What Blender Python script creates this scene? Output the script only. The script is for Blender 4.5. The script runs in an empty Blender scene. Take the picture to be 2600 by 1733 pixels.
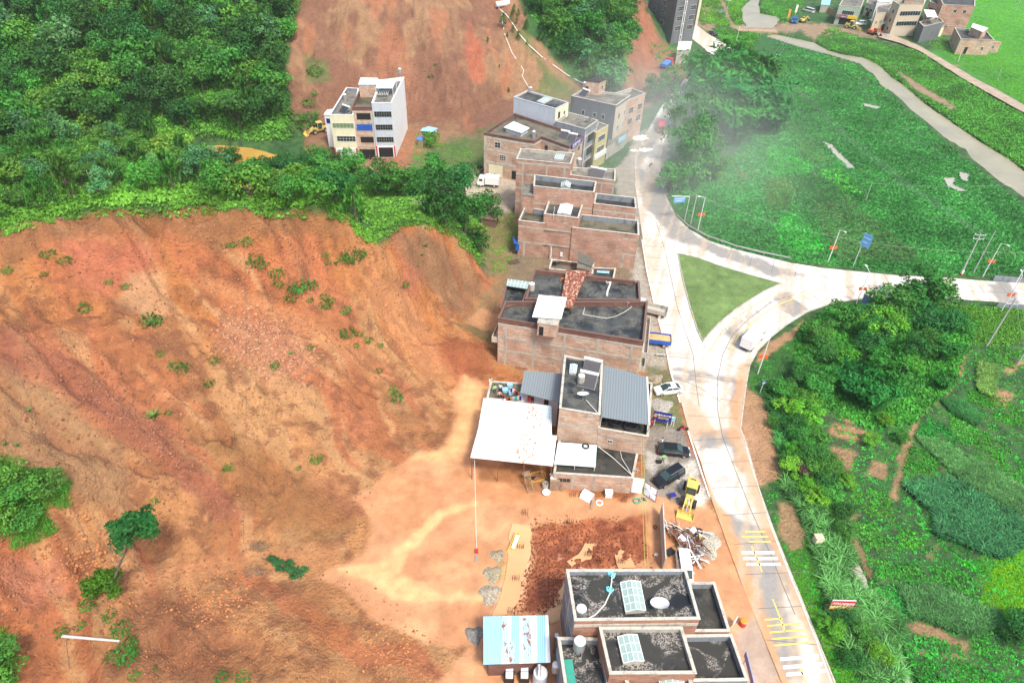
import bpy, bmesh, math, random
import numpy as np
from mathutils import Vector, Matrix
from mathutils.geometry import delaunay_2d_cdt
R = math.radians
rng = np.random.default_rng(7)
random.seed(7)
scene = bpy.context.scene
COL = scene.collection

# ------------------------------------------------------------------ camera
F_PX, CAM_H = 1733.0, 76.0
_d = Vector((-70 / F_PX, -2094 / F_PX, -1.0)).normalized()
_z = -_d
_f = Vector((0, 0, -1.0))
_y = (_f - _f.dot(_z) * _z).normalized()
_x = _y.cross(_z)
MW = np.array([_x[:], _y[:], _z[:]])            # camera axes -> world axes
cam_data = bpy.data.cameras.new("camera")
cam = bpy.data.objects.new("camera", cam_data)
COL.objects.link(cam)
cam_data.sensor_width = 36.0
cam_data.lens = 36.0 * F_PX / 2600.0
cam_data.clip_start = 0.5
cam_data.clip_end = 4000
cam.matrix_world = Matrix.Translation((0, 0, CAM_H)) @ Matrix(MW.tolist()).to_4x4()
scene.camera = cam
scene.render.resolution_x, scene.render.resolution_y = 1024, 682

# ------------------------------------------------------------------ light
SUN_EL, SUN_AZ = 58.0, 150.0                     # overcast daylight, brighter behind the drone
world = bpy.data.worlds.new("World")
scene.world = world
world.use_nodes = True
wn = world.node_tree.nodes
sky = wn.new("ShaderNodeTexSky")
sky.sky_type = 'NISHITA'
sky.sun_disc = False
sky.sun_elevation = R(SUN_EL)
sky.sun_rotation = R(SUN_AZ)
sky.dust_density = 4.0
sky.air_density = 1.0
bg = wn["Background"]
bg.inputs["Strength"].default_value = 0.14
world.node_tree.links.new(sky.outputs[0], bg.inputs[0])
sd = bpy.data.lights.new("sun", 'SUN')
sd.energy = 2.1
sd.angle = R(10)
sd.color = (1.0, 0.95, 0.86)
sun = bpy.data.objects.new("sun", sd)
COL.objects.link(sun)
az = R(SUN_AZ)
sv = Vector((math.sin(az) * math.cos(R(SUN_EL)), math.cos(az) * math.cos(R(SUN_EL)), math.sin(R(SUN_EL))))
sun.rotation_euler = (-sv).to_track_quat('-Z', 'Y').to_euler()
scene.view_settings.view_transform = 'Standard'
scene.view_settings.look = 'None'
scene.view_settings.gamma = 1
scene.view_settings.exposure = 0.86

# ------------------------------------------------------------------ helpers
def pw(px, py, z=0.0):
 """world point seen at pixel (px, py) of the 2600x1733 photograph, lying at height z"""
 r = MW @ np.array([(px - 1300) / F_PX, -(py - 866.5) / F_PX, -1.0])
 t = (z - CAM_H) / r[2]
 return Vector((r[0] * t, r[1] * t, z))

def proj(X, Y, Z):
 q = np.stack([X, Y, Z - CAM_H], -1) @ MW
 w = -q[..., 2]
 return 1300 + F_PX * q[..., 0] / w, 866.5 - F_PX * q[..., 1] / w

def c5(x, y): return (1600 + x / 2.353, y / 2.353)
def c6(x, y): return (1600 + x / 2.353, 600 + y / 2.353)
def c7(x, y): return (1750 + x / 2.4776, 1100 + y / 2.4776)

_tab = np.random.default_rng(3).random((256, 256))
def vnoise(x, y):
 xi, yi = np.floor(x).astype(int), np.floor(y).astype(int)
 fx, fy = x - xi, y - yi
 fx = fx * fx * (3 - 2 * fx); fy = fy * fy * (3 - 2 * fy)
 a = _tab[xi & 255, yi & 255]; b = _tab[(xi + 1) & 255, yi & 255]
 c = _tab[xi & 255, (yi + 1) & 255]; d = _tab[(xi + 1) & 255, (yi + 1) & 255]
 return (a * (1 - fx) + b * fx) * (1 - fy) + (c * (1 - fx) + d * fx) * fy
def fbm(x, y, octv=4, seed=0, gain=.5):
 x = np.asarray(x, float); y = np.asarray(y, float)
 s, a, t = 0, 1.0, 0
 for i in range(octv):
  s = s + a * vnoise(x * 2 ** i + 17.3 * (seed + i), y * 2 ** i + 9.1 * (seed + 2 * i)); t += a; a *= gain
 return s / t
def ridged(x, y, octv=4, seed=0):
 s, a, t = 0, 1.0, 0
 for i in range(octv):
  n = vnoise(x * 2 ** i + 31.7 * (seed + i), y * 2 ** i + 5.3 * seed)
  s = s + a * (1 - np.abs(2 * n - 1)); t += a; a *= .5
 return s / t
def sstep(a, b, x):
 t = np.clip((x - a) / (b - a), 0, 1)
 return t * t * (3 - 2 * t)
def sdist(X, Y, poly):
 """signed distance to a polygon, positive inside"""
 poly = np.asarray(poly, float)
 x0, y0 = poly[:, 0], poly[:, 1]
 best = np.full(X.shape, 1e18); ins = np.zeros(X.shape, bool)
 n = len(poly)
 for i in range(n):
  ax, ay, bx, by = x0[i], y0[i], x0[(i + 1) % n], y0[(i + 1) % n]
  ex, ey = bx - ax, by - ay
  t = np.clip(((X - ax) * ex + (Y - ay) * ey) / (ex * ex + ey * ey + 1e-9), 0, 1)
  best = np.minimum(best, (X - ax - t * ex) ** 2 + (Y - ay - t * ey) ** 2)
  if ay != by:
   c = ((ay > Y) != (by > Y)) & (X < ex * (Y - ay) / (ey) + ax)
   ins ^= c
 d = np.sqrt(best)
 return np.where(ins, d, -d)

LOC = {}
Q6 = [(0,1,2,3),(7,6,5,4),(0,4,5,1),(1,5,6,2),(2,6,7,3),(3,7,4,0)]
def up(z): return Vector((0, 0, z))
def empty(name, loc, label=None, cat=None, group=None, kind=None):
 o = bpy.data.objects.new(name, None); COL.objects.link(o)
 o.empty_display_size = 0.3
 o.location = loc; LOC[o.name] = Vector(loc)
 tag(o, label, cat, group, kind)
 return o
def tag(o, label=None, cat=None, group=None, kind=None):
 if label: o['label'] = label
 if cat: o['category'] = cat
 if group: o['group'] = group
 if kind: o['kind'] = kind
 return o

class MB:
 """collects simple shapes and links them as ONE mesh object"""
 def __init__(s): s.v = []; s.f = []; s.uv = {}
 def add(s, vs, fs, uvs=None):
  o = len(s.v); s.v += [tuple(v) for v in vs]
  for k, f in enumerate(fs):
   if uvs: s.uv[len(s.f)] = uvs[k]
   s.f.append(tuple(i + o for i in f))
 def quad(s, a, b, c, d, uv=None): s.add([a, b, c, d], [(0, 1, 2, 3)], [uv] if uv else None)
 def prism(s, poly, z0, z1, uvwall=True):
  """vertical prism on a counter-clockwise ground polygon [(x,y)...]; wall uv in metres"""
  a = sum(poly[i][0] * poly[(i + 1) % len(poly)][1] - poly[(i + 1) % len(poly)][0] * poly[i][1] for i in range(len(poly)))
  if a < 0: poly = poly[::-1]
  n = len(poly)
  vs = [(p[0], p[1], z0) for p in poly] + [(p[0], p[1], z1) for p in poly]
  fs = [tuple(range(n, 2 * n)), tuple(range(n - 1, -1, -1))]
  uvs = [[(p[0], p[1]) for p in poly], [(p[0], p[1]) for p in poly[::-1]]]
  u = 0
  for i in range(n):
   j = (i + 1) % n
   L = math.hypot(poly[j][0] - poly[i][0], poly[j][1] - poly[i][1])
   fs.append((i, j, n + j, n + i)); uvs.append([(u, z0), (u + L, z0), (u + L, z1), (u, z1)]); u += L
  s.add(vs, fs, uvs)
 def box(s, c, sz, rz=0.0, rx=0.0, ry=0.0):
  m = Matrix.Rotation(rz, 3, 'Z') @ Matrix.Rotation(ry, 3, 'Y') @ Matrix.Rotation(rx, 3, 'X')
  vs = [Vector(c) + m @ Vector((sx * sz[0] / 2, sy * sz[1] / 2, zz * sz[2] / 2)) for zz in (-1, 1) for sx, sy in ((-1, -1), (1, -1), (1, 1), (-1, 1))]
  s.add(vs, [(3, 2, 1, 0), (4, 5, 6, 7), (0, 1, 5, 4), (1, 2, 6, 5), (2, 3, 7, 6), (3, 0, 4, 7)])
 def bar(s, a, b, w, h=None):
  """box-section bar from a to b"""
  a, b = Vector(a), Vector(b); h = h or w
  d = b - a; L = d.length
  if L < 1e-6: return
  q = d.to_track_quat('X', 'Z').to_matrix()
  c = (a + b) / 2
  vs = [c + q @ Vector((sx * L / 2, sy * w / 2, zz * h / 2)) for zz in (-1, 1) for sx, sy in ((-1, -1), (1, -1), (1, 1), (-1, 1))]
  s.add(vs, [(3, 2, 1, 0), (4, 5, 6, 7), (0, 1, 5, 4), (1, 2, 6, 5), (2, 3, 7, 6), (3, 0, 4, 7)])
 def tube(s, pts, r, n=6, r2=None, cap=True):
  pts = [Vector(p) for p in pts]; m = len(pts); vs = []
  for i, p in enumerate(pts):
   d = (pts[min(i + 1, m - 1)] - pts[max(i - 1, 0)]).normalized()
   up = Vector((0, 0, 1)) if abs(d.z) < .9 else Vector((1, 0, 0))
   a = d.cross(up).normalized(); b = d.cross(a)
   rr = r[i] if isinstance(r, (list, tuple)) else (r if r2 is None else r + (r2 - r) * i / max(1, m - 1))
   for k in range(n):
    t = 2 * math.pi * k / n
    vs.append(p + a * (rr * math.cos(t)) + b * (rr * math.sin(t)))
  fs = [(i * n + k, (i + 1) * n + k, (i + 1) * n + (k + 1) % n, i * n + (k + 1) % n) for i in range(m - 1) for k in range(n)]
  if cap: fs += [tuple(range(n)), tuple(range(m * n - 1, (m - 1) * n - 1, -1))]
  s.add(vs, fs)
 def lathe(s, c, prof, n=16):
  """prof: [(radius, z)...] around the vertical through c"""
  c = Vector(c); vs = []
  for r, z in prof:
   for k in range(n):
    t = 2 * math.pi * k / n
    vs.append(c + Vector((r * math.cos(t), r * math.sin(t), z)))
  m = len(prof)
  fs = [(i * n + k, i * n + (k + 1) % n, (i + 1) * n + (k + 1) % n, (i + 1) * n + k) for i in range(m - 1) for k in range(n)]
  fs += [tuple(range(n - 1, -1, -1)), tuple(range((m - 1) * n, m * n))]
  s.add(vs, fs)
 def build(s, name, mat, parent=None, smooth=False, bevel=0, off=None):
  o3 = Vector(off) if off is not None else Vector((0, 0, 0))
  if parent is not None and off is None:
   p = parent
   while p.parent: p = p.parent
   o3 = LOC.get(p.name, Vector((0, 0, 0)))
  me = bpy.data.meshes.new(name)
  me.from_pydata([(v[0] - o3.x, v[1] - o3.y, v[2] - o3.z) for v in s.v], [], s.f)
  if s.uv:
   ul = me.uv_layers.new(name="UVMap")
   for pi, p in enumerate(me.polygons):
    u = s.uv.get(pi)
    if u:
     for k, li in enumerate(p.loop_indices): ul.data[li].uv = u[k]
  me.materials.append(mat)
  if smooth:
   me.polygons.foreach_set('use_smooth', [True] * len(me.polygons))
  o = bpy.data.objects.new(name, me); COL.objects.link(o)
  if parent is not None: o.parent = parent
  if bevel:
   b = o.modifiers.new('bevel', 'BEVEL'); b.width = bevel; b.segments = 2; b.limit_method = 'ANGLE'
  return o

def npmesh(name, V, Fc, mat, col=None, parent=None, smooth=False, wet=None):
 """fast mesh from arrays; Fc: (m,3) or (m,4)"""
 me = bpy.data.meshes.new(name)
 nv, nf, k = len(V), len(Fc), Fc.shape[1]
 me.vertices.add(nv); me.vertices.foreach_set('co', np.ascontiguousarray(V, dtype=np.float32).ravel())
 me.loops.add(nf * k); me.loops.foreach_set('vertex_index', np.ascontiguousarray(Fc, dtype=np.int32).ravel())
 me.polygons.add(nf); me.polygons.foreach_set('loop_start', np.arange(0, nf * k, k, dtype=np.int32))
 if smooth: me.polygons.foreach_set('use_smooth', np.ones(nf, bool))
 me.update(calc_edges=True)
 if col is not None:
  a = me.attributes.new('Col', 'FLOAT_COLOR', 'POINT')
  c4 = np.ones((nv, 4), np.float32); c4[:, :3] = col
  if wet is not None: c4[:, 3] = wet
  a.data.foreach_set('color', c4.ravel())
 if mat: me.materials.append(mat)
 o = bpy.data.objects.new(name, me); COL.objects.link(o)
 if parent is not None: o.parent = parent
 return o

# ------------------------------------------------------------------ materials
class NT:
 def __init__(s, name):
  s.m = bpy.data.materials.new(name); s.m.use_nodes = True
  s.t = s.m.node_tree; s.n = s.t.nodes; s.b = s.n["Principled BSDF"]
  s.geo = None
 def node(s, typ, **kw):
  x = s.n.new(typ)
  for k, v in kw.items(): setattr(x, k, v)
  return x
 def link(s, a, b): s.t.links.new(a, b)
 def val(s, sock, v):
  if isinstance(v, (int, float, tuple, list)): sock.default_value = v if not isinstance(v, (tuple, list)) or len(v) != 3 or sock.type == 'VECTOR' else (*v, 1)
  else: s.link(v, sock)
 def pos(s):
  if not s.geo: s.geo = s.node("ShaderNodeNewGeometry")
  return s.geo.outputs['Position']
 def obj(s): return s.node("ShaderNodeTexCoord").outputs['Object']
 def uv(s): return s.node("ShaderNodeTexCoord").outputs['UV']
 def mapping(s, v, scale=(1, 1, 1), rot=(0, 0, 0), loc=(0, 0, 0)):
  m = s.node("ShaderNodeMapping"); s.link(v, m.inputs[0])
  m.inputs['Scale'].default_value = scale; m.inputs['Rotation'].default_value = rot; m.inputs['Location'].default_value = loc
  return m.outputs[0]
 def noise(s, v, scale, detail=4, rough=.55, dist=0):
  x = s.node("ShaderNodeTexNoise"); s.link(v, x.inputs['Vector'])
  x.inputs['Scale'].default_value = scale; x.inputs['Detail'].default_value = detail
  x.inputs['Roughness'].default_value = rough; x.inputs['Distortion'].default_value = dist
  return x.outputs['Fac']
 def ramp(s, fac, stops, interp='LINEAR'):
  r = s.node("ShaderNodeValToRGB"); r.color_ramp.interpolation = interp
  e = r.color_ramp.elements
  while len(e) < len(stops): e.new(.5)
  for i, (p, c) in enumerate(stops):
   e[i].position = p; e[i].color = (c, c, c, 1) if isinstance(c, (int, float)) else (*c, 1)
  s.link(fac, r.inputs[0]); return r.outputs[0]
 def mix(s, fac, a, b, mode='MIX'):
  x = s.node("ShaderNodeMix", data_type='RGBA', blend_type=mode)
  s.val(x.inputs[0], fac); s.val(x.inputs[6], a); s.val(x.inputs[7], b)
  return x.outputs[2]
 def math(s, op, a, b=0.0):
  x = s.node("ShaderNodeMath", operation=op); s.val(x.inputs[0], a); s.val(x.inputs[1], b); return x.outputs[0]
 def bump(s, h, strength=.3, dist=.05):
  b = s.node("ShaderNodeBump"); b.inputs['Strength'].default_value = strength; b.inputs['Distance'].default_value = dist
  s.link(h, b.inputs['Height']); s.link(b.outputs[0], s.b.inputs['Normal'])
 def done(s, col, rough=.8, metal=0.0):
  s.val(s.b.inputs['Base Color'], col); s.val(s.b.inputs['Roughness'], rough); s.b.inputs['Metallic'].default_value = metal
  return s.m

def flat(name, col, rough=.6, metal=0.0, var=.12, scale=2.0):
 t = NT(name)
 n = t.noise(t.pos(), scale, 5, .6)
 c = t.mix(1.0, (*col,), t.ramp(n, [(.3, 1 - var), (.7, 1 + var * .5)]), 'MULTIPLY')
 return t.done(c, rough, metal)
# ------------------------------------------------------------------ terrain
def axis(segs):
 out = []
 for a, b, st in segs:
  out += list(np.arange(a, b - 1e-6, st))
 out.append(segs[-1][1]); return np.array(out)
GX = axis([(-1500, -220, 80), (-220, -100, 1.5), (-100, -70, .6), (-70, 22, .3), (22, 90, .5), (90, 230, 1.2), (230, 330, 5), (330, 1500, 90)])
GY = axis([(-300, 20, 16), (20, 34, .7), (34, 122, .3), (122, 240, .7), (240, 380, 1.5), (380, 460, 5), (460, 2600, 130)])
XX, YY = np.meshgrid(GX, GY)

CP = [  # pixel x, pixel y, height : the near hill
 (-260,640,27),(-120,610,28),(0,590,28),(120,548,28),(270,535,28),(420,537,27),(550,530,26),(640,533,25.5),(700,540,24.5),(800,545,23),(890,550,21),
 (960,590,18.5),(1000,575,18),(1060,560,16.5),(1130,568,13),(1185,612,8.5),(1215,665,4.5),(1245,740,.3),
 (0,640,25),(120,600,24.5),(270,590,24),(420,600,22.5),(550,600,21),(700,610,19.5),(800,620,18.5),(890,640,16.5),(960,650,15.5),(1060,640,12.5),(1130,660,8.5),(1180,720,3.5),
 (0,720,24),(150,720,22.5),(300,700,21.5),(420,690,20.5),(500,740,17.5),(600,740,16.5),(700,740,15),(800,740,13.5),(900,760,11.5),(1000,760,9),(1080,740,7),(1130,780,3.5),(1190,800,.6),
 (0,850,22),(150,850,20),(300,850,17.5),(450,850,15.5),(600,860,13),(700,860,11),(800,860,9.5),(900,880,7),(1000,880,5),(1080,880,3.2),(1130,860,3.0),(1200,850,2.0),(1230,890,1.5),(1250,930,.5),
 (0,1000,19),(150,1000,17),(300,1000,14.5),(450,1000,12),(600,1000,9.5),(700,1000,7.8),(800,1000,6.2),(900,1020,4),(1000,1030,2),(1080,1060,.7),(1150,1020,.3),
 (0,1130,17),(150,1130,14.5),(300,1130,11.5),(450,1130,9),(600,1140,6.5),(750,1140,4.5),(850,1140,3),(940,1150,1.5),(1020,1140,.7),
 (0,1260,15),(150,1260,12),(300,1260,8.5),(450,1260,6),(600,1260,4),(750,1260,2.4),(860,1250,1.0),(950,1240,.2),
 (-100,1380,14),(60,1380,9.5),(200,1360,7.5),(300,1360,5.2),(450,1360,3.4),(600,1360,2.2),(750,1370,1),(870,1370,.4),(950,1380,.2),
 (-100,1500,12),(0,1490,8.5),(120,1500,6.5),(250,1500,4.2),(400,1480,2.4),(550,1460,1.4),(700,1440,.6),(820,1420,.2),
 (-100,1640,9),(0,1620,6),(150,1620,4),(300,1600,3.6),(450,1600,3.0),(600,1600,2.4),(750,1600,1.8),(900,1600,.8),(1050,1600,.1),
 (-100,1780,6),(0,1760,4),(200,1780,3.2),(400,1780,3),(600,1780,2.6),(800,1780,2.0),(1000,1780,.7),(1150,1780,0),
]
pts = [pw(a, b, c) for a, b, c in CP]
wp = [(p.x, p.y, p.z) for p in pts]
lip = [(p.x, p.y, p.z) for p in pts[:17]]
for x, y, z in lip:                             # the hill falls away behind its broken edge
 wp += [(x - 1, y + 6, z - 1.0), (x - 2, y + 16, z * .78 - 1.5), (x - 3, y + 30, z * .34), (x - 3, y + 48, 0)]
for x, y in [(-5,125),(-3,140),(-20,150),(-45,158),(-75,158),(-100,160),(5,60),(5,80),(3,95),(0,108),(10,120),(-10,55),(-8,45),(0,36),(-5,25),(-18,30),(-12,65),(-9,72)]:
 wp.append((x, y, 0))
wp += [(-120,60,34),(-130,100,36),(-150,40,34),(-90,20,16),(-70,10,10),(-130,140,20)]
wp = np.array(wp)
def tps(r2): return .5 * r2 * np.log(r2 + 1e-9)
N = len(wp)
S = 50.0
A = np.zeros((N + 3, N + 3))
PX_ = wp[:, :2] / S
A[:N, :N] = tps(((PX_[:, None] - PX_[None]) ** 2).sum(-1)) + np.eye(N) * 1e-4
A[:N, N] = 1; A[:N, N + 1:] = PX_; A[N, :N] = 1; A[N + 1:, :N] = PX_.T
rbf_w = np.linalg.solve(A, np.r_[wp[:, 2], 0, 0, 0])
def hillA(x, y):
 s = rbf_w[N] + rbf_w[N + 1] * x / S + rbf_w[N + 2] * y / S
 for i in range(N):
  s = s + rbf_w[i] * tps((x / S - PX_[i, 0]) ** 2 + (y / S - PX_[i, 1]) ** 2)
 return s
# outline on the ground of the near hill (world) : outside it the ground is flat
footA = [tuple(pw(a, b, 0)[:2]) for a, b in [(1278,700),(1262,800),(1283,870),(1262,940),(1210,1000),(1160,1080),(1120,1150),(1040,1190),(960,1260),(960,1330),(1000,1400),(1080,1520),(1180,1640),(1240,1800)]]
footA += [(-8, 5), (-300, 5), (-300, 175), (-110, 164), (-75, 158), (-45, 156), (-20, 150), (-8, 138), (-4, 126)]
footB = [(-420, 120), (-200, 150), (-135, 160)] + [tuple(pw(a, b, 0)[:2]) for a, b in [(180,395),(420,385),(560,366),(740,360),(790,335),(880,308),(1040,303),(1150,312),(1230,290),(1330,235),(1420,232),(1490,222),(1560,262),(1625,222),(1655,160),(1692,116)]]
footB += [(58, 282), (50, 300), (44, 330), (60, 420), (60, 900), (-600, 900)]

soilB1 = [(700,-60),(752,30),(745,80),(735,130),(727,200),(738,290),(770,330),(780,400),(860,420),(1000,450),(1060,400),(1150,345),(1230,330),(1300,300),(1480,260),(1500,235),(1440,195),(1400,150),(1375,110),(1335,85),(1330,30),(1290,-60)]
soilB2 = [(1560,-60),(1640,-60),(1642,30),(1665,80),(1697,118),(1740,150),(1790,170),(1720,230),(1610,290),(1560,280),(1585,180),(1592,100)]
soilA = [(-400,690),(-120,620),(0,588),(60,562),(150,545),(270,532),(420,537),(550,528),(640,531),(700,538),(800,543),(885,550),(905,578),(950,608),(985,600),(1000,578),(1040,560),(1090,572),(1140,583),(1185,622),(1212,668),(1240,705),(1290,690),(1300,620),(1340,600),
         (1640,560),(1700,800),(1760,1060),(1900,1400),(2000,1800),(2700,9000),(-9000,9000),(-1500,1800)]
dirtE = [(1560,430),(1690,330),(1690,480),(1720,560),(1640,700),(1600,640)]
mud = [(1180,955),(1245,985),(1235,1050),(1200,1150),(1300,1185),(1390,1225),(1500,1262),(1600,1275),(1650,1225),(1700,1250),(1770,1240),(1830,1330),(1880,1450),(1960,1600),(2060,1800),(1000,1800),(1150,1700),(1190,1640),(1090,1640),(950,1570),(870,1490),(790,1465),(850,1440),(920,1410),(940,1350),(930,1290),(900,1262),(950,1235),(1000,1190),(1060,1150),(1130,1130),(1165,1060),(1150,1000)]
redearth = [(1345,1330),(1500,1318),(1600,1325),(1640,1310),(1645,1420),(1440,1450),(1432,1500),(1400,1560),(1308,1562),(1350,1480),(1352,1400)]
RIVER = [c5(*q) for q in [(805,220),(1010,285),(1200,335),(1370,385),(1440,440),(1500,510),(1600,580),(1680,660),(1790,750),(1900,840),(2010,900),(2050,960),(2200,1080),(2353,1180),(2560,1290),(2560,1120),(2353,1020),(2270,950),(2110,860),(1970,760),(1860,690),(1740,600),(1640,510),(1560,460),(1490,390),(1400,345),(1280,330),(1180,300),(1100,255),(1000,235),(860,205)]]
UPRIVER = [c5(*q) for q in [(740,-120),(720,0),(662,50),(668,110),(700,168),(850,175),(895,120),(880,100),(780,80),(768,30),(775,0),(800,-120)]]
STREAM1 = [c7(*q) for q in [(1000,850),(1050,790),(1085,850),(1130,950),(1132,1005),(1080,1000),(1040,930)]]
STREAM2 = [c7(*q) for q in [(1235,1235),(1262,1245),(1318,1370),(1375,1500),(1420,1600),(1370,1640),(1330,1500),(1290,1400)]]
POND = [(500,372),(560,368),(640,376),(720,398),(745,425),(735,470),(690,500),(600,480),(540,450),(500,410)]
PUDDLE1 = [c5(*q) for q in [(1145,842),(1205,860),(1265,925),(1342,1002),(1300,1003),(1245,945),(1190,890)]]
PUDDLE2 = [c5(*q) for q in [(1868,1058),(1950,1060),(1935,1105),(2022,1140),(1960,1142),(1900,1115)]]
PUDDLE3 = [c5(*q) for q in [(1950,1020),(2030,1040),(2020,1085),(1985,1075)]]
PUDDLE4 = [c5(*q) for q in [(1395,615),(1500,640),(1470,652),(1400,632)]]
WZ = -0.7
def worldpoly(px, z=0.0): return [tuple(pw(a, b, z)[:2]) for a, b in px]

H = hillA(XX, YY)
dA = sdist(XX, YY, footA)
H = np.maximum(H, 0) * sstep(-1.0, 7.0, dA + 1.5 * (fbm(XX / 6, YY / 6, 3, 5) - .5) * 2)
dB = sdist(XX, YY, footB)
lft = sstep(-62, -75, XX)
slope = 1.0 - .32 * lft
dBn = np.maximum(dB + 4 * (fbm(XX / 18, YY / 18, 3, 9) - .5), 0)
HB = 52 * (1 - np.exp(-dBn * slope / 52)) * sstep(0, 3, dBn)
HB *= 1 + .10 * (fbm(XX / 30, YY / 30, 3, 12) - .5) * 2
HB = np.where(dB > 0, HB, 0)
H = np.maximum(H, HB)

px0, py0 = proj(XX, YY, H)
def pmask(poly, soft=8, PX=None, PY=None):
 PX = px0 if PX is None else PX; PY = py0 if PY is None else PY
 nz = 14 * (fbm(XX / 2.5, YY / 2.5, 3, 4) - .5) * 2 * .7
 return sstep(-soft, soft, sdist(PX, PY, poly) + nz)
near = (H > .02) | (dA > 0)
mA = pmask(soilA, 5) * (dB < 0) * (YY < 118 + 0 * XX)
mA = np.where((XX < 0) & (py0 < 500), 0, mA)
mB = np.maximum(pmask(soilB1, 8), pmask(soilB2, 8)) * (YY > 130)
mMud = pmask(mud, 10) * (H < 1.6)
mRed = sstep(-9, 9, sdist(px0, py0, redearth) + 44 * (fbm(XX / 3, YY / 3, 3, 8) - .5))

# relief : gullies run down the broken slope, clods on its face
rot = math.radians(-38)
u = XX * math.cos(rot) + YY * math.sin(rot); v = -XX * math.sin(rot) + YY * math.cos(rot)
wpx = 16 * (fbm(XX / 22, YY / 22, 4, 21) - .5); nmod = fbm(XX / 11, YY / 11, 3, 23)
slopeA = mA * sstep(.8, 4, H) * (dB < 0)
g1 = ridged((v + wpx) / 7.5, u / 38, 3, 2) ; g2 = ridged((v + wpx * .6) / 2.6, u / 13, 3, 6)
g3 = ridged((v + wpx * .4) / 1.0, u / 4.5, 3, 8)
H = H + slopeA * ((g1 - .6) * 2.1 + (g2 - .6) * 1.5 * sstep(.40, .62, nmod) + (g3 - .6) * .8 * sstep(.35, .6, 1 - nmod) + (fbm(XX / 5, YY / 5, 4, 30) - .5) * 1.5 + (fbm(XX / 2.2, YY / 2.2, 4, 31) - .5) * 1.0 + (fbm(XX / .8, YY / .8, 4, 33) - .5) * .55 + np.abs(fbm((v + wpx) / 3, u / 9, 4, 37) - .5) * -3.0 - 1.3 * sstep(.80, .97, ridged((v + wpx) / 12, u / 34, 4, 52)))
gb = ridged((XX + 4 * (fbm(XX / 12, YY / 12, 3, 44) - .5) * 2) / 9, YY / 30, 4, 14)
gb2 = ridged((XX + 3 * fbm(XX / 9, YY / 9, 2, 45)) / 2.8, YY / 12, 3, 15)
H = H + mB * sstep(.5, 5, HB) * ((gb - .6) * 3.0 + (gb2 - .6) * .9 + (fbm(XX / 9, YY / 9, 3, 47) - .5) * 3.5 + (fbm(XX / 3, YY / 3, 4, 35) - .5) * 1.2)
vegm = np.clip(1 - mA - mB, 0, 1)
H = H + vegm * sstep(1, 6, H) * (fbm(XX / 7, YY / 7, 4, 50) - .5) * 2.4
H = H + mMud * (fbm(XX / 9, YY / 9, 3, 61) - .5) * .35 * (1 - mRed)
H = H + mRed * (.15 + (fbm(XX / .7, YY / .7, 3, 63) - .45) * .75)
H = np.maximum(H, -.02 + 0 * H)
flatpart = (H < .4) & (dA < 0) & (dB < 0)
# beds of the river, the streams and the pond
for poly, z in [(RIVER, WZ), (UPRIVER, WZ), (STREAM1, WZ), (STREAM2, WZ), (POND, -1.0), (PUDDLE1, -.1), (PUDDLE2, -.1), (PUDDLE3, -.1), (PUDDLE4, -.1)]:
 wpl = worldpoly(poly, z)
 d = sdist(XX, YY, wpl)
 H = np.where(d > -1.2, np.minimum(H, z + .55 - (d + .55) * 1.1), H)
H = np.maximum(H, -3.0)

_lx = np.arange(len(GX)); _ly = np.arange(len(GY))
def hz(x, y):
 x = np.asarray(x, float); y = np.asarray(y, float)
 fx = np.interp(x, GX, _lx); fy = np.interp(y, GY, _ly)
 i = np.clip(fx.astype(int), 0, len(GX) - 2); j = np.clip(fy.astype(int), 0, len(GY) - 2)
 a, b = fx - i, fy - j
 return (H[j, i] * (1 - a) + H[j, i + 1] * a) * (1 - b) + (H[j + 1, i] * (1 - a) + H[j + 1, i + 1] * a) * b
def hits(px, py):
 """first terrain point seen at each pixel of the photograph"""
 px = np.asarray(px, float).ravel(); py = np.asarray(py, float).ravel()
 D = np.stack([(px - 1300) / F_PX, -(py - 866.5) / F_PX, -np.ones_like(px)], -1) @ MW.T
 t = np.full(px.shape, 20.0); done = np.zeros(px.shape, bool)
 for k in range(900):
  z = CAM_H + D[:, 2] * t
  g = z - hz(D[:, 0] * t, D[:, 1] * t)
  done |= g < .05
  t = np.where(done, t, t + np.maximum(g * .5, .1))
  if done.all(): break
 return np.stack([D[:, 0] * t, D[:, 1] * t, hz(D[:, 0] * t, D[:, 1] * t)], -1)
def hit(px, py): return Vector(hits([px], [py])[0])

# ---- ground colour (albedo)
px1, py1 = proj(XX, YY, H)
def lerp(a, b, m): return a * (1 - m[..., None]) + np.asarray(b, float) * m[..., None]
n1 = fbm((v + wpx) / 9, u / 30, 4, 71); n2 = fbm((v + wpx) / 4, u / 18, 4, 73); n3 = fbm(XX / 5, YY / 5, 4, 75); n4 = fbm(XX / 1.6, YY / 1.6, 4, 77)
soil = np.zeros(XX.shape + (3,)) + np.array([.43, .165, .050])
soil = lerp(soil, (.38, .195, .078), sstep(.46, .58, n1))
soil = lerp(soil, (.44, .145, .058), sstep(.52, .60, n2) * .8)
soil = lerp(soil, (.33, .12, .038), sstep(.52, .62, n3) * .55)
soil = lerp(soil, (.47, .215, .08), sstep(.54, .62, 1 - n2) * .75)
soil = lerp(soil, (.50, .27, .115), sstep(.62, .69, fbm((v + wpx) / 2.2, u / 14, 4, 79)) * .7)
soil = lerp(soil, (.20, .07, .03), sstep(.55, .64, n4) * .6)
def paint(base, poly, col, soft=14, amt=1.0):
 return lerp(base, col, sstep(-soft, soft, sdist(px1, py1, poly) + 22 * (n4 - .5)) * amt)
soil = paint(soil, [(0,590),(270,532),(640,531),(890,550),(900,600),(640,590),(560,640),(430,590),(270,590),(120,620),(0,700)], (.26,.12,.045), 20, .75)
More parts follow.
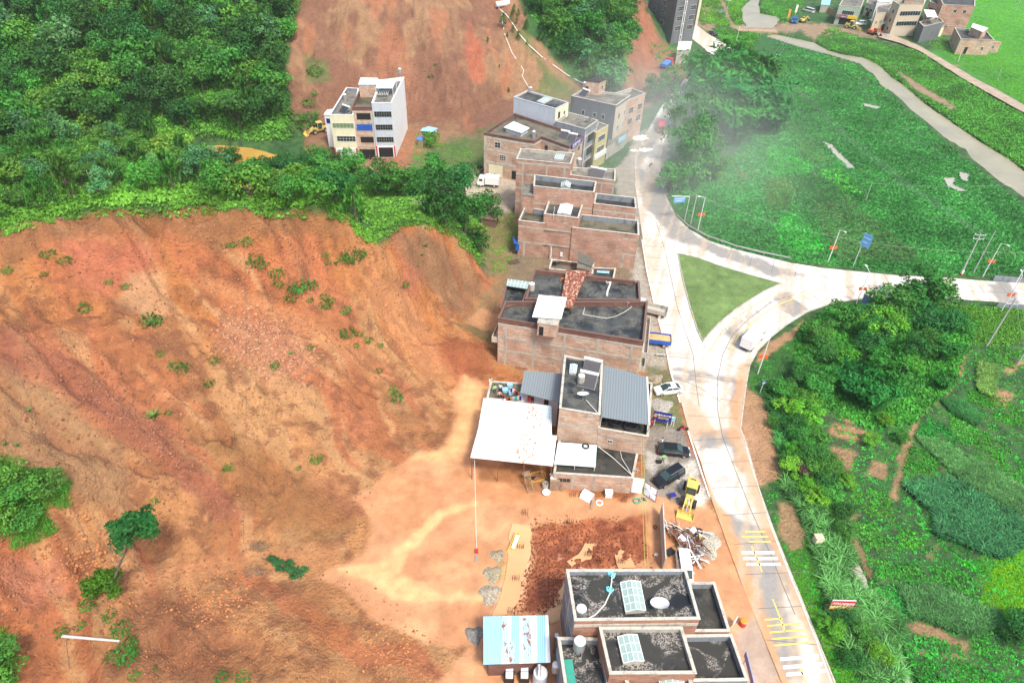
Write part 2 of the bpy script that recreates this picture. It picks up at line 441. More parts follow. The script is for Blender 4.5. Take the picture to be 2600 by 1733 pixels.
soil = paint(soil, [(170,600),(400,620),(390,700),(250,760),(160,690)], (.45,.14,.075), 25, .7)
soil = paint(soil, [(330,690),(420,690),(440,800),(380,820),(300,760)], (.52,.30,.15), 18, .7)
soil = paint(soil, [(0,830),(160,900),(420,1080),(520,1200),(640,1300),(560,1330),(400,1180),(160,1000),(0,930)], (.27,.09,.05), 22, .75)
soil = paint(soil, [(0,930),(160,1000),(330,1150),(320,1290),(160,1250),(0,1150)], (.33,.19,.09), 25, .7)
soil = paint(soil, [(560,800),(740,830),(800,930),(700,960),(560,880)], (.46,.19,.10), 25, .6)
soil = paint(soil, [(600,1150),(860,1240),(950,1300),(840,1340),(700,1310),(600,1240)], (.28,.095,.042), 22, .7)
soil = paint(soil, [(500,1080),(720,1150),(900,1330),(820,1380),(600,1290)], (.27,.125,.035), 20, .55)
soil = paint(soil, [(980,590),(1090,590),(1190,680),(1230,740),(1180,800),(1120,760),(1040,680)], (.25,.13,.06), 16, .85)
soil = paint(soil, [(1030,660),(1080,690),(1060,760),(1000,740)], (.42,.15,.08), 14, .6)
soil = paint(soil, [(380,1480),(300,1560),(260,1733),(600,1733),(560,1560)], (.24,.09,.038), 26, .7)
soil = paint(soil, [(0,1420),(150,1420),(170,1500),(60,1540),(0,1480)], (.52,.21,.12), 16, .7)
soil = paint(soil, [(1130,850),(1230,870),(1260,950),(1180,950),(1100,900)], (.30,.085,.03), 14, .8)
for pl in ([(960,700),(1050,760),(1150,960),(1080,960),(960,800),(900,740)], [(500,690),(620,740),(820,820),(1000,960),(960,970),(780,850),(600,770),(500,720)], [(250,1490),(450,1430),(700,1400),(860,1380),(860,1420),(700,1440),(470,1470),(280,1520)]):
 soil = paint(soil, pl, (.50, .22, .09), 14, .65)
# mud that has flowed out and settled
mudc = np.zeros_like(soil) + np.array([.50, .245, .115])
mudc = lerp(mudc, (.58, .31, .15), sstep(.46, .66, fbm(XX / 7, YY / 3.5, 4, 81)) * .8)
mudc = lerp(mudc, (.45, .20, .085), sstep(.50, .66, fbm(XX / 6, YY / 3, 4, 83)) * .6)
mudc = paint(mudc, [(1180,955),(1245,985),(1235,1050),(1200,1140),(1100,1170),(1040,1160),(1140,1100),(1160,1030)], (.66,.35,.15), 14, .9)
mudc = paint(mudc, [(850,1440),(960,1430),(1050,1350),(1130,1290),(1230,1270),(1130,1310),(1040,1400),(1010,1460),(1100,1480),(1230,1500),(1260,1530),(1000,1520),(930,1470)], (.66,.40,.18), 9, .85)
mudc = paint(mudc, [(1050,1480),(1200,1470),(1240,1510),(1130,1510)], (.42,.19,.09), 12, .6)
mudc = paint(mudc, [(1300,1330),(1345,1330),(1350,1440),(1300,1560),(1240,1570),(1270,1500)], (.72,.42,.22), 6, .8)
crk_shade = sstep(.80, .97, ridged((v + wpx) / 12, u / 34, 4, 52)) * mA
soil = lerp(soil * .92, (.25, .085, .035), crk_shade * .55)  # crevices carved into the slope get shade painted into the soil colour
col = lerp(soil, mudc, mMud)
col = col * (1 - mRed[..., None]) + lerp(np.zeros_like(soil) + np.array([.37, .12, .042]), (.26, .075, .028), sstep(.45, .6, n4)) * mRed[..., None]
mM = np.clip(mMud, 0, 1)
# second scar
nb = fbm(XX / 7 + 3 * n3, YY / 22, 4, 91)
sb = np.zeros_like(soil) + np.array([.235, .125, .066])
sb = lerp(sb, (.29, .165, .085), sstep(.48, .62, nb)); sb = lerp(sb, (.19, .085, .05), sstep(.5, .62, 1 - nb) * .8)
sb = lerp(sb, (.34, .135, .065), sstep(.58, .68, fbm(XX / 5, YY / 14, 4, 93)) * .7)
sb = paint(sb, [(1190,60),(1230,130),(1225,210),(1190,200),(1180,130)], (.36,.10,.05), 8, .8)
sb = paint(sb, [(900,170),(1060,150),(1080,260),(1040,310),(960,300)], (.28,.125,.07), 20, .5)
sb = paint(sb, [(1560,-20),(1640,20),(1690,110),(1600,200),(1570,100)], (.31,.12,.065), 20, .7)
# greens
gn = fbm(XX / 6, YY / 6, 4, 101); gf = fbm(XX / 1.2, YY / 1.2, 3, 103)
veg = np.zeros_like(soil) + np.array([.035, .115, .025])
veg = lerp(veg, (.055, .14, .028), sstep(.45, .6, gn)); veg = lerp(veg, (.018, .05, .014), sstep(.52, .64, gf) * .7)
base = veg.copy()
# flat fields : every plot its own green
PLOTS = [
 ([(1700,100),(1960,60),(2130,160),(2330,330),(2600,560),(2600,700),(2440,690),(2100,560),(1900,330),(1760,230)], (.028,.125,.026)),
 ([(1900,250),(2100,330),(2300,500),(2500,650),(2200,560),(2000,380)], (.030,.135,.024)),
 ([(1560,430),(1760,330),(1990,310),(2080,420),(2170,520),(2250,600),(2400,700),(2000,650),(1850,610),(1740,560)], (.035,.13,.030)),
 ([(2000,310),(2070,350),(2120,420),(2080,415),(2030,380)], (.060,.150,.030)),
 ([(1780,465),(1900,475),(1950,560),(1900,590),(1790,560)], (.045,.20,.04)),
 ([(1930,450),(2010,440),(2020,530),(1960,530)], (.085,.17,.04)),
 ([(2060,520),(2180,520),(2330,640),(2250,660),(2120,600)], (.070,.135,.035)),
 ([(1790,440),(1920,430),(1900,460),(1810,460)], (.17,.17,.08)),
 ([(1975,580),(2030,575),(2050,605),(2000,612)], (.26,.24,.11)),
 ([(1640,100),(1800,60),(1900,130),(1790,200),(1660,200)], (.05,.12,.03)),
 ([(1960,90),(2080,60),(2300,180),(2600,300),(2600,430),(2560,395),(2350,270),(2230,160),(2070,110)], (.032,.10,.022)),
 ([(2440,0),(2700,-60),(2700,300),(2560,240),(2490,150),(2440,60)], (.060,.30,.020)),
 ([(2330,130),(2480,120),(2620,160),(2620,330),(2500,220),(2400,160)], (.050,.24,.020)),
 ([(2080,1030),(2200,1100),(2180,1200),(2080,1180)], (.05,.09,.03)),
 ([(2500,1300),(2620,1280),(2620,1600),(2560,1540),(2480,1480)], (.06,.22,.012)),
 ([(1860,1300),(2000,1340),(2100,1500),(2160,1733),(2090,1733),(1990,1500)], (.05,.16,.018)),
]
for pl, c in PLOTS: base = paint(base, pl, c, 8, .85)
def plot_soil(b, pl, c=(.33,.20,.10), soft=5, amt=.9): return paint(b, pl, c, soft, amt)
for pl in [[c7(*q) for q in p] for p in (
  [(870,60),(1010,100),(1060,130),(1010,230),(960,200),(900,190),(880,120)],
  [(1150,160),(1250,190),(1235,290),(1180,270),(1120,250)],
  [(320,0),(500,-90),(560,20),(640,240),(540,280),(440,300),(400,220)],
  [(560,430),(650,440),(720,650),(720,720),(640,740),(560,620)],
  [(960,450),(1080,520),(1000,560),(960,500)], [(1000,560),(1040,660),(1110,760),(1160,900),(1120,930),(1080,800),(1000,680)],
  [(1340,1180),(1560,1210),(1760,1330),(1740,1360),(1560,1280),(1400,1250)], [(1400,1350),(1740,1400),(1730,1430),(1420,1385)],
  [(1380,-20),(1420,0),(1330,300),(1300,420),(1270,400),(1310,200)], [(1500,760),(1560,700),(1570,720),(1530,800)],
  [(1600,150),(1700,220),(1640,240),(1590,200)], [(2000,420),(2120,480),(2120,560),(2040,520)],
  [(880,-20),(1040,0),(1040,40),(930,30)])]:
 base = plot_soil(base, pl)
for pl in [[c6(*q) for q in p] for p in (
  [(690,890),(780,960),(850,1060),(860,1180),(960,1380),(900,1440),(760,1500),(690,1240),(660,1150),(680,1000)],
  [(960,560),(1040,500),(1030,570),(880,660),(750,780),(740,740),(830,640)],
  [(1985,600),(2030,640),(1960,860),(1900,950),(1820,1010),(1750,1060),(1680,1200),(1600,1340),(1590,1330),(1660,1180),(1740,1040),(1810,985),(1900,930),(1945,850),(2000,650)],
  [(1180,1120),(1400,1150),(1480,1190),(1350,1240),(1180,1180)], [(2180,900),(2300,930),(2250,1020),(2170,1000)], [(2230,800),(2353,740),(2353,760),(2260,830)],
  [(1230,1020),(1440,1010),(1430,1110),(1300,1110)], [(2210,70),(2350,120),(2330,140),(2220,95)], [(1810,15),(1900,60),(1890,80),(1830,40)])]:
 base = plot_soil(base, pl, (.42,.235,.12))
for pl in [[c5(*q) for q in p] for p in (
  [(1560,400),(1960,640),(1930,660),(1700,540)], [(800,130),(1100,140),(1470,190),(1490,230),(1230,200),(1100,240),(1020,180),(860,200),(640,185),(640,160)],
  [(380,130),(510,150),(490,180),(380,160)], [(530,0),(560,0),(620,140),(660,165),(620,175),(590,130)],
  [(400,10),(520,60),(500,110),(400,110)], [(1900,400),(1960,400)  ,(1950,410)])]:
 base = plot_soil(base, pl, (.33,.22,.14))
base = plot_soil(base, [(1560,430),(1640,330),(1690,300),(1700,420),(1690,500),(1640,720),(1690,860),(1720,960),(1640,960),(1590,700)], (.36,.32,.26), 5, .95)
base = plot_soil(base, [(1600,140),(1760,150),(1780,200),(1650,260),(1590,300)], (.30,.19,.12), 10, .9)
base = plot_soil(base, [(1020,450),(1320,440),(1330,520),(1250,560),(1040,520)], (.38,.31,.23), 8, .9)
base = plot_soil(base, [(820,380),(1060,420),(1010,460),(830,450)], (.20,.18,.16), 8, .9)
base = plot_soil(base, [(1250,560),(1330,540),(1320,700),(1290,860),(1230,860),(1210,800),(1260,700)], (.27,.165,.09), 8, .85)
base = plot_soil(base, [(1640,900),(1780,900),(1800,1260),(1620,1260)], (.30,.23,.17), 8, .9)
base = plot_soil(base, [c6(*q) for q in [(100,680),(215,680),(300,1110),(110,1110)]], (.10,.15,.045), 6, .8)
base = plot_soil(base, [(940,340),(1240,330),(1240,440),(1000,430)], (.25,.155,.085), 10, .6)
gcol = lerp(base, col, mA)
gcol = gcol * (1 - mMud[..., None] * (XX < 40)[..., None]) + col * (mMud * (XX < 40))[..., None]
gcol = lerp(gcol, sb, mB)
# patches of grass that survive on the two scars
for pl in ([(1040,400),(1140,360),(1240,350),(1240,420),(1150,430),(1060,420)], [(1340,60),(1300,90),(1420,200),(1480,240),(1450,260),(1380,200)], [(1380,190),(1440,215),(1420,280),(1360,240)],
           [(775,140),(830,160),(840,210),(780,210)], [(760,290),(810,280),(800,330),(740,320)], [(1130,380),(1180,350),(1200,370),(1150,400)]):
 gcol = paint(gcol, pl, (.07, .15, .03), 8, .6)
for pl, c, sf, am in [([(1290,600),(1640,570),(1655,760),(1290,730)], (.20,.16,.10), 6, .9), ([(1612,600),(1640,700),(1688,880),(1700,945),(1640,945),(1625,800),(1600,690)], (.40,.36,.30), 5, .9), ([(1640,925),(1700,935),(1738,1080),(1722,1092),(1655,1085),(1648,1000)], (.15,.16,.07), 5, .9),
  ([(1636,1085),(1738,1088),(1800,1262),(1740,1290),(1690,1262),(1630,1240)], (.26,.235,.20), 5, .95), ([(1690,1175),(1760,1170),(1795,1255),(1740,1262),(1715,1225)], (.60,.55,.47), 5, .9), ([(1640,1150),(1700,1160),(1660,1200),(1636,1190)], (.50,.47,.42), 4, .8),
  ([(1755,1240),(1800,1260),(1790,1290),(1765,1280)], (.66,.60,.50), 5, .8), ([(1195,560),(1300,540),(1322,600),(1300,690),(1270,760),(1262,700),(1235,700),(1220,640)], (.24,.165,.085), 8, .85), ([(1262,690),(1275,700),(1268,800),(1215,800),(1185,820),(1240,730)], (.22,.17,.08), 6, .6),
  ([(1178,820),(1225,780),(1268,800),(1264,868),(1215,842)], (.55,.28,.13), 8, .9), ([(1205,1172),(1400,1190),(1400,1250),(1330,1235),(1215,1215)], (.26,.115,.045), 8, .85), ([(1610,340),(1700,330),(1690,470),(1600,440)], (.42,.38,.31), 6, .9), ([(1195,500),(1310,490),(1320,445),(1230,450),(1100,455),(1040,470)], (.44,.37,.28), 6, .9),
  ([(1930,1560),(1985,1733),(1900,1733),(1860,1600)], (.36,.32,.27), 8, .7), ([(1160,820),(1270,840),(1270,880),(1215,860)], (.15,.13,.05), 6, .8), ([(1840,1000),(1890,1010),(1950,1240),(1900,1200)], (.44,.25,.14), 8, .8)]:
 gcol = paint(gcol, pl, c, sf, am)
wetm = np.clip(mMud * .9 + mRed * .2, 0, 1)
gcol = np.clip(gcol * (1 + .22 * (fbm(XX / .9, YY / .9, 3, 120)[..., None] - .5) * 2), .004, .9)

g = NT("ground_soil_and_grass")
att = g.node("ShaderNodeAttribute", attribute_name='Col')
P_ = g.pos()
f1 = g.noise(P_, 2.2, 8, .7, .3); f2 = g.noise(P_, .35, 5, .6)
vo = g.node("ShaderNodeTexVoronoi"); g.link(P_, vo.inputs['Vector']); vo.inputs['Scale'].default_value = 2.6
wv = g.math('SUBTRACT', 1.0, att.outputs['Alpha'])
cc = g.mix(g.math('ADD', .35, g.math('MULTIPLY', wv, .65)), att.outputs['Color'], g.ramp(f1, [(.3, .68), (.47, .97), (.56, 1.03), (.72, 1.25)]), 'MULTIPLY')
cc = g.mix(1, cc, g.ramp(f2, [(.3, .86), (.7, 1.12)]), 'MULTIPLY')
hgt = g.math('ADD', g.math('MULTIPLY', f1, 1.0), g.math('MULTIPLY', g.math('SUBTRACT', 1.0, vo.outputs['Distance']), .35))
bm = g.node("ShaderNodeBump"); bm.inputs['Distance'].default_value = .5
g.link(g.math('ADD', .12, g.math('MULTIPLY', wv, .75)), bm.inputs['Strength']); g.link(hgt, bm.inputs['Height']); g.link(bm.outputs[0], g.b.inputs['Normal'])
M_ground = g.done(cc, g.math('ADD', .42, g.math('MULTIPLY', wv, .45)))

nx, ny = len(GX), len(GY)
idx = np.arange(nx * ny).reshape(ny, nx)
Fq = np.stack([idx[:-1, :-1], idx[:-1, 1:], idx[1:, 1:], idx[1:, :-1]], -1).reshape(-1, 4)
ground = npmesh('ground', np.stack([XX, YY, H], -1).reshape(-1, 3), Fq, M_ground, gcol.reshape(-1, 3), smooth=True, wet=wetm.reshape(-1))
tag(ground, 'orange landslide soil, mud and green fields', 'ground', kind='structure')

# ------------------------------------------------------------------ sheets
def organic(poly, step, amp, seed=1, scale=3.0):
 out = []
 n = len(poly)
 for i in range(n):
  a, b = np.array(poly[i]), np.array(poly[(i + 1) % n])
  L = np.linalg.norm(b - a); m = max(1, int(L / step))
  nr = np.array([-(b - a)[1], (b - a)[0]]) / (L + 1e-9)
  for k in range(m):
   p = a + (b - a) * k / m
   w = (fbm(p[0] / scale + seed, p[1] / scale, 3, seed) - .5) * 2 * amp if amp else 0
   out.append(p + nr * w)
 return out
def sheet(name, poly_w, z, spacing, mat, amp=0, seed=1, colfun=None, follow=False, label=None, kind='structure', cat=None, nscale=3.0, parent=None):
 b = organic(poly_w, spacing, amp, seed, nscale)
 P0 = np.array(b); x0, y0 = P0.min(0); x1, y1 = P0.max(0)
 gx, gy = np.meshgrid(np.arange(x0, x1, spacing), np.arange(y0, y1, spacing))
 gx = gx + ((np.arange(gx.shape[0]) % 2) * spacing / 2)[:, None]
 d = sdist(gx, gy, P0); k = d > spacing * .45
 allp = [Vector(p) for p in P0] + [Vector((a, c)) for a, c in zip(gx[k], gy[k])]
 V, E, Fc, *_ = delaunay_2d_cdt(allp, [], [list(range(len(P0)))], 1, 1e-5)
 V = np.array([v[:] for v in V]); Fc = np.array([f for f in Fc if len(f) == 3])
 a, b2, c = V[Fc[:, 0]], V[Fc[:, 1]], V[Fc[:, 2]]
 cr = (b2 - a)[:, 0] * (c - a)[:, 1] - (b2 - a)[:, 1] * (c - a)[:, 0]
 Fc[cr < 0] = Fc[cr < 0][:, ::-1]
 zz = (hz(V[:, 0], V[:, 1]) + z) if follow else np.full(len(V), z)
 V3 = np.c_[V, zz]
 colr = wet = None
 if colfun is not None:
  r = colfun(V3); colr = r[:, :3]; wet = r[:, 3] if r.shape[1] > 3 else None
 o = npmesh(name, V3, Fc, mat, colr, smooth=True, wet=wet, parent=parent)
 if parent is None: tag(o, label, cat or name.replace('_', ' '), kind=kind)
 return o

def water_mat(name, c1, c2, rough=.12):
 t = NT(name)
 n = t.noise(t.pos(), .12, 4)
 t.bump(t.noise(t.pos(), 2.5, 3), .08, .05)
 return t.done(t.mix(t.ramp(n, [(.35, 0.0), (.65, 1.0)]), c1, c2), rough)
M_river = water_mat("river_water", (.27, .25, .17), (.34, .31, .21), .25)
M_pondw = water_mat("muddy_pond_water", (.42, .25, .06), (.50, .30, .08), .2)
M_puddle = water_mat("grey_puddle", (.33, .33, .27), (.40, .38, .30), .15)
for nm, pl, z, m, lb in [('river', RIVER, WZ, M_river, 'grey brown river between green banks'), ('river', UPRIVER, WZ, M_river, 'wide river pool above the small bridge'),
                         ('stream', STREAM1, WZ, M_puddle, 'narrow stream pool beside the vegetable plots'), ('stream', STREAM2, WZ, M_puddle, 'narrow stream at the lower right'),
                         ('pond', POND, -1.0, M_pondw, 'muddy yellow pond behind the hill'), ('puddle', PUDDLE1, -.1, M_puddle, 'long grey puddle in the field'),
                         ('puddle', PUDDLE2, -.1, M_puddle, 'wide puddle in the field'), ('puddle', PUDDLE3, -.1, M_puddle, 'small puddle in the field'), ('puddle', PUDDLE4, -.1, M_puddle, 'thin puddle in the field')]:
 sheet(nm, worldpoly(pl, z), z, 2.0 if nm == 'river' else .8, m, amp=.9 if nm == 'river' else .25, label=lb, cat=nm)

def dirtcol(V): return np.c_[np.array([.44, .35, .26]) * (.7 + .5 * fbm(V[:, 0] / 2, V[:, 1] / 2, 4, 210))[:, None], np.zeros(len(V))]
sheet('dirt_road', worldpoly([c5(*q) for q in [(1470,185),(1640,245),(1740,290),(1860,360),(1980,430),(2060,480),(2200,550),(2353,640),(2600,790),(2600,845),(2353,685),(2200,600),(2060,522),(1960,462),(1850,392),(1730,314),(1600,262),(1480,230)]]), .5, 1.0, M_ground, amp=.3, colfun=dirtcol, label='pale dirt road beyond the river')
# road -----------------------------------------------------------------
ROAD = [(2344,2300),(2117,1733),(2073,1625),(2033,1524),(2000,1443),(1960,1342),(1923,1237),(1893,1127),(1878,1089),(1886,1025),(1893,974),(1902,927),(1923,889),(1957,855),(1995,825),(2046,793),(2110,770),(2229,751),(2378,757),(2514,766),(2700,782),
  (2700,728),(2600,719),(2522,715),(2407,706),(2280,700),(2089,681),(2008,668),(1872,635),(1800,612),(1749,582),(1715,548),(1691,501),(1681,463),(1676,425),(1683,370),(1700,320),(1740,260),(1800,200),(1850,160),(1864,130),(1840,112),(1800,88),(1770,66),(1755,30),(1740,-60),
  (1700,-60),(1715,30),(1745,90),(1790,125),(1800,150),(1740,200),(1680,270),(1640,340),(1612,400),(1612,470),(1625,560),(1632,608),(1643,685),(1665,783),(1687,863),(1704,944),(1729,1021),(1748,1093),(1778,1170),(1804,1261),(1846,1380),(1890,1500),(1935,1610),(1985,1733),(2215,2300)]
wetpolys = [[c6(*q) for q in p] for p in (
  [(540,590),(600,540),(700,480),(800,420),(880,350),(940,330),(1060,440),(980,470),(860,380),(760,460),(740,500),(700,470),(640,540),(700,640),(660,640),(560,580)],
  [(250,785),(420,800),(540,830),(680,860),(690,890),(520,860),(400,830),(250,800)], [(250,840),(420,850),(520,880),(420,870),(260,860)],
  [(420,1150),(650,1160),(690,1260),(640,1300),(540,1220),(430,1220),(330,1160)])]
wetpolys += [[(1690,463),(1700,520),(1760,600),(1900,650),(2050,700),(1960,700),(1800,640),(1700,600),(1640,520),(1615,440),(1640,380),(1690,340),(1720,280),(1800,200),(1860,140),(1840,130),(1780,190),(1690,280),(1640,340),(1612,420)],
             [(1840,1300),(1965,1350),(2010,1450),(2060,1560),(2117,1733),(1990,1733),(1900,1480)], [(1893,974),(1860,960),(1850,1040),(1878,1089)],
             [(1760,1090),(1880,1100),(1900,1180),(1880,1200),(1850,1130),(1780,1140)], [(2500,715),(2560,718),(2600,780),(2540,770)]]
brightpolys = [[(1990,1510),(2030,1500),(2090,1660),(2110,1733),(2040,1733),(2020,1640)]]
dustpolys = [([(1912,915),(1902,1000),(1890,1090),(1938,1230),(1975,1340),(2015,1440),(2050,1520),(2090,1625),(2135,1740),(2105,1745),(2055,1625),(2016,1520),(1980,1438),(1938,1340),(1898,1232),(1856,1125),(1846,1060),(1862,1000),(1876,930)], .8),
             ([(1735,1000),(1800,1060),(1820,1100),(1760,1110),(1730,1060)], .7),
             ([(1700,1060),(1775,1170),(1812,1260),(1858,1330),(1888,1400),(1945,1560),(2005,1740),(1940,1790),(1800,1500),(1720,1200)], 1.0),
             ([(1640,740),(1700,760),(1760,820),(1720,900)], .0)]
def roadcol(V):
 X, Y = V[:, 0], V[:, 1]; a, b = proj(X, Y, V[:, 2])
 c = np.zeros((len(V), 4)) + np.array([.60, .565, .51, 0.])
 nn = fbm(X / 3, Y / 3, 4, 140); nf = fbm(X / .8, Y / .8, 3, 141)
 c[:, :3] = c[:, :3] * (.62 + .78 * nn[:, None])
 m = sstep(980, 560, b) * .0
 def put(poly, rgb, amt, soft=6, wet=0.0, amp=24):
  w = sstep(-soft, soft, sdist(a, b, poly) + amp * (nn - .5) + 8 * (nf - .5)) * amt
  c[:, :3] = c[:, :3] * (1 - w[:, None]) + np.array(rgb) * w[:, None]; c[:, 3] = np.maximum(c[:, 3] * (1 - w), w * wet)
 for p in wetpolys: put(p, (.25, .235, .215), .92, 4, .6)
 for p in brightpolys: put(p, (.62, .58, .52), .8, 4, 0)
 for p, am in dustpolys: put(p, (.52, .28, .13), am, 11, .2, 34)
 st = sstep(.52, .62, fbm((X * .3 + Y) / 30, (X - Y * .3) / .9, 3, 150)) * .7
 c[:, :3] = c[:, :3] * (1 - st[:, None]) + np.array((.46, .36, .25)) * st[:, None]
 return c
r = NT("concrete_road")
ra = r.node("ShaderNodeAttribute", attribute_name='Col')
rc = r.mix(1, ra.outputs['Color'], r.ramp(r.noise(r.pos(), 1.6, 8, .7), [(.3, .86), (.7, 1.1)]), 'MULTIPLY')
M_road = r.done(rc, r.math('SUBTRACT', .8, r.math('MULTIPLY', ra.outputs['Alpha'], .5)))
r.bump(r.noise(r.pos(), 9, 4), .15, .02)
road = sheet('road', worldpoly(ROAD), .09, .55, M_road, colfun=roadcol, label='pale concrete road with mud and wet patches')
# ------------------------------------------------------------------ building materials
def brick_mat(name, c1, c2, mortar, dirt=(.12, .06, .04), pale=.35):
 t = NT(name); u = t.uv()
 b = t.node("ShaderNodeTexBrick"); t.link(u, b.inputs['Vector'])
 b.inputs['Scale'].default_value = 1; b.inputs['Brick Width'].default_value = .42; b.inputs['Row Height'].default_value = .17
 b.inputs['Mortar Size'].default_value = .022; b.inputs['Mortar Smooth'].default_value = .3; b.inputs['Bias'].default_value = -.1
 b.inputs['Color1'].default_value = (*c1, 1); b.inputs['Color2'].default_value = (*c2, 1); b.inputs['Mortar'].default_value = (*mortar, 1)
 n = t.noise(t.mapping(u, (.25, .6, 1)), 1.2, 6, .65); n2 = t.noise(t.mapping(u, (.8, 4.2, 1)), 1.0, 5, .75); n3 = t.noise(u, .35, 3)
 c = t.mix(1, b.outputs['Color'], t.ramp(n, [(.3, .6), (.7, 1.25)]), 'MULTIPLY')
 c = t.mix(t.math('MULTIPLY', t.ramp(n2, [(.49, 0.0), (.56, 1.0)]), t.ramp(n3, [(.40, 0.0), (.62, pale * 2)])), c, (.55, .47, .38))
 c = t.mix(t.ramp(t.noise(t.mapping(u, (2.5, .35, 1), loc=(7, 3, 0)), 1.0, 4, .6), [(.60, 0.0), (.78, .6)]), c, dirt)
 t.bump(b.outputs['Fac'], .25, .02)
 return t.done(c, .88)
M_brick = brick_mat("red_brick_wall", (.42, .19, .12), (.34, .14, .09), (.46, .38, .30))
M_brick_p = brick_mat("pale_brick_wall", (.48, .26, .16), (.40, .20, .12), (.56, .48, .38), pale=.7)
M_brick_d = brick_mat("dark_parapet_brick_and_shade", (.17, .065, .045), (.14, .055, .04), (.17, .10, .08), pale=.06)
M_brick_o = brick_mat("orange_brick_wall", (.38, .15, .08), (.31, .12, .07), (.36, .27, .2), pale=.2)
def stained(name, base, stain, s=1.0, amt=.7, rough=.85, lo=.5, hi=.68):
 t = NT(name); p = t.pos()
 n = t.noise(t.mapping(p, (1, 1, .25)), .9 * s, 6, .65); n2 = t.noise(p, 5 * s, 4, .6)
 c = t.mix(t.ramp(n, [(lo, 0.0), (hi, amt)]), (*base,), (*stain,))
 c = t.mix(1, c, t.ramp(n2, [(.3, .85), (.7, 1.1)]), 'MULTIPLY')
 return t.done(c, rough)
M_conc = stained("grey_concrete", (.42, .40, .34), (.16, .15, .13))
M_conc_l = stained("pale_concrete_edge", (.50, .47, .40), (.20, .18, .15), 1.5)
M_conc_blue = stained("blue_grey_render", (.22, .25, .28), (.08, .09, .10), 1.2)
M_white = stained("white_render", (.80, .80, .78), (.62, .62, .60), .6, .4)
M_whiteblue = stained("pale_blue_grey_render", (.50, .54, .60), (.36, .40, .45), .8, .5)
M_cream = stained("cream_wall_tile", (.74, .70, .48), (.55, .52, .36), .8, .4, .6)
M_beige = stained("beige_wall_tile", (.52, .44, .33), (.40, .34, .26), .8, .4, .6)
M_yellow = stained("yellow_wall_tile", (.50, .45, .20), (.36, .33, .17), .8, .4, .6)
M_grayr = stained("dark_grey_render", (.15, .16, .17), (.09, .10, .11), .7, .6)
M_greentile = stained("pale_green_render", (.34, .42, .34), (.26, .32, .27), .7, .5)
def roof_mat(name, dark, mid, pale, pale_amt=.5, s=1.0, seed=0, rust=None):
 t = NT(name); p = t.mapping(t.pos(), loc=(seed * 7.1, seed * 3.3, 0))
 n = t.noise(p, .28 * s, 4, .55, .4); n2 = t.noise(p, .42 * s, 6, .62, .8); n3 = t.noise(p, 6.5 * s, 4, .65)
 c = t.mix(t.ramp(n, [(.42, 0.0), (.52, .8), (.66, 1.0)]), (*dark,), (*mid,))
 lich = t.math('MULTIPLY', t.ramp(n3, [(.46, 0.0), (.56, 1.0)]), t.ramp(n2, [(.48, 0.0), (.56, pale_amt)]))
 c = t.mix(lich, c, (*pale,))
 if rust: c = t.mix(t.ramp(t.noise(p, .5, 5, .6, .5), [(.56, 0.0), (.66, .7)]), c, (*rust,))
 return t.done(c, t.ramp(n, [(.36, .45), (.6, .85)]))
M_roofk = roof_mat("black_stained_roof", (.008, .011, .013), (.034, .034, .029), (.34, .31, .27), .95, 1, 1)
M_roofk2 = roof_mat("black_mossy_roof_and_shade", (.012, .015, .016), (.040, .038, .030), (.14, .13, .11), .5, 1.4, 2, (.05, .035, .018))
M_roofw = roof_mat("wet_slate_roof", (.018, .023, .026), (.062, .068, .066), (.20, .19, .15), .6, 1.1, 3, (.035, .03, .015))
M_roofg = roof_mat("grey_weathered_roof", (.09, .088, .075), (.17, .16, .135), (.36, .33, .26), .6, 1.2, 4)
M_roofm = roof_mat("mossy_grey_roof", (.055, .055, .035), (.14, .125, .09), (.28, .25, .19), .5, 1, 5, (.06, .055, .03))
def corr(name, base, rust=None, amt=0.0, rot=0.0, pitch=.30, base2=None, rough=.45, band=None):
 """ribbed metal sheet; ribs follow object axes turned by rot"""
 t = NT(name); p = t.mapping(t.pos(), rot=(0, 0, rot))
 w = t.node("ShaderNodeTexWave", wave_type='BANDS', bands_direction='X'); t.link(p, w.inputs['Vector']); w.inputs['Scale'].default_value = .314 / pitch
 c = t.mix(t.ramp(w.outputs['Fac'], [(.0, .0), (.35, 1.0)]), tuple(k * .78 for k in base), (*base,))
 if base2:
  sx = t.node("ShaderNodeSeparateXYZ"); t.link(p, sx.inputs[0])
  q = t.node("ShaderNodeTexWhiteNoise", noise_dimensions='1D'); t.link(t.math('FLOOR', t.math('MULTIPLY', sx.outputs['X'], 1.05)), q.inputs['W'])
  c = t.mix(t.ramp(q.outputs['Value'], [(.42, 0.0), (.5, 1.0)]), c, (*base2,))
 if rust:
  n = t.noise(t.mapping(p, (2.2, 1.1, 1)), 1.3, 6, .7, .4); n2 = t.noise(t.mapping(p, (3.2, 1.6, 1), loc=(5, 0, 0)), 1.2, 2)
  c = t.mix(t.math('MULTIPLY', t.ramp(n, [(.50, 0.0), (.56, 1.0)]), t.ramp(n2, [(.40, 0.0), (.5, amt)])), c, (*rust,))
 t.bump(w.outputs['Fac'], .5, .05)
 return t.done(c, rough, 0.0)
M_whitemetal = corr("white_metal_sheet", (.86, .87, .87), (.42, .22, .10), .25, R(8))
M_bluemetal = corr("pale_blue_metal_sheet", (.60, .76, .80), (.40, .24, .14), .15, R(98))
M_greymetal = corr("grey_blue_metal_roof", (.20, .235, .25), None, 0, R(8), .38)
M_stripemetal = corr("striped_blue_white_roof", (.30, .56, .72), (.26, .10, .04), .0, 0, .22, (.72, .78, .82))
M_rustmetal = corr("rusty_red_sheet", (.22, .055, .03), (.62, .42, .26), .9, R(8), .3)
M_glass = NT("dark_window_glass"); M_glass = M_glass.done((.02, .03, .035), .12)
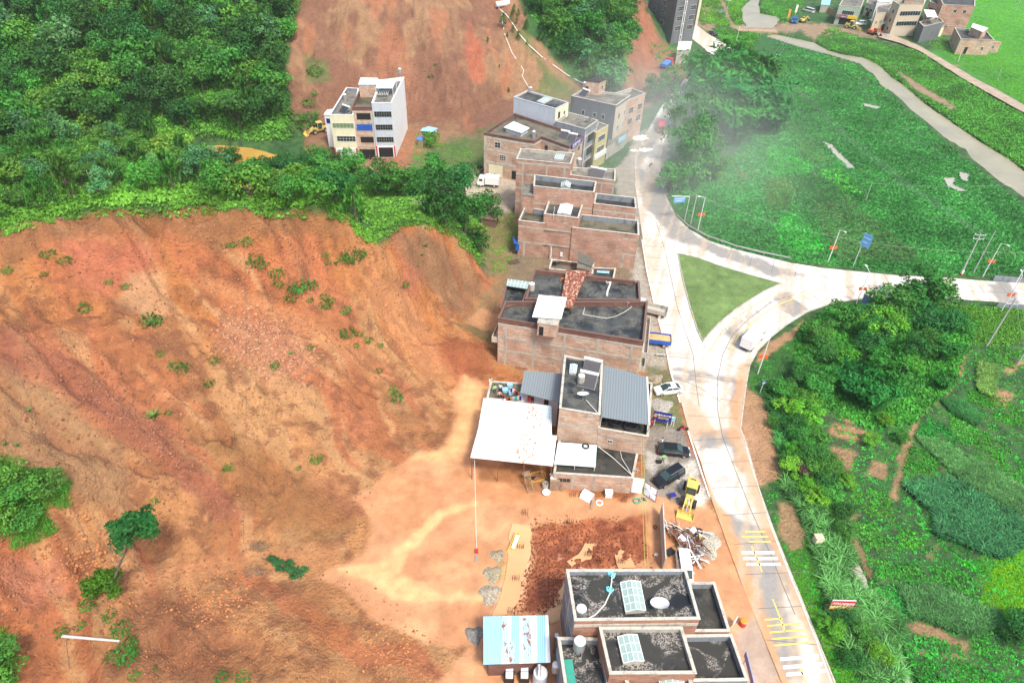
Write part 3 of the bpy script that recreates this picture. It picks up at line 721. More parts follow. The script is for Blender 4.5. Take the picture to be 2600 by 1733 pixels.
M_dark = flat("dark_interior", (.012, .012, .012), .9)
M_frame = flat("aluminium_frame", (.55, .56, .55), .5)
M_whitep = flat("white_paint", (.78, .78, .76), .45, 0, .06)
M_steel = flat("stainless_steel", (.60, .62, .63), .28, .7)
M_pipe = flat("white_plastic_pipe", (.74, .73, .68), .5)
M_skyl = NT("pale_green_skylight")
_w = M_skyl.node("ShaderNodeTexWave", wave_type='BANDS', bands_direction='X'); M_skyl.link(M_skyl.pos(), _w.inputs['Vector']); _w.inputs['Scale'].default_value = 2.2
M_skyl = M_skyl.done(M_skyl.mix(_w.outputs['Fac'], (.24, .35, .32), (.36, .47, .44)), .3)
M_blue = flat("blue_paint", (.02, .10, .42), .5)
M_bluetarp = flat("blue_tarpaulin", (.06, .22, .60), .6, 0, .3)
M_lightblue = flat("light_blue_sheet", (.30, .60, .80), .5, 0, .1)
M_black = flat("black_rubber", (.012, .012, .012), .7)
M_red = flat("red_paint", (.55, .03, .02), .5)
M_orange = flat("orange_paint", (.75, .28, .03), .5)
M_yel = flat("yellow_paint", (.72, .48, .04), .45)
M_wood = flat("weathered_wood", (.30, .22, .15), .85, 0, .3)
M_rust = flat("rusty_steel", (.20, .075, .04), .85, 0, .3)
M_green = flat("green_paint", (.04, .32, .24), .5)

def rect_uv(L, h, z0): return [(0, z0), (L, z0), (L, z0 + h), (0, z0 + h)]
class Bld:
 def __init__(s, name, label, cat, px, Z, z0=0.0, par=.9, th=.22, wall=None, roof=None, inner=None, cap=None, root=None, group=None, poly=None, parmat=None, capw=.07):
  wall = wall or M_brick; roof = roof or M_roofg; inner = inner or M_conc; cap = cap or M_conc_l
  s.Z, s.z0, s.par = Z, z0, par
  s.p = [Vector((q[0], q[1])) for q in (poly or [pw(a, b, Z)[:2] for a, b in px])]
  n = s.n = len(s.p)
  if root is None:
   c = sum((Vector((q.x, q.y, 0)) for q in s.p), Vector()) / n; c.z = z0
   root = empty(name, c, label, cat, group)
  s.root = root
  m = MB(); m.prism([q[:] for q in s.p], z0, Z - par); m.build('wall', wall, root)
  s.inner = s.inset(th)
  if par > .05:
   m = MB(); mi = MB(); mc = MB()
   u = 0; o = s.inset(-capw); ii = s.inset(th + capw * .6)
   for i in range(n):
    j = (i + 1) % n; a, b, c, d = s.p[i], s.p[j], s.inner[j], s.inner[i]
    L = (b - a).length
    m.quad((*a, Z - par), (*b, Z - par), (*b, Z), (*a, Z), rect_uv(L, par, Z - par))
    L2 = (c - d).length
    mi.quad((*c, Z - par), (*d, Z - par), (*d, Z), (*c, Z), rect_uv(L2, par, Z - par))
    mi.quad((*a, Z), (*b, Z), (*c, Z), (*d, Z), rect_uv(L, th, 0))
    for (e, f, g, h_), z1, z2 in (((o[i], o[j], ii[j], ii[i]), Z + .01, Z + .07),):
     vs = [(*e, z1), (*f, z1), (*g, z1), (*h_, z1), (*e, z2), (*f, z2), (*g, z2), (*h_, z2)]
     mc.add(vs, [(4, 5, 6, 7), (0, 1, 5, 4), (2, 3, 7, 6), (3, 2, 1, 0)])
   m.build('parapet', parmat or wall, root); mi.build('parapet_lining', inner, root); mc.build('parapet_coping', cap, root)
   r = MB(); q = s.inset(th - .01); r.add([(*a, Z - par + .012) for a in q], [tuple(range(n))]); r.build('roof', roof, root)
  else:
   r = MB(); q = s.inset(-.12); r.prism([a[:] for a in q], Z + .003, Z + .15); r.build('roof', roof, root)
 def inset(s, d):
  out = []; n = len(s.p)
  for i in range(n):
   a, b, c = s.p[i - 1], s.p[i], s.p[(i + 1) % n]
   e1, e2 = (b - a).normalized(), (c - b).normalized()
   n1, n2 = Vector((-e1.y, e1.x)), Vector((-e2.y, e2.x))
   k = (n1 + n2); k = k / max(.3, k.dot(n1)) if k.length > 1e-6 else n1
   out.append(b + k * d)
  return out
 def W(s, i, u, z, out=0.0):
  """point on wall i at fraction (or metres if >1) u along it"""
  a, b = s.p[i], s.p[(i + 1) % s.n]; e = (b - a); L = e.length; e = e / L
  t = u * L if abs(u) <= 1.2 else u
  nr = Vector((e.y, -e.x))
  q = a + e * t + nr * out
  return Vector((q.x, q.y, z))
 def L(s, i): return (s.p[(i + 1) % s.n] - s.p[i]).length
 def slab(s, m, i, u0, u1, za, zb, o0, o1):
  a, b, c, d = s.W(i, u0, za, o0), s.W(i, u1, za, o0), s.W(i, u1, za, o1), s.W(i, u0, za, o1)
  vs = [d, c, b, a] + [Vector((q.x, q.y, zb)) for q in (d, c, b, a)]
  m.add(vs, [(3, 2, 1, 0), (4, 5, 6, 7), (0, 1, 5, 4), (1, 2, 6, 5), (2, 3, 7, 6), (3, 0, 4, 7)])
 def frame(s, i, bands=(), cols=(), w=.32, proud=.035, mat=None, name='concrete_frame', u0=0.0, u1=1.0, ztop=None, zbot=None):
  m = MB(); zt = ztop if ztop is not None else s.Z - s.par; zb = zbot if zbot is not None else s.z0
  for z in bands: s.slab(m, i, u0, u1, z - w / 2, z + w / 2, -.05, proud + .004)
  for u in cols: s.slab(m, i, u - w / 2 / s.L(i), u + w / 2 / s.L(i), zb, zt, -.05, proud)
  return m.build(name, mat or M_conc, s.root)
 def window(s, i, u, z, w, h, grid=(2, 1), pane=None, frame=None, name='window', sill=False):
  """window centred at fraction u, sill height z"""
  L = s.L(i); a, b = (u * L - w / 2) / L, (u * L + w / 2) / L
  m = MB(); t = .07 / L
  s.slab(m, i, a, a + t, z, z + h, -.03, .07); s.slab(m, i, b - t, b, z, z + h, -.03, .07)
  s.slab(m, i, a, b, z + h - .07, z + h + .003, -.03, .075); s.slab(m, i, a, b, z - .003, z + .07, -.03, .075)
  for k in range(1, grid[0]): x = a + (b - a) * k / grid[0]; s.slab(m, i, x - t / 3, x + t / 3, z, z + h, -.03, .06)
  for k in range(1, grid[1]): y = z + h * k / grid[1]; s.slab(m, i, a, b, y - .02, y + .02, -.03, .062)
  f = m.build(name, frame or M_frame, s.root)
  g_ = MB(); s.slab(g_, i, a + t * .5, b - t * .5, z + .03, z + h - .03, -.06, .02)
  g_.build('pane', pane or M_glass, f)
  return f
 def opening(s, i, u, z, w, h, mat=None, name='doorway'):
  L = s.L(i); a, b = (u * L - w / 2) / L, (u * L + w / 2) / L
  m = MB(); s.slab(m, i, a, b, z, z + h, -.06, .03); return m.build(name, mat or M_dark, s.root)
 def balcony(s, i, u0, u1, z, depth, h=1.0, mat=None, edge=None):
  m = MB(); s.slab(m, i, u0, u1, z - .12, z, 0, depth)
  for (a, b, c, d) in ((u0, u1, depth - .12, depth), (u0, u0 + .12 / s.L(i), 0, depth - .121), (u1 - .12 / s.L(i), u1, 0, depth - .121)):
   s.slab(m, i, a, b, z + .001, z + h, c, d)
  o = m.build('balcony', mat or M_brick, s.root)
  return o
 def skylight(s, px, gable=.35, hgt=.5, mat=None, z=None, lines=(3, 4)):
  """glazed roof light on four ground corners given by pixels of its top edge"""
  z0 = (s.Z - s.par if z is None else z) + .01
  q = [Vector(pw(a, b, z0 + hgt)[:2]) for a, b in px]        # FL FR BR BL
  m = MB()
  m.add([(*p, z0) for p in q] + [(*p, z0 + hgt) for p in q], [(0, 1, 5, 4), (1, 2, 6, 5), (2, 3, 7, 6), (3, 0, 4, 7)])
  base = m.build('skylight', M_conc_l, s.root)
  g_ = MB(); f = MB(); zt = z0 + hgt
  rf, rb = (q[0] + q[1]) / 2, (q[3] + q[2]) / 2
  A = [(*q[0], zt), (*q[1], zt), (*q[2], zt), (*q[3], zt), (*rf, zt + gable), (*rb, zt + gable)]
  g_.add(A, [(0, 4, 5, 3), (4, 1, 2, 5), (0, 1, 4), (2, 3, 5)])
  g_.build('glazing', mat or M_skyl, base)
  A = [Vector(a) + up(.03) for a in A]
  for e in ((0, 4), (4, 1), (1, 2), (2, 5), (5, 3), (3, 0), (4, 5)): f.bar(A[e[0]], A[e[1]], .07, .04)
  for k in range(1, lines[1]):
   t = k / lines[1]
   l, mm, r_ = A[0].lerp(A[3], t), A[4].lerp(A[5], t), A[1].lerp(A[2], t); f.bar(l, mm, .05, .03); f.bar(mm, r_, .05, .03)
  for t in (.5,):
   f.bar(A[0].lerp(A[4], t), A[3].lerp(A[5], t), .05, .03); f.bar(A[4].lerp(A[1], t), A[5].lerp(A[2], t), .05, .03)
  f.build('glazing_bars', M_whitep, base)
  return base

def cA(x, y): return (1280 + x / 4.479, 370 + y / 4.479)
def cB(x, y): return (1200 + x / 4.706, 680 + y / 4.706)
def cC(x, y): return (1190 + x / 4.706, 980 + y / 4.706)
def cD(x, y): return (1200 + x / 5.01, 1420 + y / 5.01)
def cE(x, y): return (1540 + x / 5.01, 1420 + y / 5.01)
def cG(x, y): return (1200 + x / 4.752, 190 + y / 4.752)
def cW(x, y): return (800 + x / 5.406, 160 + y / 5.406)
def cT(x, y): return (2050 + x / 4.278, y / 4.278)
def cU(x, y): return (1600 + x / 5.115, y / 5.115)
def cS(x, y): return (1200 + x / 4.706, y / 4.706)
def cX(x, y): return (1620 + x / 5.808, 1180 + y / 5.808)
def L2(f, pts): return [f(*p) for p in pts]

# ---- a : tall narrow house with grey roof and the long lower roof to the road
a1 = Bld('brick_house', 'tall narrow red brick house with a grey roof beside the side street', 'house', L2(cA, [(140,150),(755,210),(800,85),(190,30)]), 13.3, par=.7, roof=M_roofg, inner=M_conc)
a1.frame(0, bands=(3.3, 6.6, 9.9, 12.45), cols=(.13, .57, .9), w=.4, ztop=12.6)
a1.skylight(L2(cA, [(570,145),(665,160),(690,95),(600,85)]), gable=0.02, hgt=.3, lines=(2, 2))
a2 = Bld('brick_house', None, None, L2(cA, [(752,335),(1262,400),(1268,265),(760,250)]), 10.3, par=.7, roof=M_roofg, root=a1.root, inner=M_conc)
a2.frame(0, bands=(3.3, 6.6, 9.4), cols=(.02, .72, .98), w=.36)
a2.frame(1, bands=(3.3, 6.6, 9.4), w=.3)
# ---- b
b1 = Bld('brick_house', 'red brick house with a long black roof tray and small gabled skylight', 'house', L2(cA, [(335,460),(1025,530),(1050,410),(345,330)]), 13.0, par=1.1, roof=M_roofk2, inner=M_conc_blue)
b1.frame(0, bands=(9.3,), cols=(), w=.3)
b1.skylight(L2(cA, [(645,462),(745,480),(765,405),(660,392)]), gable=.5, hgt=.25, lines=(2, 3))
b2 = Bld('', None, None, L2(cA, [(1020,658),(1505,715),(1490,590),(1045,540)]), 10.3, par=1.2, roof=M_roofk2, root=b1.root, inner=M_conc_blue)
b2.frame(0, bands=(6.6, 8.9), cols=(.25, .8), w=.3); b2.frame(1, bands=(3.3, 6.6, 8.9), cols=(.05, .95), w=.3)
b3 = Bld('', None, None, [cA(205, 560), cA(335, 575), cA(345, 445), cA(240, 435)], 10.9, par=.05, roof=M_roofg, root=b1.root)
# ---- c
c1 = Bld('brick_house', 'red brick house with a water tank on its raised stair roof, third of the row', 'house', L2(cA, [(165,850),(455,885),(465,735),(235,695)]), 8.0, par=1.0, roof=M_roofm, inner=M_conc_blue)
c2 = Bld('', None, None, L2(cA, [(455,775),(845,825),(895,665),(510,620)]), 10.0, par=.6, roof=M_roofw, root=c1.root, inner=M_conc)
c2.skylight(L2(cA, [(605,765),(755,785),(785,680),(645,655)]), gable=.25, hgt=.35, lines=(1, 1), mat=M_whiteblue)
c3 = Bld('', None, None, L2(cA, [(775,930),(1535,1015),(1525,850),(875,780)]), 7.95, par=1.0, roof=M_roofm, root=c1.root, inner=M_conc_blue)
# long front wall as one plane for frame work
cf = Bld.__new__(Bld); cf.root = c1.root; cf.p = [c1.p[0], c3.p[1], c3.p[2], c1.p[3]]; cf.n = 4; cf.Z = 7.9; cf.z0 = 0; cf.par = .9
cf.frame(0, bands=(6.75, 3.3), cols=(), w=.34); cf.frame(0, bands=(), cols=(.055, .285, .64, .9), w=.34, ztop=3.3)
cf.frame(1, bands=(3.3, 6.75), cols=(.08, .92), w=.3)
for z in (.6, 4.2): cf.window(1, .5, z, 3.2, 1.6, (4, 2))
cf.opening(0, .38, .9, .5, 1.0, M_whitep, 'air_conditioner')
# ---- low annex row between c and d
an = Bld('brick_annex', 'low mossy brick annex with a courtyard below the third house', 'annex', [cA(510,1400), cA(1010,1455), cA(1020,1350), cA(540,1290)], 3.4, par=.8, wall=M_brick, roof=M_roofm, inner=M_brick_d)
sh = Bld('tiled_hut', 'small brick hut with a grey tiled lean-to roof between the brick houses', 'hut', [cA(830,1390), cA(965,1420), cA(1010,1330), cA(850,1300)], 5.2, par=.0, wall=M_brick, roof=M_roofm)
sh.opening(0, .25, 3.2, .8, 1.6)
M_tiles = stained("grey_roof_tiles", (.13, .125, .10), (.06, .06, .045), 4)
q = [pw(*cA(825,1310), 5.6), pw(*cA(995,1375), 5.6), pw(*cA(1020,1290), 6.4), pw(*cA(845,1205), 6.4)]
m = MB(); m.add(q + [v_ - up(.12) for v_ in q], Q6); m.build('lean_to_roof', M_tiles, sh.root)
an2 = Bld('brick_annex', 'low dark-roofed annex with a light blue sheet on its roof', 'annex', [cA(950,1500), cA(1245,1520), cA(1270,1395), cA(985,1385)], 3.4, par=.8, wall=M_brick_d, roof=M_roofk2, inner=M_brick_d)
m = MB(); q = [pw(*p, 2.9) for p in L2(cA, [(1055,1440),(1195,1450),(1200,1418),(1058,1412)])]; m.add(q + [v_ - up(.06) for v_ in q], Q6)
tag(m.build('plastic_sheet', M_lightblue, off=q[0]), 'light blue plastic sheet lying on the dark annex roof', 'sheet').location = q[0]

# ---- d : black wet roof with rusty strip
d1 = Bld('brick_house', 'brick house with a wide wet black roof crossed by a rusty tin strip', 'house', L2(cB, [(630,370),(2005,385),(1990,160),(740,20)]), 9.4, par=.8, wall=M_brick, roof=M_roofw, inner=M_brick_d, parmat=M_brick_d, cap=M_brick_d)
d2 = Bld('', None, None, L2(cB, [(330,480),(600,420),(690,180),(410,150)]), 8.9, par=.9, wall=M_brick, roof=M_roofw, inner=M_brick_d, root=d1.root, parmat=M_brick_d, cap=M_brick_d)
m = MB(); q = [pw(*p, 9.7) for p in L2(cB, [(1080,470),(1190,478),(1370,40),(1120,20)])]; q[0] = pw(*cB(1045,460), 9.7)
m.add(q + [v_ - up(.06) for v_ in q], Q6); m.build('rusty_tin_roof', M_rustmetal, d1.root)
m = MB()
for k in range(5): m.bar(q[0].lerp(q[3], k / 4) + up(-.08), q[1].lerp(q[2], k / 4) + up(-.08), .08)
for p in q: m.bar(p - up(.1), p - up(1.1), .1)
m.build('tin_roof_posts', M_rust, d1.root)
# glazed canopy at the back left corner
m = MB(); q = [pw(*p, 9.3) for p in L2(cB, [(405,212),(650,250),(680,165),(425,132)])]
m.add(q + [v_ - up(.06) for v_ in q], Q6); cn = m.build('glazed_canopy', M_skyl, d1.root)
m = MB()
for k in range(7): m.bar(q[0].lerp(q[1], k / 6) + up(.04), q[3].lerp(q[2], k / 6) + up(.04), .06)
m.bar(q[0].lerp(q[3], .5) + up(.05), q[1].lerp(q[2], .5) + up(.05), .06)
m.build('canopy_bars', M_whitep, cn)
# ---- e : big pale brick wall with concrete grid
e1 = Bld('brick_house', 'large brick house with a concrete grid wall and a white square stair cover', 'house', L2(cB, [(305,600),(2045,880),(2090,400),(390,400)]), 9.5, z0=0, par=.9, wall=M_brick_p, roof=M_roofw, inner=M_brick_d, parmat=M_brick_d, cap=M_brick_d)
e1.frame(0, bands=(8.35, 5.75, 3.0), cols=(.055, .26, .47, .70, .93), w=.36)
e1.frame(1, bands=(8.35, 5.75, 3.0), cols=(.05, .95), w=.36)
for z in (3.6, 6.3):
 for u in (.3, .7): e1.window(1, u, z, 1.6, 1.5)
for z in (3.2, 6.2): e1.window(3, .5, z, 1.5, 1.5)
e1.balcony(1, .05, .95, 5.9, 1.0, 1.0, M_conc_l); e1.balcony(1, .05, .95, 3.0, 1.0, 1.0, M_conc_l)
e1.balcony(3, .05, .95, 4.3, 1.1, 1.0, M_brick_p)
st = Bld('', None, None, L2(cB, [(780,660),(1005,690),(1040,610),(800,590)]), 11.0, z0=8.6, par=0, wall=M_brick_p, roof=M_conc, root=e1.root)
st.opening(0, .2, 8.7, .7, 1.7);
m = MB(); q = [pw(*p, 11.5) for p in L2(cB, [(712,580),(1060,605),(1128,350),(790,320)])]
m.add(q + [v_ - up(.14) for v_ in q], Q6); wc = m.build('white_stair_roof', M_whitep, e1.root)
m = MB(); q = [pw(*p, 11.56) for p in L2(cB, [(872,465),(965,470),(978,412),(888,405)])]
m.add(q + [v_ - up(.1) for v_ in q], [(0,1,2,3),(0,4,5,1),(1,5,6,2),(2,6,7,3),(3,7,4,0)]); m.build('roof_light', M_whiteblue, wc)
# ---- f : tower with solar heater, right wing with grey-blue roof
f1 = Bld('brick_house', 'brick tower house with solar water heater on its dark roof beside the white metal shed', 'house', L2(cC, [(1085,265),(1570,345),(1600,-272),(1147,-367)]), 9.6, z0=3.2, par=.25, wall=M_brick_p, roof=M_roofw, cap=M_conc_l, inner=M_conc_l)
f1.frame(0, bands=(6.7,), w=.3)
f1.skylight(L2(lambda x, y: cB(x, y), [(1158,1255),(1235,1262),(1252,1160),(1168,1148)]), gable=.15, hgt=.3, lines=(2, 2))
wp_ = [pw(*cC(1545,700), 3.2), pw(*cC(2080,750), 3.2)]
ax = (Vector(f1.p[1]) - Vector(f1.p[0])).normalized(); bk = Vector((-ax.y, ax.x))
W0 = Vector(f1.p[1]) + ax * .03; W1 = Vector(f1.p[1]) + ax * 6.9
f2 = Bld('', None, None, None, 7.0, z0=3.2, par=.9, wall=M_brick_p, roof=M_roofk2, poly=[W0, W1, W1 + bk * 11, W0 + bk * 11], root=f1.root, inner=M_brick_d)  # dark roof and lining colours imitate the shade under the metal sheet
f2.frame(0, bands=(5.9,), w=.26)
f2.window(0, .27, 4.5, .75, .6, (2, 1))
m = MB(); q = [pw(*cC(1585,365), 8.7), pw(*cC(2160,460), 8.5), pw(*cB(2085,1300), 8.5), pw(*cB(1560,1160), 8.7)]
m.add(q + [v_ - up(.1) for v_ in q], Q6); gr = m.build('grey_metal_roof', M_greymetal, f1.root)
m = MB(); m.bar(q[1], q[2], .22, .12); m.build('roof_trim', M_whitep, gr)
m = MB()
for t in (0, .5, 1):
 for a_, b_ in ((q[0], q[3]), (q[1], q[2])):
  p = a_.lerp(b_, t); m.bar(p - up(.05), (p.x * .995 + q[0].x * .005, p.y, 6.1), .1)
m.build('roof_posts', M_conc_l, f1.root)
# lower floor under tower and wing with its black roof
X0 = Vector(f1.p[0]) ; low = [Vector(pw(*cC(1015,1040), 3.2)[:2]), Vector(pw(*cC(1962,1100), 3.2)[:2]), W1 + ax * .1 + bk * 11.5, Vector(f1.p[0]) + bk * 12]
fl = Bld('', None, None, None, 3.2, z0=0, par=.15, wall=M_brick_p, roof=M_roofk2, poly=low, root=f1.root)
fl.frame(0, cols=(.02, .25, .52), w=.3)
fl.frame(1, bands=(2.9,), cols=(.02, .3, .6, .9), w=.3)
for u in (.15, .45, .75): fl.opening(1, u, .05, 3.0, 2.5, M_dark, 'garage_opening')
fl.window(0, .12, 1.5, 2.2, .9, (4, 1), frame=M_wood)
# light blue roof panel on the lower roof
m = MB(); q = [pw(*cC(1020,930), 3.9), pw(*cC(1515,965), 3.9), pw(*cC(1532,705), 4.1), pw(*cC(1065,665), 4.1)]
m.add(q + [v_ - up(.07) for v_ in q], Q6); m.build('pale_blue_roof', M_bluemetal, f1.root)
m = MB()
for t in (.02, .5, .98): p = q[0].lerp(q[1], t); m.bar(p - up(.05), (p.x, p.y, 3.0), .1)
m.build('roof_posts', M_conc_l, f1.root)
# ---- white metal shed
def roof_sheet(name, q, mat, th=.08):
 m = MB(); m.add(q + [v_ - up(th) for v_ in q], Q6); return m
q = [pw(*cC(20,850), 4.6), pw(*cC(1008,952), 4.6), pw(*cC(1052,590), 5.0), pw(*cC(120,480), 5.0)]
s1 = empty('metal_shed', (q[0] + q[1]) / 2 - up(4.6), 'big open shed with a bright white sheet roof standing in the mud', 'shed')
roof_sheet('', q, None).build('roof', M_whitemetal, s1)
q2 = [pw(*cC(118,476), 5.05), pw(*cC(992,580), 5.05), pw(*cC(990,235), 5.3), pw(*cC(178,140), 5.3)]
roof_sheet('', q2, None).build('roof', M_whitemetal, s1)
M_rustsheet = corr("rust_spotted_sheet", (.80, .82, .82), (.42, .22, .10), 1.0, R(8))
M_oldsheet = corr("old_blue_white_sheet", (.62, .78, .82), (.36, .26, .20), .5, R(8))
def strip_on(qa, u0, u1, mat):
 a, b, c, d = qa; z = up(.012); return roof_sheet('', [a.lerp(b, u0) + z, a.lerp(b, u1) + z, d.lerp(c, u1) + z, d.lerp(c, u0) + z], None, .01).build('roof_sheet', mat, s1)
strip_on(q, .53, .76, M_rustsheet); strip_on(q2, .64, .86, M_rustsheet); strip_on(q2, .50, .637, M_oldsheet); strip_on(q2, .863, .995, M_oldsheet); strip_on(q, .763, .99, M_oldsheet)
m = MB()
for t in (.0, .33, .66, 1.):
 for a_, b_, e_ in ((q[0], q[1], .1), (q2[3], q2[2], -.2), (q[3], q[2], .15)):
  p = a_.lerp(b_, .015 + .97 * t); m.bar((p.x, p.y + e_, p.z - .1), (p.x, p.y + e_, -.1), .12)
m.bar(q[0] + Vector((0, .1, -.16)), q[1] + Vector((0, .1, -.16)), .1, .14); m.bar(q[3] + up(-.16), q[2] + up(-.16), .1, .14)
m.build('frame', M_rust, s1)
# ---- left wing with grey roof
q = [pw(*cC(618,62), 6.0), pw(*cC(945,190), 6.0), pw(*cB(1070,1262), 6.6), pw(*cB(622,1218), 6.6)]
q[1] = pw(*cC(1085,195), 6.0); q[0] = pw(*cC(616,75), 6.0)
lw = empty('side_wing', (q[0] + q[2]) / 2 - up(6.3), 'white-walled wing with a grey ribbed roof behind the white shed', 'outbuilding')
roof_sheet('', q, None).build('roof', M_greymetal, lw)
lwb = Bld('', None, None, None, 5.7, z0=0, par=0, wall=M_whiteblue, roof=M_conc, poly=[Vector((q[0].x + .3, q[0].y + .9)), Vector((q[1].x - .1, q[1].y + .9)), Vector((q[2].x - .1, q[2].y - .3)), Vector((q[3].x + .3, q[3].y - .3))], root=lw)
lwb.window(0, .25, 4.0, 1.2, 1.0); lwb.opening(0, .68, 3.3, .7, 1.9)
# the terrace with people
tr = Bld('roof_terrace', 'small open roof terrace with weeds, people and washing behind the white shed', 'terrace', [cC(215,150), cC(660,190), cB(640,1380), cB(215,1352)], 3.6, par=.12, wall=M_conc, roof=M_roofm, inner=M_conc)

# ---- bottom houses
g1 = Bld('concrete_house', 'near house with stained black roof, green glazed skylight and large white dish', 'house', L2(lambda x, y: (x, y), [cD(1300,775), cE(1187,755), cE(1010,125), cD(1195,130)]), 10.0, par=.7, wall=M_brick_o, roof=M_roofk, inner=M_conc_blue)
g1.frame(0, bands=(9.0,), w=.5, mat=M_conc_l)
g1.frame(3, bands=(3.2, 6.4), cols=(.5,), w=.3)
m = MB(); g1.slab(m, 3, 0.002, .998, .02, 9.98, .001, .012); m.build('wall_render', M_conc_blue, g1.root)
g1.skylight(L2(cE, [(245,665),(500,645),(430,280),(175,290)]), gable=.4, hgt=.45, lines=(3, 4))
g1b = Bld('', None, None, L2(cE, [(985,912),(1570,912),(1375,290),(1060,290)]), 7.2, par=.9, wall=M_brick_o, roof=M_roofk2, inner=M_conc_blue, root=g1.root)
m = MB(); g1b.slab(m, 1, 0, 1, 7.0, 7.12, .0, .12); m.build('orange_edge_trim', M_orange, g1.root)
for z in (.3, 3.6): g1b.window(1, .5, z, 2.4, 2.0, (3, 1))
g2 = Bld('concrete_house', 'near house with a cluttered black roof and a grilled skylight', 'house', [cD(1745,1450), cE(1140,1445), cE(958,858), cD(1612,860)], 9.0, par=.65, wall=M_brick_o, roof=M_roofk, inner=M_conc)
g2.skylight(L2(cE, [(215,1315),(478,1288),(390,950),(138,980)]), gable=.3, hgt=.5, lines=(2, 3))
g2b = Bld('', None, None, L2(cE, [(1000,1545),(1800,1535),(1590,950),(985,960)]), 7.0, par=1.0, wall=M_conc_blue, roof=M_roofk, inner=M_conc_blue, root=g2.root)
g2b.window(1, .6, 3.5, 2.4, 2.0, (3, 1)); g2b.opening(1, .35, .05, 3.4, 2.6, M_dark, 'shop_opening')
g3 = Bld('concrete_house', 'near house with a deep black roof terrace holding a steel water tank on legs', 'house', [cD(1190,1700), cD(1760,1700), cD(1625,1000), cD(1085,990)], 6.9, par=1.0, wall=M_conc_blue, roof=M_roofk, inner=M_conc_blue)
g4 = Bld('concrete_house', 'near house cut off by the bottom edge with a green skylight', 'house', [cE(330,1900), cE(1170,1900), cE(1050,1440), cE(225,1455)], 7.6, par=.6, wall=M_brick_o, roof=M_roofk2, inner=M_conc, capw=.1)
g4.skylight(L2(cE, [(700,1760),(1030,1750),(965,1480),(665,1510)]), gable=.35, hgt=.4, lines=(3, 3))

# ---- striped roof shed
q = [pw(*cD(137,1330), 3.4), pw(*cD(992,1302), 3.4), pw(*cD(960,705), 3.9), pw(*cD(135,720), 3.9)]
s2 = empty('striped_shed', (q[0] + q[2]) / 2 - up(3.65), 'shed with a blue and white striped rusty roof at the bottom edge', 'shed')
roof_sheet('', q, None).build('roof', M_stripemetal, s2)
M_blister = corr('blistered_blue_sheet', (.42, .60, .70), (.26, .09, .035), 1.0, 0, .22)
for u0, u1, v0, v1 in ((.28, .37, .02, .98), (.60, .72, .05, .995), (.38, .47, .55, .99)): a, b, c, d = q; z = up(.012); P4 = lambda u, v: a.lerp(b, u).lerp(d.lerp(c, u), 1 - v) + z; roof_sheet('', [P4(u0, v1), P4(u1, v1), P4(u1, v0), P4(u0, v0)], None, .01).build('blistered_sheet', M_blister, s2)
m = MB(); m.prism([(q[0].x + .5, q[0].y + .35), (q[1].x - .3, q[1].y + .35), (q[2].x - .3, q[2].y - .3), (q[3].x + .4, q[3].y - .3)], -.2, 3.3); m.build('wall', M_brick_d, s2)

# ---- corner house with mossy roof (two storeys and shop floor)
k1 = Bld('corner_house', 'weathered brick corner house with a mossy roof, white canopy and ground floor shutters', 'house', L2(cG, [(135,700),(560,775),(745,800),(830,745),(1165,865),(1335,735),(500,465)]), 10.7, par=.7, wall=M_brick_p, roof=M_roofm, inner=M_brick_d, parmat=M_brick_d, cap=M_brick_d)
k1.frame(0, bands=(3.6, 6.8, 9.8), cols=(.04,), w=.5, mat=M_conc_l)
for i in (1, 2, 3): k1.frame(i, bands=(6.8, 9.8), w=.4, mat=M_conc_l)
k1.window(0, .40, 7.6, 1.5, 1.4, (2, 2)); k1.window(0, .55, 4.6, 1.6, 1.4, (3, 3)); k1.opening(0, .35, .1, 3.6, 3.0, M_cream, 'shutter'); k1.opening(0, .9, .3, 1.4, 2.2)
k1.opening(1, .3, 7.4, .9, 1.4); k1.opening(3, .2, 7.2, .9, 1.8); k1.opening(3, .55, 7.6, 1.0, 1.2)
for u in (.25, .72):
 for z in (4.3, 7.6): k1.window(4, u, z, 1.4, 1.5, (2, 1))
k1.frame(4, bands=(3.6, 6.8), w=.35)
m = MB(); q = [pw(*p, 11.2) for p in L2(cG, [(375,632),(590,700),(688,640),(495,560)])]
m.add(q + [v_ - up(.1) for v_ in q], Q6); m.build('white_canopy', M_whitep, k1.root)
m = MB(); qq = [Vector((p.x, p.y)) for p in q]; c_ = sum(qq, Vector((0, 0))) / 4; m.prism([(c_ + (p - c_) * .85)[:] for p in qq], 9.95, 11.08); m.build('stair_block', M_whiteblue, k1.root)
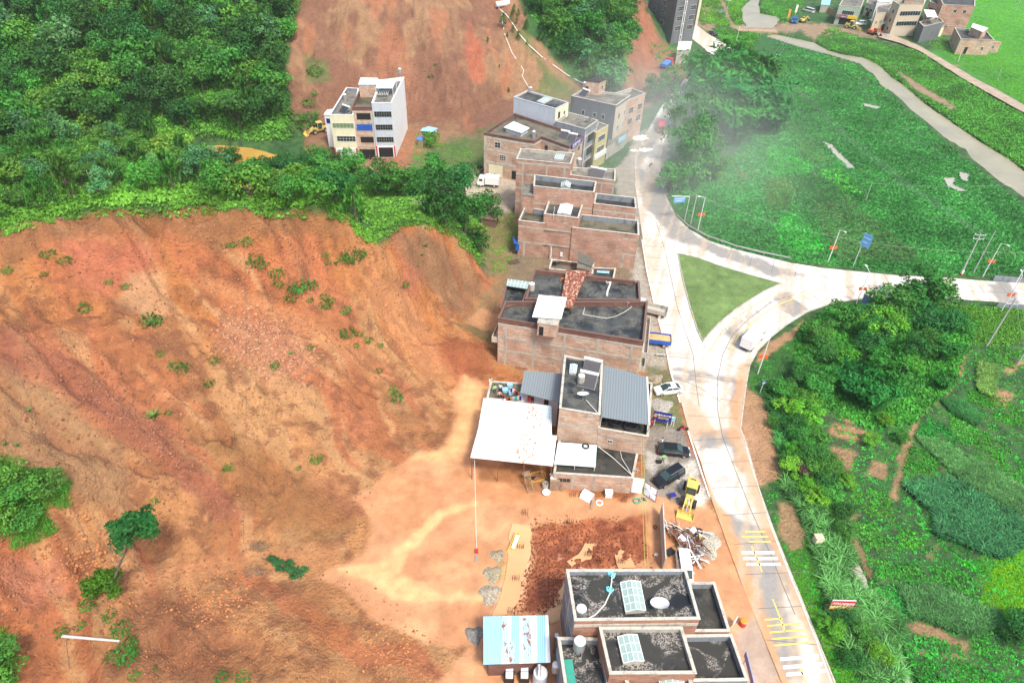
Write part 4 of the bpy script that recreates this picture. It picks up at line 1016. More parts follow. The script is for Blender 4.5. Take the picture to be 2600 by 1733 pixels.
# sign board on its road side
M_signw = flat("sign_white_text", (.80, .80, .78), .5, 0, .02)
M_signy = flat("sign_yellow_text", (.85, .62, .08), .5, 0, .02)
M_navy = flat("navy_sign_face", (.02, .03, .22), .4, 0, .05)
M_maroon = flat("maroon_sign_face", (.22, .02, .08), .4, 0, .05)
def text_mesh(txt, size, mat, name, origin, xdir, ydir, parent, extrude=.01):
 cu = bpy.data.curves.new(name, 'FONT'); cu.body = txt; cu.size = size; cu.align_x = 'CENTER'; cu.align_y = 'CENTER'; cu.extrude = extrude; cu.resolution_u = 2
 ob = bpy.data.objects.new(name + '_tmp', cu); COL.objects.link(ob)
 bpy.context.view_layer.update()
 me = bpy.data.meshes.new_from_object(ob.evaluated_get(bpy.context.evaluated_depsgraph_get()))
 bpy.data.objects.remove(ob)
 xd, yd = Vector(xdir).normalized(), Vector(ydir).normalized(); zd = xd.cross(yd)
 base = LOC.get(parent.name, up(0)) if parent.parent is None else LOC[parent.parent.name]
 M4 = Matrix.Translation(Vector(origin) - base) @ Matrix((xd, yd, zd)).transposed().to_4x4()
 me.transform(M4); me.materials.clear(); me.materials.append(mat)
 o = bpy.data.objects.new(name, me); COL.objects.link(o); o.parent = parent
 return o
def wall_sign(B, i, u, z, w, h, txt, face, tmat, root=None, size=None, out=.12):
 m = MB(); L = B.L(i); B.slab(m, i, u - w / 2 / L, u + w / 2 / L, z, z + h, .02, out)
 s_ = m.build('sign_board', face, B.root)
 o = B.W(i, u, z + h / 2, out + .015); x = (B.W(i, 1.0, 0) - B.W(i, 0.0, 0)).normalized()
 text_mesh(txt, size or h * .7, tmat, 'sign_lettering', o, x, (0, 0, 1), s_)
wall_sign(k1, 4, .5, 9.75, 5.6, 1.1, '宏顺汽修厂', M_navy, M_signw, size=.95, out=.3)

# ---- blue-white upper house behind the corner house, with terrace
u1 = Bld('rendered_house', 'pale blue rendered house with flat roof and cream end wall behind the corner house', 'house', L2(cG, [(497,270),(1000,412),(1160,335),(660,190)]), 14.6, par=.35, wall=M_whiteblue, roof=M_roofw, inner=M_conc_l, cap=M_whiteblue)
m = MB(); u1.slab(m, 1, 0.003, .997, 10.8, 14.5, .001, .012); m.build('wall_render', M_cream, u1.root)
u1.opening(1, .3, 11.3, .9, 2.1); u1.window(1, .7, 12.1, .8, 1.0, (2, 1))
u1.skylight(L2(cG, [(775,318),(855,345),(965,288),(880,262)]), gable=.02, hgt=.25, lines=(2, 2))
u2 = Bld('', None, None, L2(cG, [(1000,560),(1360,655),(1515,550),(1150,450)]), 11.9, par=.8, wall=M_conc_blue, roof=M_roofg, inner=M_conc, root=u1.root)
for u in (.5,):
 for z in (1.0, 4.4, 7.8): u2.opening(1, u, z, 3.0, 2.0, M_dark, 'open_bay')
u2.frame(1, bands=(3.3, 6.6, 9.9), cols=(.05, .95), w=.35, mat=M_brick_p)
# ---- yellow narrow building
y1 = Bld('yellow_house', 'narrow yellow house front with a white shop sign on the main street', 'house', L2(cG, [(1490,700),(1640,610),(1520,570),(1400,640)]), 9.8, par=.7, wall=M_yellow, roof=M_roofg)
for z in (4.0, 6.8): y1.window(0, .5, z, 3.4, 1.5, (4, 1))
m = MB(); y1.slab(m, 0, .02, .98, 2.6, 3.9, .02, .3); m.build('sign_board', M_whitep, y1.root)
# ---- grey building behind
h1 = Bld('grey_house', 'dark grey rendered house with a brick stair tower, half hidden by mist', 'house', L2(cG, [(1190,255),(1730,372),(1910,250),(1340,170)]), 12.8, z0=0, par=.5, wall=M_grayr, roof=M_roofg, inner=M_conc)
for u in (.3, .56, .75): h1.window(0, u, 8.6, .9, 1.3, (1, 1))
for u in (.3, .7):
 for z in (5.4, 8.6): h1.window(1, u, z, 1.0, 1.4)
m = MB(); h1.slab(m, 1, .003, .997, 0.02, 12.2, .001, .012); m.build('brick_side_wall', M_brick_p, h1.root)
h2 = Bld('', None, None, L2(cG, [(1370,75),(1530,95),(1610,55),(1455,35)]), 15.6, z0=12.2, par=0, wall=M_brick_p, roof=M_roofk2, root=h1.root)
h2.opening(0, .12, 12.4, .7, 1.9); h2.window(1, .5, 13.3, .8, 1.2, (1, 1))
h3 = Bld('brick_annex', 'unfinished pinkish brick block attached to the grey house', 'annex', L2(cG, [(1735,372),(2085,225),(1920,160),(1620,250)]), 12.0, z0=0, par=.9, wall=M_brick_p, roof=M_roofg, inner=M_conc)
for u in (.25, .55, .85):
 for z in (5.2, 8.2): h3.window(0, u, z, 2.0, 1.6, (3, 2))
# ---- street-front lean-to of poles near the yellow building
l1 = Bld('street_shed', 'low dark lean-to roofs along the misty main street', 'shed', L2(cG, [(1620,870),(1840,720),(1960,560),(1660,700)]), 3.6, par=0, wall=M_conc, roof=M_roofg)
m = MB()
q = [pw(*cG(1755,830), 3.0), pw(*cG(1842,770), 3.0)]; q += [q[1] + up(1.2), q[0] + up(1.2)]
m.add(q + [v_ + Vector((-.08, .08, 0)) for v_ in q], Q6); m.build('blue_sign', M_lightblue, l1.root)

# ---- three terraced houses at the foot of the second scar
t1 = Bld('terraced_house', 'cream tiled terraced house with green shutters, leftmost of the three by the bare hillside', 'house', L2(cW, [(200,712),(520,716),(600,350),(430,340)]), 11.5, par=.7, wall=M_white, roof=M_roofg, inner=M_conc_blue, cap=M_whitep)
m = MB(); t1.slab(m, 0, .003, .997, 3.2, 11.45, .001, .012); m.build('cream_front', M_cream, t1.root)
M_shut = flat("green_window_shutter", (.18, .25, .13), .5, 0, .2)
t1.window(0, .52, 8.2, 5.2, 1.3, (6, 1), pane=M_shut); t1.window(0, .58, 4.8, 4.6, 1.4, (6, 2)); t1.opening(0, .5, .1, 4.6, 2.6, M_frame, 'shutter_door')
m = MB(); t1.slab(m, 0, .0, .05, .05, 3.1, .0, .15); t1.slab(m, 0, .95, 1.0, .05, 3.1, .0, .15); m.build('red_door_banner', M_red, t1.root)
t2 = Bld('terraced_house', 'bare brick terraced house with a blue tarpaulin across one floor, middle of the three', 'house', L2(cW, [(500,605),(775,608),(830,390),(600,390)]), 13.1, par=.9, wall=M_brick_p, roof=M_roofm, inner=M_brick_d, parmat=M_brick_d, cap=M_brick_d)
t2.frame(0, bands=(12.0, 9.4, 6.4, 3.3), cols=(.03, .97), w=.3, mat=M_conc_l)
t2.opening(0, .55, 10.0, 3.4, 1.6, M_dark, 'open_bay'); t2.opening(0, .55, 7.2, 4.0, 1.6, M_blue, 'blue_tarpaulin'); t2.opening(0, .6, 4.1, 3.2, 1.5, M_dark, 'open_bay'); t2.opening(0, .55, .1, 4.0, 2.2, M_dark, 'garage_opening')
t2b = Bld('', None, None, L2(cW, [(600,300),(835,300),(860,215),(630,210)]), 15.4, z0=12.2, par=0, wall=M_brick_p, roof=M_bluemetal, root=t2.root)
t3 = Bld('terraced_house', 'tall terraced house with a blank brilliant white side wall and barred balconies', 'house', L2(cW, [(775,552),(1045,552),(1222,195),(900,235)]), 14.0, par=.8, wall=M_white, roof=M_roofg, inner=M_white, cap=M_whitep)
m = MB(); t3.slab(m, 0, .003, .997, 3.2, 13.95, .001, .012); m.build('pale_front', M_whiteblue, t3.root)
for z in (10.6, 7.3, 4.1): t3.window(0, .52, z, 4.2, 1.4, (7, 2), pane=M_dark, frame=M_steel)
t3.opening(0, .5, .1, 3.6, 2.6, M_dark, 'shop_entrance')
m = MB(); t3.slab(m, 0, .0, .06, .1, 3.1, .0, .12); t3.slab(m, 0, .94, 1.0, .1, 3.1, .0, .12); m.build('red_door_banner', M_red, t3.root)
m = MB(); q = [pw(*cW(830,345), 15.2), pw(*cW(1065,345), 15.2), pw(*cW(1110,235), 16.0), pw(*cW(860,225), 16.0)]
m.add(q + [v_ - up(.08) for v_ in q], Q6); m.build('metal_canopy', M_bluemetal, t3.root)
m = MB()
for p in q: m.bar(p - up(.05), (p.x, p.y, 13.2), .1)
for k in range(7): m.bar(pw(*cW(865 + k * 24, 385), 13.9), pw(*cW(850 + k * 24, 440), 13.9), .1)
m.bar(pw(*cW(850, 385), 13.85), pw(*cW(1030, 385), 13.85), .12); m.bar(pw(*cW(865, 385), 13.9), q[0] + up(-.1), .1)
m.build('roof_pergola', M_whitep, t3.root)
# small blue-white cabin on the left side
cb = Bld('site_cabin', 'small white cabin with a blue window at the left of the cream house', 'cabin', L2(cW, [(125,710),(215,720),(240,640),(170,650)]), 8.5, z0=0, par=0, wall=M_white, roof=M_whitep)
cb.window(0, .5, 6.4, 1.0, 1.2, (2, 2), frame=M_blue)
# sheds right of the white house
b9 = Bld('tool_shed', 'wooden shed with a light blue sheet roof beside the white house', 'shed', L2(cW, [(1460,940),(1660,945),(1655,900),(1480,900)]), 3.0, par=0, wall=M_wood, roof=M_lightblue)
m = MB(); q = [pw(*cW(1440,925), 3.4), pw(*cW(1600,950), 3.4), pw(*cW(1685,895), 3.6), pw(*cW(1550,868), 3.6)]
m.add(q + [v_ - up(.08) for v_ in q], Q6); m.build('blue_roof_sheet', M_lightblue, b9.root)
p = pw(*cW(1450,1120), 0); b10 = empty('water_butt', p, 'round grey tank under a blue tarpaulin beside the bushy tree', 'tank')
m = MB(); m.lathe(p, [(1.0, 0), (1.0, 1.7)], 14); m.build('tank_body', M_wood, b10); m = MB(); m.lathe(p, [(1.1, 1.6), (1.08, 1.75), (.6, 2.0), (.1, 2.05)], 10); m.build('tarpaulin', M_bluetarp, b10)

# ---- grey tower block at the top
v1 = Bld('apartment_tower', 'tall grey unfinished apartment tower at the top edge', 'tower', None, 36, z0=0, par=.5, wall=M_grayr, roof=M_conc, poly=[Vector(pw(*cU(520,575), 0)[:2]), Vector(pw(*cU(800,540), 0)[:2]), Vector(pw(*cU(862,385), 0)[:2]) + Vector((1, 16)), Vector(pw(*cU(520,575), 0)[:2]) + Vector((-7, 20))])
for z in range(1, 9):
 for u in (.22, .78): v1.window(0, u, z * 3.4 + 1.2, 2.6, 1.6, (4, 2))
 for u in (.25, .6): v1.window(3, u, z * 3.4 + 1.2, 3.0, 1.7, (4, 2))
m = MB()
for u in (.36, .44): m.bar(v1.W(0, u, 0, .25), v1.W(0, u, 34, .25), .22)
for k in range(9): m.bar(v1.W(0, .36, 3 + k * 3.8, .25), v1.W(0, .44, 3 + k * 3.8, .25), .2)
m.build('white_drain_pipes', M_whitep, v1.root)
m = MB(); v1.slab(m, 1, -.02, .12, 6, 36, .0, .9); m.build('cream_edge_column', M_cream, v1.root)
v2 = Bld('portable_cabin', 'white roofed grey portable cabin below the grey tower', 'cabin', L2(cU, [(612,650),(775,652),(800,545),(638,543)]), 4.6, par=0, wall=M_conc, roof=M_whitep)

# ---- far village top right
w1 = Bld('green_house', 'pale green rendered house with a red and yellow shop sign, top edge', 'house', L2(cT, [(345,60),(580,85),(640,-60),(430,-80)]), 7.2, z0=0, par=.3, wall=M_greentile, roof=M_roofg)
w1.window(0, .5, 4.0, 4.6, 1.6, (6, 1)); w1.opening(0, .5, .2, 5.0, 2.4);
wall_sign(w1, 0, .27, 2.75, 3.6, 1.1, '统一润滑油', M_maroon, M_signw, size=.66, out=.5)
m = MB(); w1.slab(m, 0, .54, .98, 2.75, 3.85, .02, .5); m.build('yellow_sign_board', M_yel, w1.root)
w2 = Bld('beige_house', 'beige tiled three storey house with ribbon windows in the village', 'house', L2(cT, [(1005,55),(1270,50),(1290,-10),(930,10)]), 11.6, z0=0, par=.6, wall=M_beige, roof=M_roofg, inner=M_beige)
for z in (3.9, 7.6): w2.window(0, .55, z, 9.0 if w2.L(0) > 10 else w2.L(0) * .8, 1.7, (8, 1))
w2.opening(0, .6, .3, w2.L(0) * .7, 2.4, M_brick_p, 'shop_front')
for z in (1.5, 4.6, 7.8): w2.window(3, .5, z, 1.6, 1.4)
w2b = Bld('', None, None, L2(cT, [(745,150),(860,135),(930,40),(755,70)]), 7.6, z0=0, par=.5, wall=M_beige, roof=M_roofg, root=w2.root)
for u in (.3, .7): w2b.window(0, u, 3.6, 1.3, 1.3, pane=M_shut)
m = MB()
q = [pw(*cT(668,215), 3.2), pw(*cT(820,268), 3.2), pw(*cT(868,240), 3.6), pw(*cT(712,195), 3.6)]
m.add(q + [v_ - up(.08) for v_ in q], Q6); m.build('white_awning', M_whitep, w2.root)
m = MB(); q = [pw(*cT(728,310), 0), pw(*cT(840,330), 0)]; m.bar(q[0] + up(1.5), q[1] + up(1.5), .1, 3); m.build('blue_screen', M_blue, w2.root)
w3 = Bld('grey_house', 'small grey rendered house with a white sheet roof between the village houses', 'house', L2(cT, [(1215,240),(1265,290),(1480,240),(1420,180)]), 6.0, par=.4, wall=M_grayr, roof=M_roofg)
m = MB(); q = [pw(*cT(1300,185), 8.2), pw(*cT(1418,190), 8.2), pw(*cT(1380,110), 8.2), pw(*cT(1265,105), 8.2)]
m.add(q + [v_ - up(.1) for v_ in q], Q6); m.build('white_sheet_roof', M_whitep, w3.root)
m = MB()
for p in q: m.bar(p - up(.05), (p.x, p.y, 5.4), .12)
m.build('roof_posts', M_conc, w3.root)
w3b = Bld('low_shop', 'low cream shop front with a brick edge in front of the grey house', 'shop', L2(cT, [(1265,290),(1410,305),(1490,290),(1290,270)]), 3.6, z0=0, par=.3, wall=M_cream, roof=M_roofg, parmat=M_brick)
w3b.opening(0, .5, .3, 3.6, 2.0, M_dark, 'shop_entrance')
w4 = Bld('brick_house', 'tall red brick village house beside the bright rice field', 'house', L2(cT, [(1475,50),(1820,70),(1820,-40),(1420,-60)]), 11.0, z0=0, par=.3, wall=M_brick, roof=M_roofw)
for z, us in ((2.6, (.35,)), (8.2, (.45, .75))):
 for u in us: w4.window(0, u, z, 1.2, 1.3)
w4.frame(0, bands=(3.5,), cols=(.0,), w=.3)
w5 = Bld('brick_bungalow', 'single storey brick bungalow with a flat overhanging parapet roof, upper right', 'house', L2(cT, [(1665,425),(2030,435),(1950,345),(1600,300)]), 5.4, par=.5, wall=M_brick_p, roof=M_roofw, inner=M_conc, parmat=M_brick)
w5.opening(0, .28, .2, 1.2, 2.4); w5.window(0, .75, 1.6, .9, 1.2); w5.frame(0, bands=(3.9,), cols=(.03, .55, .98), w=.3)
w5b = Bld('', None, None, L2(cT, [(1780,300),(1900,350),(1960,310),(1800,260)]), 7.6, z0=4.9, par=0, wall=M_brick_p, roof=M_whitep, root=w5.root)
w6 = Bld('brick_hut', 'small brick hut right of the brick bungalow', 'hut', L2(cT, [(1985,465),(2090,470),(2110,460),(2010,448)]), 3.4, par=0, wall=M_brick_p, roof=M_brick)
w6.window(0, .5, 1.3, .7, 1.1)
w7 = Bld('brick_house', 'dark roofed village houses at the top edge behind the beige house', 'house', L2(cT, [(1330,20),(1460,60),(1490,-30),(1350,-60)]), 9.0, z0=0, par=.3, wall=M_brick_p, roof=M_roofw)
w7.opening(0, .4, 1, 3, 6, M_dark, 'open_bay')
M_fence = stained("timber_boundary_wall", (.40, .28, .17), (.25, .17, .11), 2)
m = MB(); p0, p1 = pw(*cT(150,110), 0), pw(*cT(330,200), 0); m.bar(p0 + up(1.2), p1 + up(1.2), .2, 2.4)
o = m.build('boundary_wall', M_fence, off=p0); o.location = p0; tag(o, 'tan boundary wall beside the pale green house', 'wall')

for lb, L_, Z, wm, rm in (('pale concrete house with a dark window band at the top edge', [(640,30),(740,60),(780,-20),(690,-50)], 5.0, M_conc, M_roofg), ('white walled house under a pale blue roof at the top edge', [(760,20),(900,30),(960,-40),(800,-60)], 8.0, M_white, M_bluemetal), ('brick house with a cluttered roof behind the beige house', [(1060,-5),(1270,20),(1290,-60),(1080,-80)], 12.5, M_brick_p, M_roofg), ('small shed of blue sheets beside the tan wall', [(150,55),(240,60),(250,0),(160,-5)], 3.0, M_conc, M_lightblue)):
 x_ = Bld('village_house', lb, 'house', L2(cT, L_), Z, par=.3 if Z > 4 else 0, wall=wm, roof=rm)
 if Z > 4: x_.window(0, .3, Z - 3.0, 1.6, 1.3); x_.window(0, .7, Z - 3.0, 1.6, 1.3); x_.opening(0, .5, .1, 1.6, 2.2)
# ------------------------------------------------------------------ vegetation
def leaf_mat(name, tint=(1, 1, 1), var=.25, rough=.6):
 t = NT(name)
 a = t.node("ShaderNodeAttribute", attribute_name='Col')
 oi = t.node("ShaderNodeObjectInfo")
 hs = t.node("ShaderNodeHueSaturation"); t.link(a.outputs['Color'], hs.inputs['Color'])
 t.link(t.math('ADD', .5 - .034, t.math('MULTIPLY', oi.outputs['Random'], .035)), hs.inputs['Hue'])
 wn_ = t.node("ShaderNodeTexWhiteNoise", noise_dimensions='1D'); t.link(oi.outputs['Random'], wn_.inputs['W'])
 t.link(t.math('MULTIPLY', 1.85, t.math('ADD', 1 - var, t.math('MULTIPLY', wn_.outputs['Value'], var * 2))), hs.inputs['Value']); hs.inputs['Saturation'].default_value = 1.12
 t.b.inputs['Specular IOR Level'].default_value = .25
 m = t.done(hs.outputs[0], rough)
 tr = t.node("ShaderNodeBsdfTranslucent"); t.link(hs.outputs[0], tr.inputs[0])
 mx = t.node("ShaderNodeMixShader"); mx.inputs[0].default_value = .22
 out = t.n["Material Output"]
 t.link(t.b.outputs[0], mx.inputs[1]); t.link(tr.outputs[0], mx.inputs[2]); t.link(mx.outputs[0], out.inputs[0])
 return m
M_leaf = leaf_mat("tree_leaves")
M_low = leaf_mat("low_leaves", var=0.0)
M_bark = flat("tree_bark", (.13, .10, .07), .9, 0, .3)
M_barkp = flat("pale_tree_bark", (.30, .28, .22), .9, 0, .3)

def quads_at(c, nrm, size, r_, aspect=1.6):
 """leaf quads centred at c facing nrm"""
 n = len(c)
 t = r_.normal(size=(n, 3)); t -= (t * nrm).sum(1, keepdims=True) * nrm
 t /= np.linalg.norm(t, axis=1, keepdims=True) + 1e-9
 b = np.cross(nrm, t)
 s = size[:, None]
 V = np.stack([c - t * s * .5 * aspect, c + b * s * .42 + nrm * s * .08, c + t * s * .5 * aspect, c - b * s * .42 - nrm * s * .05], 1)
 return V.reshape(-1, 3)
def unit(v): return v / (np.linalg.norm(v, axis=1, keepdims=True) + 1e-9)
def crown(seed, lobes, leaves, spread=.42, zc=.60, flat_=.75, leaf=.055, col=(.04, .13, .03), colv=.45, lobe_r=.20, up=.35):
 r_ = np.random.default_rng(seed); V = []; C = []
 d = unit(r_.normal(size=(lobes, 3))); rad = spread * r_.random(lobes) ** .45
 cen = d * rad[:, None] * np.array([1, 1, flat_]) + np.array([0, 0, zc])
 for i in range(lobes):
  lr = lobe_r * (.65 + .7 * r_.random())
  n = int(leaves / lobes * (lr / lobe_r) ** 2)
  dd = unit(r_.normal(size=(n, 3))); dd[:, 2] = np.where(dd[:, 2] < -.3, -dd[:, 2], dd[:, 2])
  p = cen[i] + dd * (lr * (.55 + .5 * r_.random(n)))[:, None] * np.array([1, 1, .8])
  nr = unit(dd + np.array([0, 0, up]) + .7 * r_.normal(size=(n, 3)))
  V.append(quads_at(p, nr, leaf * (.6 + .9 * r_.random(n)), r_))
  tint = (1 - colv / 2 + colv * r_.random()) * (.75 + .5 * r_.random(n))
  cc = np.array(col) * tint[:, None] * np.stack([1 + .5 * (r_.random(n) - .35), np.ones(n), np.ones(n) * (1 + .3 * (r_.random(n) - .5))], 1)
  C.append(np.repeat(cc, 4, 0))
 V = np.concatenate(V); C = np.concatenate(C)
 return V, np.arange(len(V)).reshape(-1, 4), C, cen
def blades(seed, n, length=.9, width=.05, spread=.6, arch=.5, col=(.05, .14, .035), base=.12, seg=2):
 """tuft of arching grass blades, unit height"""
 r_ = np.random.default_rng(seed); V = []; Fc = []; C = []
 for i in range(n):
  a = r_.random() * 2 * math.pi; L = length * (.6 + .5 * r_.random()); lean = spread * (.3 + .8 * r_.random())
  b0 = np.array([math.cos(a + 2) * base * r_.random(), math.sin(a + 2) * base * r_.random(), 0])
  dr = np.array([math.cos(a), math.sin(a), 0]); sd = np.array([-dr[1], dr[0], 0]) * width / 2
  pts = []
  for k in range(seg + 1):
   t = k / seg
   pts.append(b0 + dr * lean * L * t ** 1.5 + np.array([0, 0, L * (t - arch * t * t)]))
  o = len(V)
  for k, p in enumerate(pts):
   w = 1 - .75 * (k / seg) ** 1.5
   V += [p - sd * w, p + sd * w]
  cc = np.array(col) * (.7 + .6 * r_.random())
  C += [cc] * (2 * (seg + 1))
  Fc += [(o + 2 * k, o + 2 * k + 1, o + 2 * k + 3, o + 2 * k + 2) for k in range(seg)]
 return np.array(V), np.array(Fc), np.array(C)
def clump(seed, n, leaf=.35, flat_=.6, col=(.045, .14, .03), colv=.5):
 r_ = np.random.default_rng(seed)
 d = unit(r_.normal(size=(n, 3))); d[:, 2] = abs(d[:, 2])
 p = d * (.55 + .5 * r_.random(n))[:, None] * np.array([1, 1, flat_])
 nr = unit(d + .6 * r_.normal(size=(n, 3)) + np.array([0, 0, .4]))
 V = quads_at(p, nr, leaf * (.6 + .8 * r_.random(n)), r_)
 cc = np.array(col) * (1 - colv / 2 + colv * r_.random(n))[:, None]
 return V, np.arange(len(V)).reshape(-1, 4), np.repeat(cc, 4, 0)

def scatter(name, temps, pos, scale, tint, label, cat, kind='stuff', zscale=None, mat=None):
 r_ = np.random.default_rng(len(pos) + 11)
 Vs, Fs, Cs = [], [], []; off = 0
 which = r_.integers(0, len(temps), len(pos)); yaw = r_.random(len(pos)) * 2 * math.pi
 zs = zscale if zscale is not None else np.ones(len(pos))
 for k, tp in enumerate(temps):
  idx_ = np.where(which == k)[0]
  if not len(idx_): continue
  TV, TF, TC = tp[:3]
  c, s_ = np.cos(yaw[idx_]), np.sin(yaw[idx_]); sc = scale[idx_]
  x = (TV[None, :, 0] * c[:, None] - TV[None, :, 1] * s_[:, None]) * sc[:, None] + pos[idx_, 0:1]
  y = (TV[None, :, 0] * s_[:, None] + TV[None, :, 1] * c[:, None]) * sc[:, None] + pos[idx_, 1:2]
  z = TV[None, :, 2] * (sc * zs[idx_])[:, None] + pos[idx_, 2:3]
  V = np.stack([x, y, z], -1).reshape(-1, 3)
  F_ = (TF[None] + (np.arange(len(idx_)) * len(TV))[:, None, None]).reshape(-1, 4) + off
  C_ = (TC[None] * tint[idx_][:, None, :]).reshape(-1, 3)
  off += len(V); Vs.append(V); Fs.append(F_); Cs.append(C_)
 o = npmesh(name, np.concatenate(Vs), np.concatenate(Fs), mat or M_low, np.clip(np.concatenate(Cs), 0, 1))
 tag(o, label, cat, kind=kind)
 return o
def rand_in(poly, n, seed=0):
 r_ = np.random.default_rng(seed); poly = np.array(poly, float)
 a, b = poly.min(0), poly.max(0); out = []
 while sum(len(o) for o in out) < n:
  q = a + r_.random((n * 2, 2)) * (b - a)
  out.append(q[sdist(q[:, 0], q[:, 1], poly) > 0])
 return np.concatenate(out)[:n]
def tints(n, c=(1, 1, 1), v=.4, seed=5, pos=None, patch=6.0):
 r_ = np.random.default_rng(seed)
 t = np.array(c) * (1 - v / 2 + v * r_.random(n))[:, None]
 if pos is not None: t = t * (.42 + 1.2 * fbm(pos[:, 0] / patch, pos[:, 1] / patch, 3, seed))[:, None]
 return t

# --- tree kinds ------------------------------------------------------
def tree_mesh_parts(kind, seed):
 """crown mesh data and trunk mesh for a tree of unit height"""
 if kind == 'broad': V, F_, C, cen = crown(seed, 18, 1600, col=(.036, .125, .030), leaf=.040)
 elif kind == 'dark': V, F_, C, cen = crown(seed, 16, 1500, spread=.36, zc=.55, flat_=1.0, col=(.018, .070, .020), leaf=.038)
 elif kind == 'light': V, F_, C, cen = crown(seed, 13, 700, col=(.075, .19, .04), leaf=.06)
 elif kind == 'blue': V, F_, C, cen = crown(seed, 14, 1300, col=(.045, .125, .055), leaf=.046)
 elif kind == 'bushy': V, F_, C, cen = crown(seed, 14, 1200, spread=.45, zc=.42, flat_=.7, col=(.045, .15, .032), leaf=.048, lobe_r=.24)
 elif kind == 'brown': V, F_, C, cen = crown(seed, 10, 420, spread=.3, zc=.55, flat_=1.2, col=(.085, .055, .05), leaf=.05)
 elif kind == 'tall': V, F_, C, cen = crown(seed, 26, 2600, spread=.40, zc=.56, flat_=1.25, col=(.040, .135, .045), leaf=.030, lobe_r=.14)
 elif kind == 'near': V, F_, C, cen = crown(seed, 24, 2200, spread=.44, zc=.52, flat_=.85, col=(.034, .135, .032), leaf=.040, lobe_r=.16)
 elif kind == 'near_dark': V, F_, C, cen = crown(seed, 24, 2200, spread=.44, zc=.50, flat_=.85, col=(.020, .085, .026), leaf=.036, lobe_r=.17)
 elif kind == 'near_light': V, F_, C, cen = crown(seed, 20, 1900, spread=.44, zc=.52, flat_=.85, col=(.06, .20, .035), leaf=.042, lobe_r=.16)
 elif kind == 'pine':
  r_ = np.random.default_rng(seed); Vs = []; Fs = []; Cs = []; off = 0; cen = []
  for i in range(46):
   z = .22 + .72 * r_.random(); rr = .34 * (1.05 - z) ** .6 * r_.random() ** .5; a = r_.random() * 6.28
   tv, tf, tc = blades(seed * 50 + i, 11, .17, .022, .8, .1, (.030, .105, .022), .05, 1)
   tv = tv + np.array([rr * math.cos(a), rr * math.sin(a), z]); tc = tc * (.6 + .75 * r_.random())
   Vs.append(tv); Fs.append(tf + off); Cs.append(tc); off += len(tv); cen.append((rr * math.cos(a), rr * math.sin(a), z))
  return np.concatenate(Vs), np.concatenate(Fs), np.concatenate(Cs), np.array(cen)
 elif kind == 'bamboo':
  r_ = np.random.default_rng(seed); c_, n_, t_ = [], [], []; cen = []
  for i in range(90):
   a = r_.random() * 6.28; lean = .10 + .34 * r_.random(); h = .65 + .35 * r_.random(); b = .12 * r_.random()
   for k in range(46):
    t = .25 + .75 * (k + r_.random()) / 46
    rad = b + lean * t ** 2.2; z = h * (t - .18 * t ** 4)
    w = .07 * (1.1 - t) + .028
    p = np.array([math.cos(a) * rad, math.sin(a) * rad, z]) + r_.normal(size=3) * w * np.array([1, 1, .6])
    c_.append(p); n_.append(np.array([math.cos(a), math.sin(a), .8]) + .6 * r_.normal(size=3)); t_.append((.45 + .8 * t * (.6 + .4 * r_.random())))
   cen.append((math.cos(a) * b, math.sin(a) * b, h * .5))
  c_ = np.array(c_); n_ = unit(np.array(n_))
  V = quads_at(c_, n_, .038 * (.6 + .8 * r_.random(len(c_))), r_, 2.6)
  C = np.repeat(np.array([.026, .12, .034]) * np.array(t_)[:, None], 4, 0)
  return V, np.arange(len(V)).reshape(-1, 4), C, np.array(cen)
 return V, F_, C, cen
PROTO = {}
def tree_proto(kind, seed):
 k = (kind, seed)
 if k in PROTO: return PROTO[k]
 V, F_, C, cen = tree_mesh_parts(kind, seed)
 o = npmesh('crown', V, F_, M_leaf, C); me = o.data; bpy.data.objects.remove(o)
 m = MB(); r_ = random.Random(seed)
 if kind == 'bamboo':
  for q in cen[:26]: m.tube([(q[0] * .4, q[1] * .4, -.02), (q[0], q[1], q[2]), (q[0] * 2.0, q[1] * 2.0, q[2] * 1.8)], .006, 4, .002)
 else:
  top = .62 if kind != 'pine' else .9
  m.tube([(0, 0, -.06), (.012, .005, top * .4), (-.01, .01, top)], .026 if kind != 'tall' else .018, 6, .008)
  for q in list(cen)[:9]:
   z0 = min(q[2] * .55, top * .9); m.tube([(0, 0, z0), (q[0] * .5, q[1] * .5, (z0 + q[2]) / 2 + .01), (q[0], q[1], q[2])], .010, 4, .003)
 t = m.build('trunk', M_barkp if kind == 'tall' else M_bark); tm = t.data; bpy.data.objects.remove(t)
 PROTO[k] = (me, tm); return PROTO[k]
def tree(kind, seed, p, h, label, group=None, name=None, wide=1.0, cat='tree', lean=0):
 me, tm = tree_proto(kind, seed)
 name = name or {'pine': 'pine_tree', 'bamboo': 'bamboo_clump'}.get(kind, 'tree')
 r = empty(name, p, label, cat, group)
 r.scale = (h * wide, h * wide, h); r.rotation_euler = (lean, 0, random.random() * 6.28)
 for nm, d in (('crown', me), ('trunk', tm)):
  c = bpy.data.objects.new(nm, d); COL.objects.link(c); c.parent = r
 return r

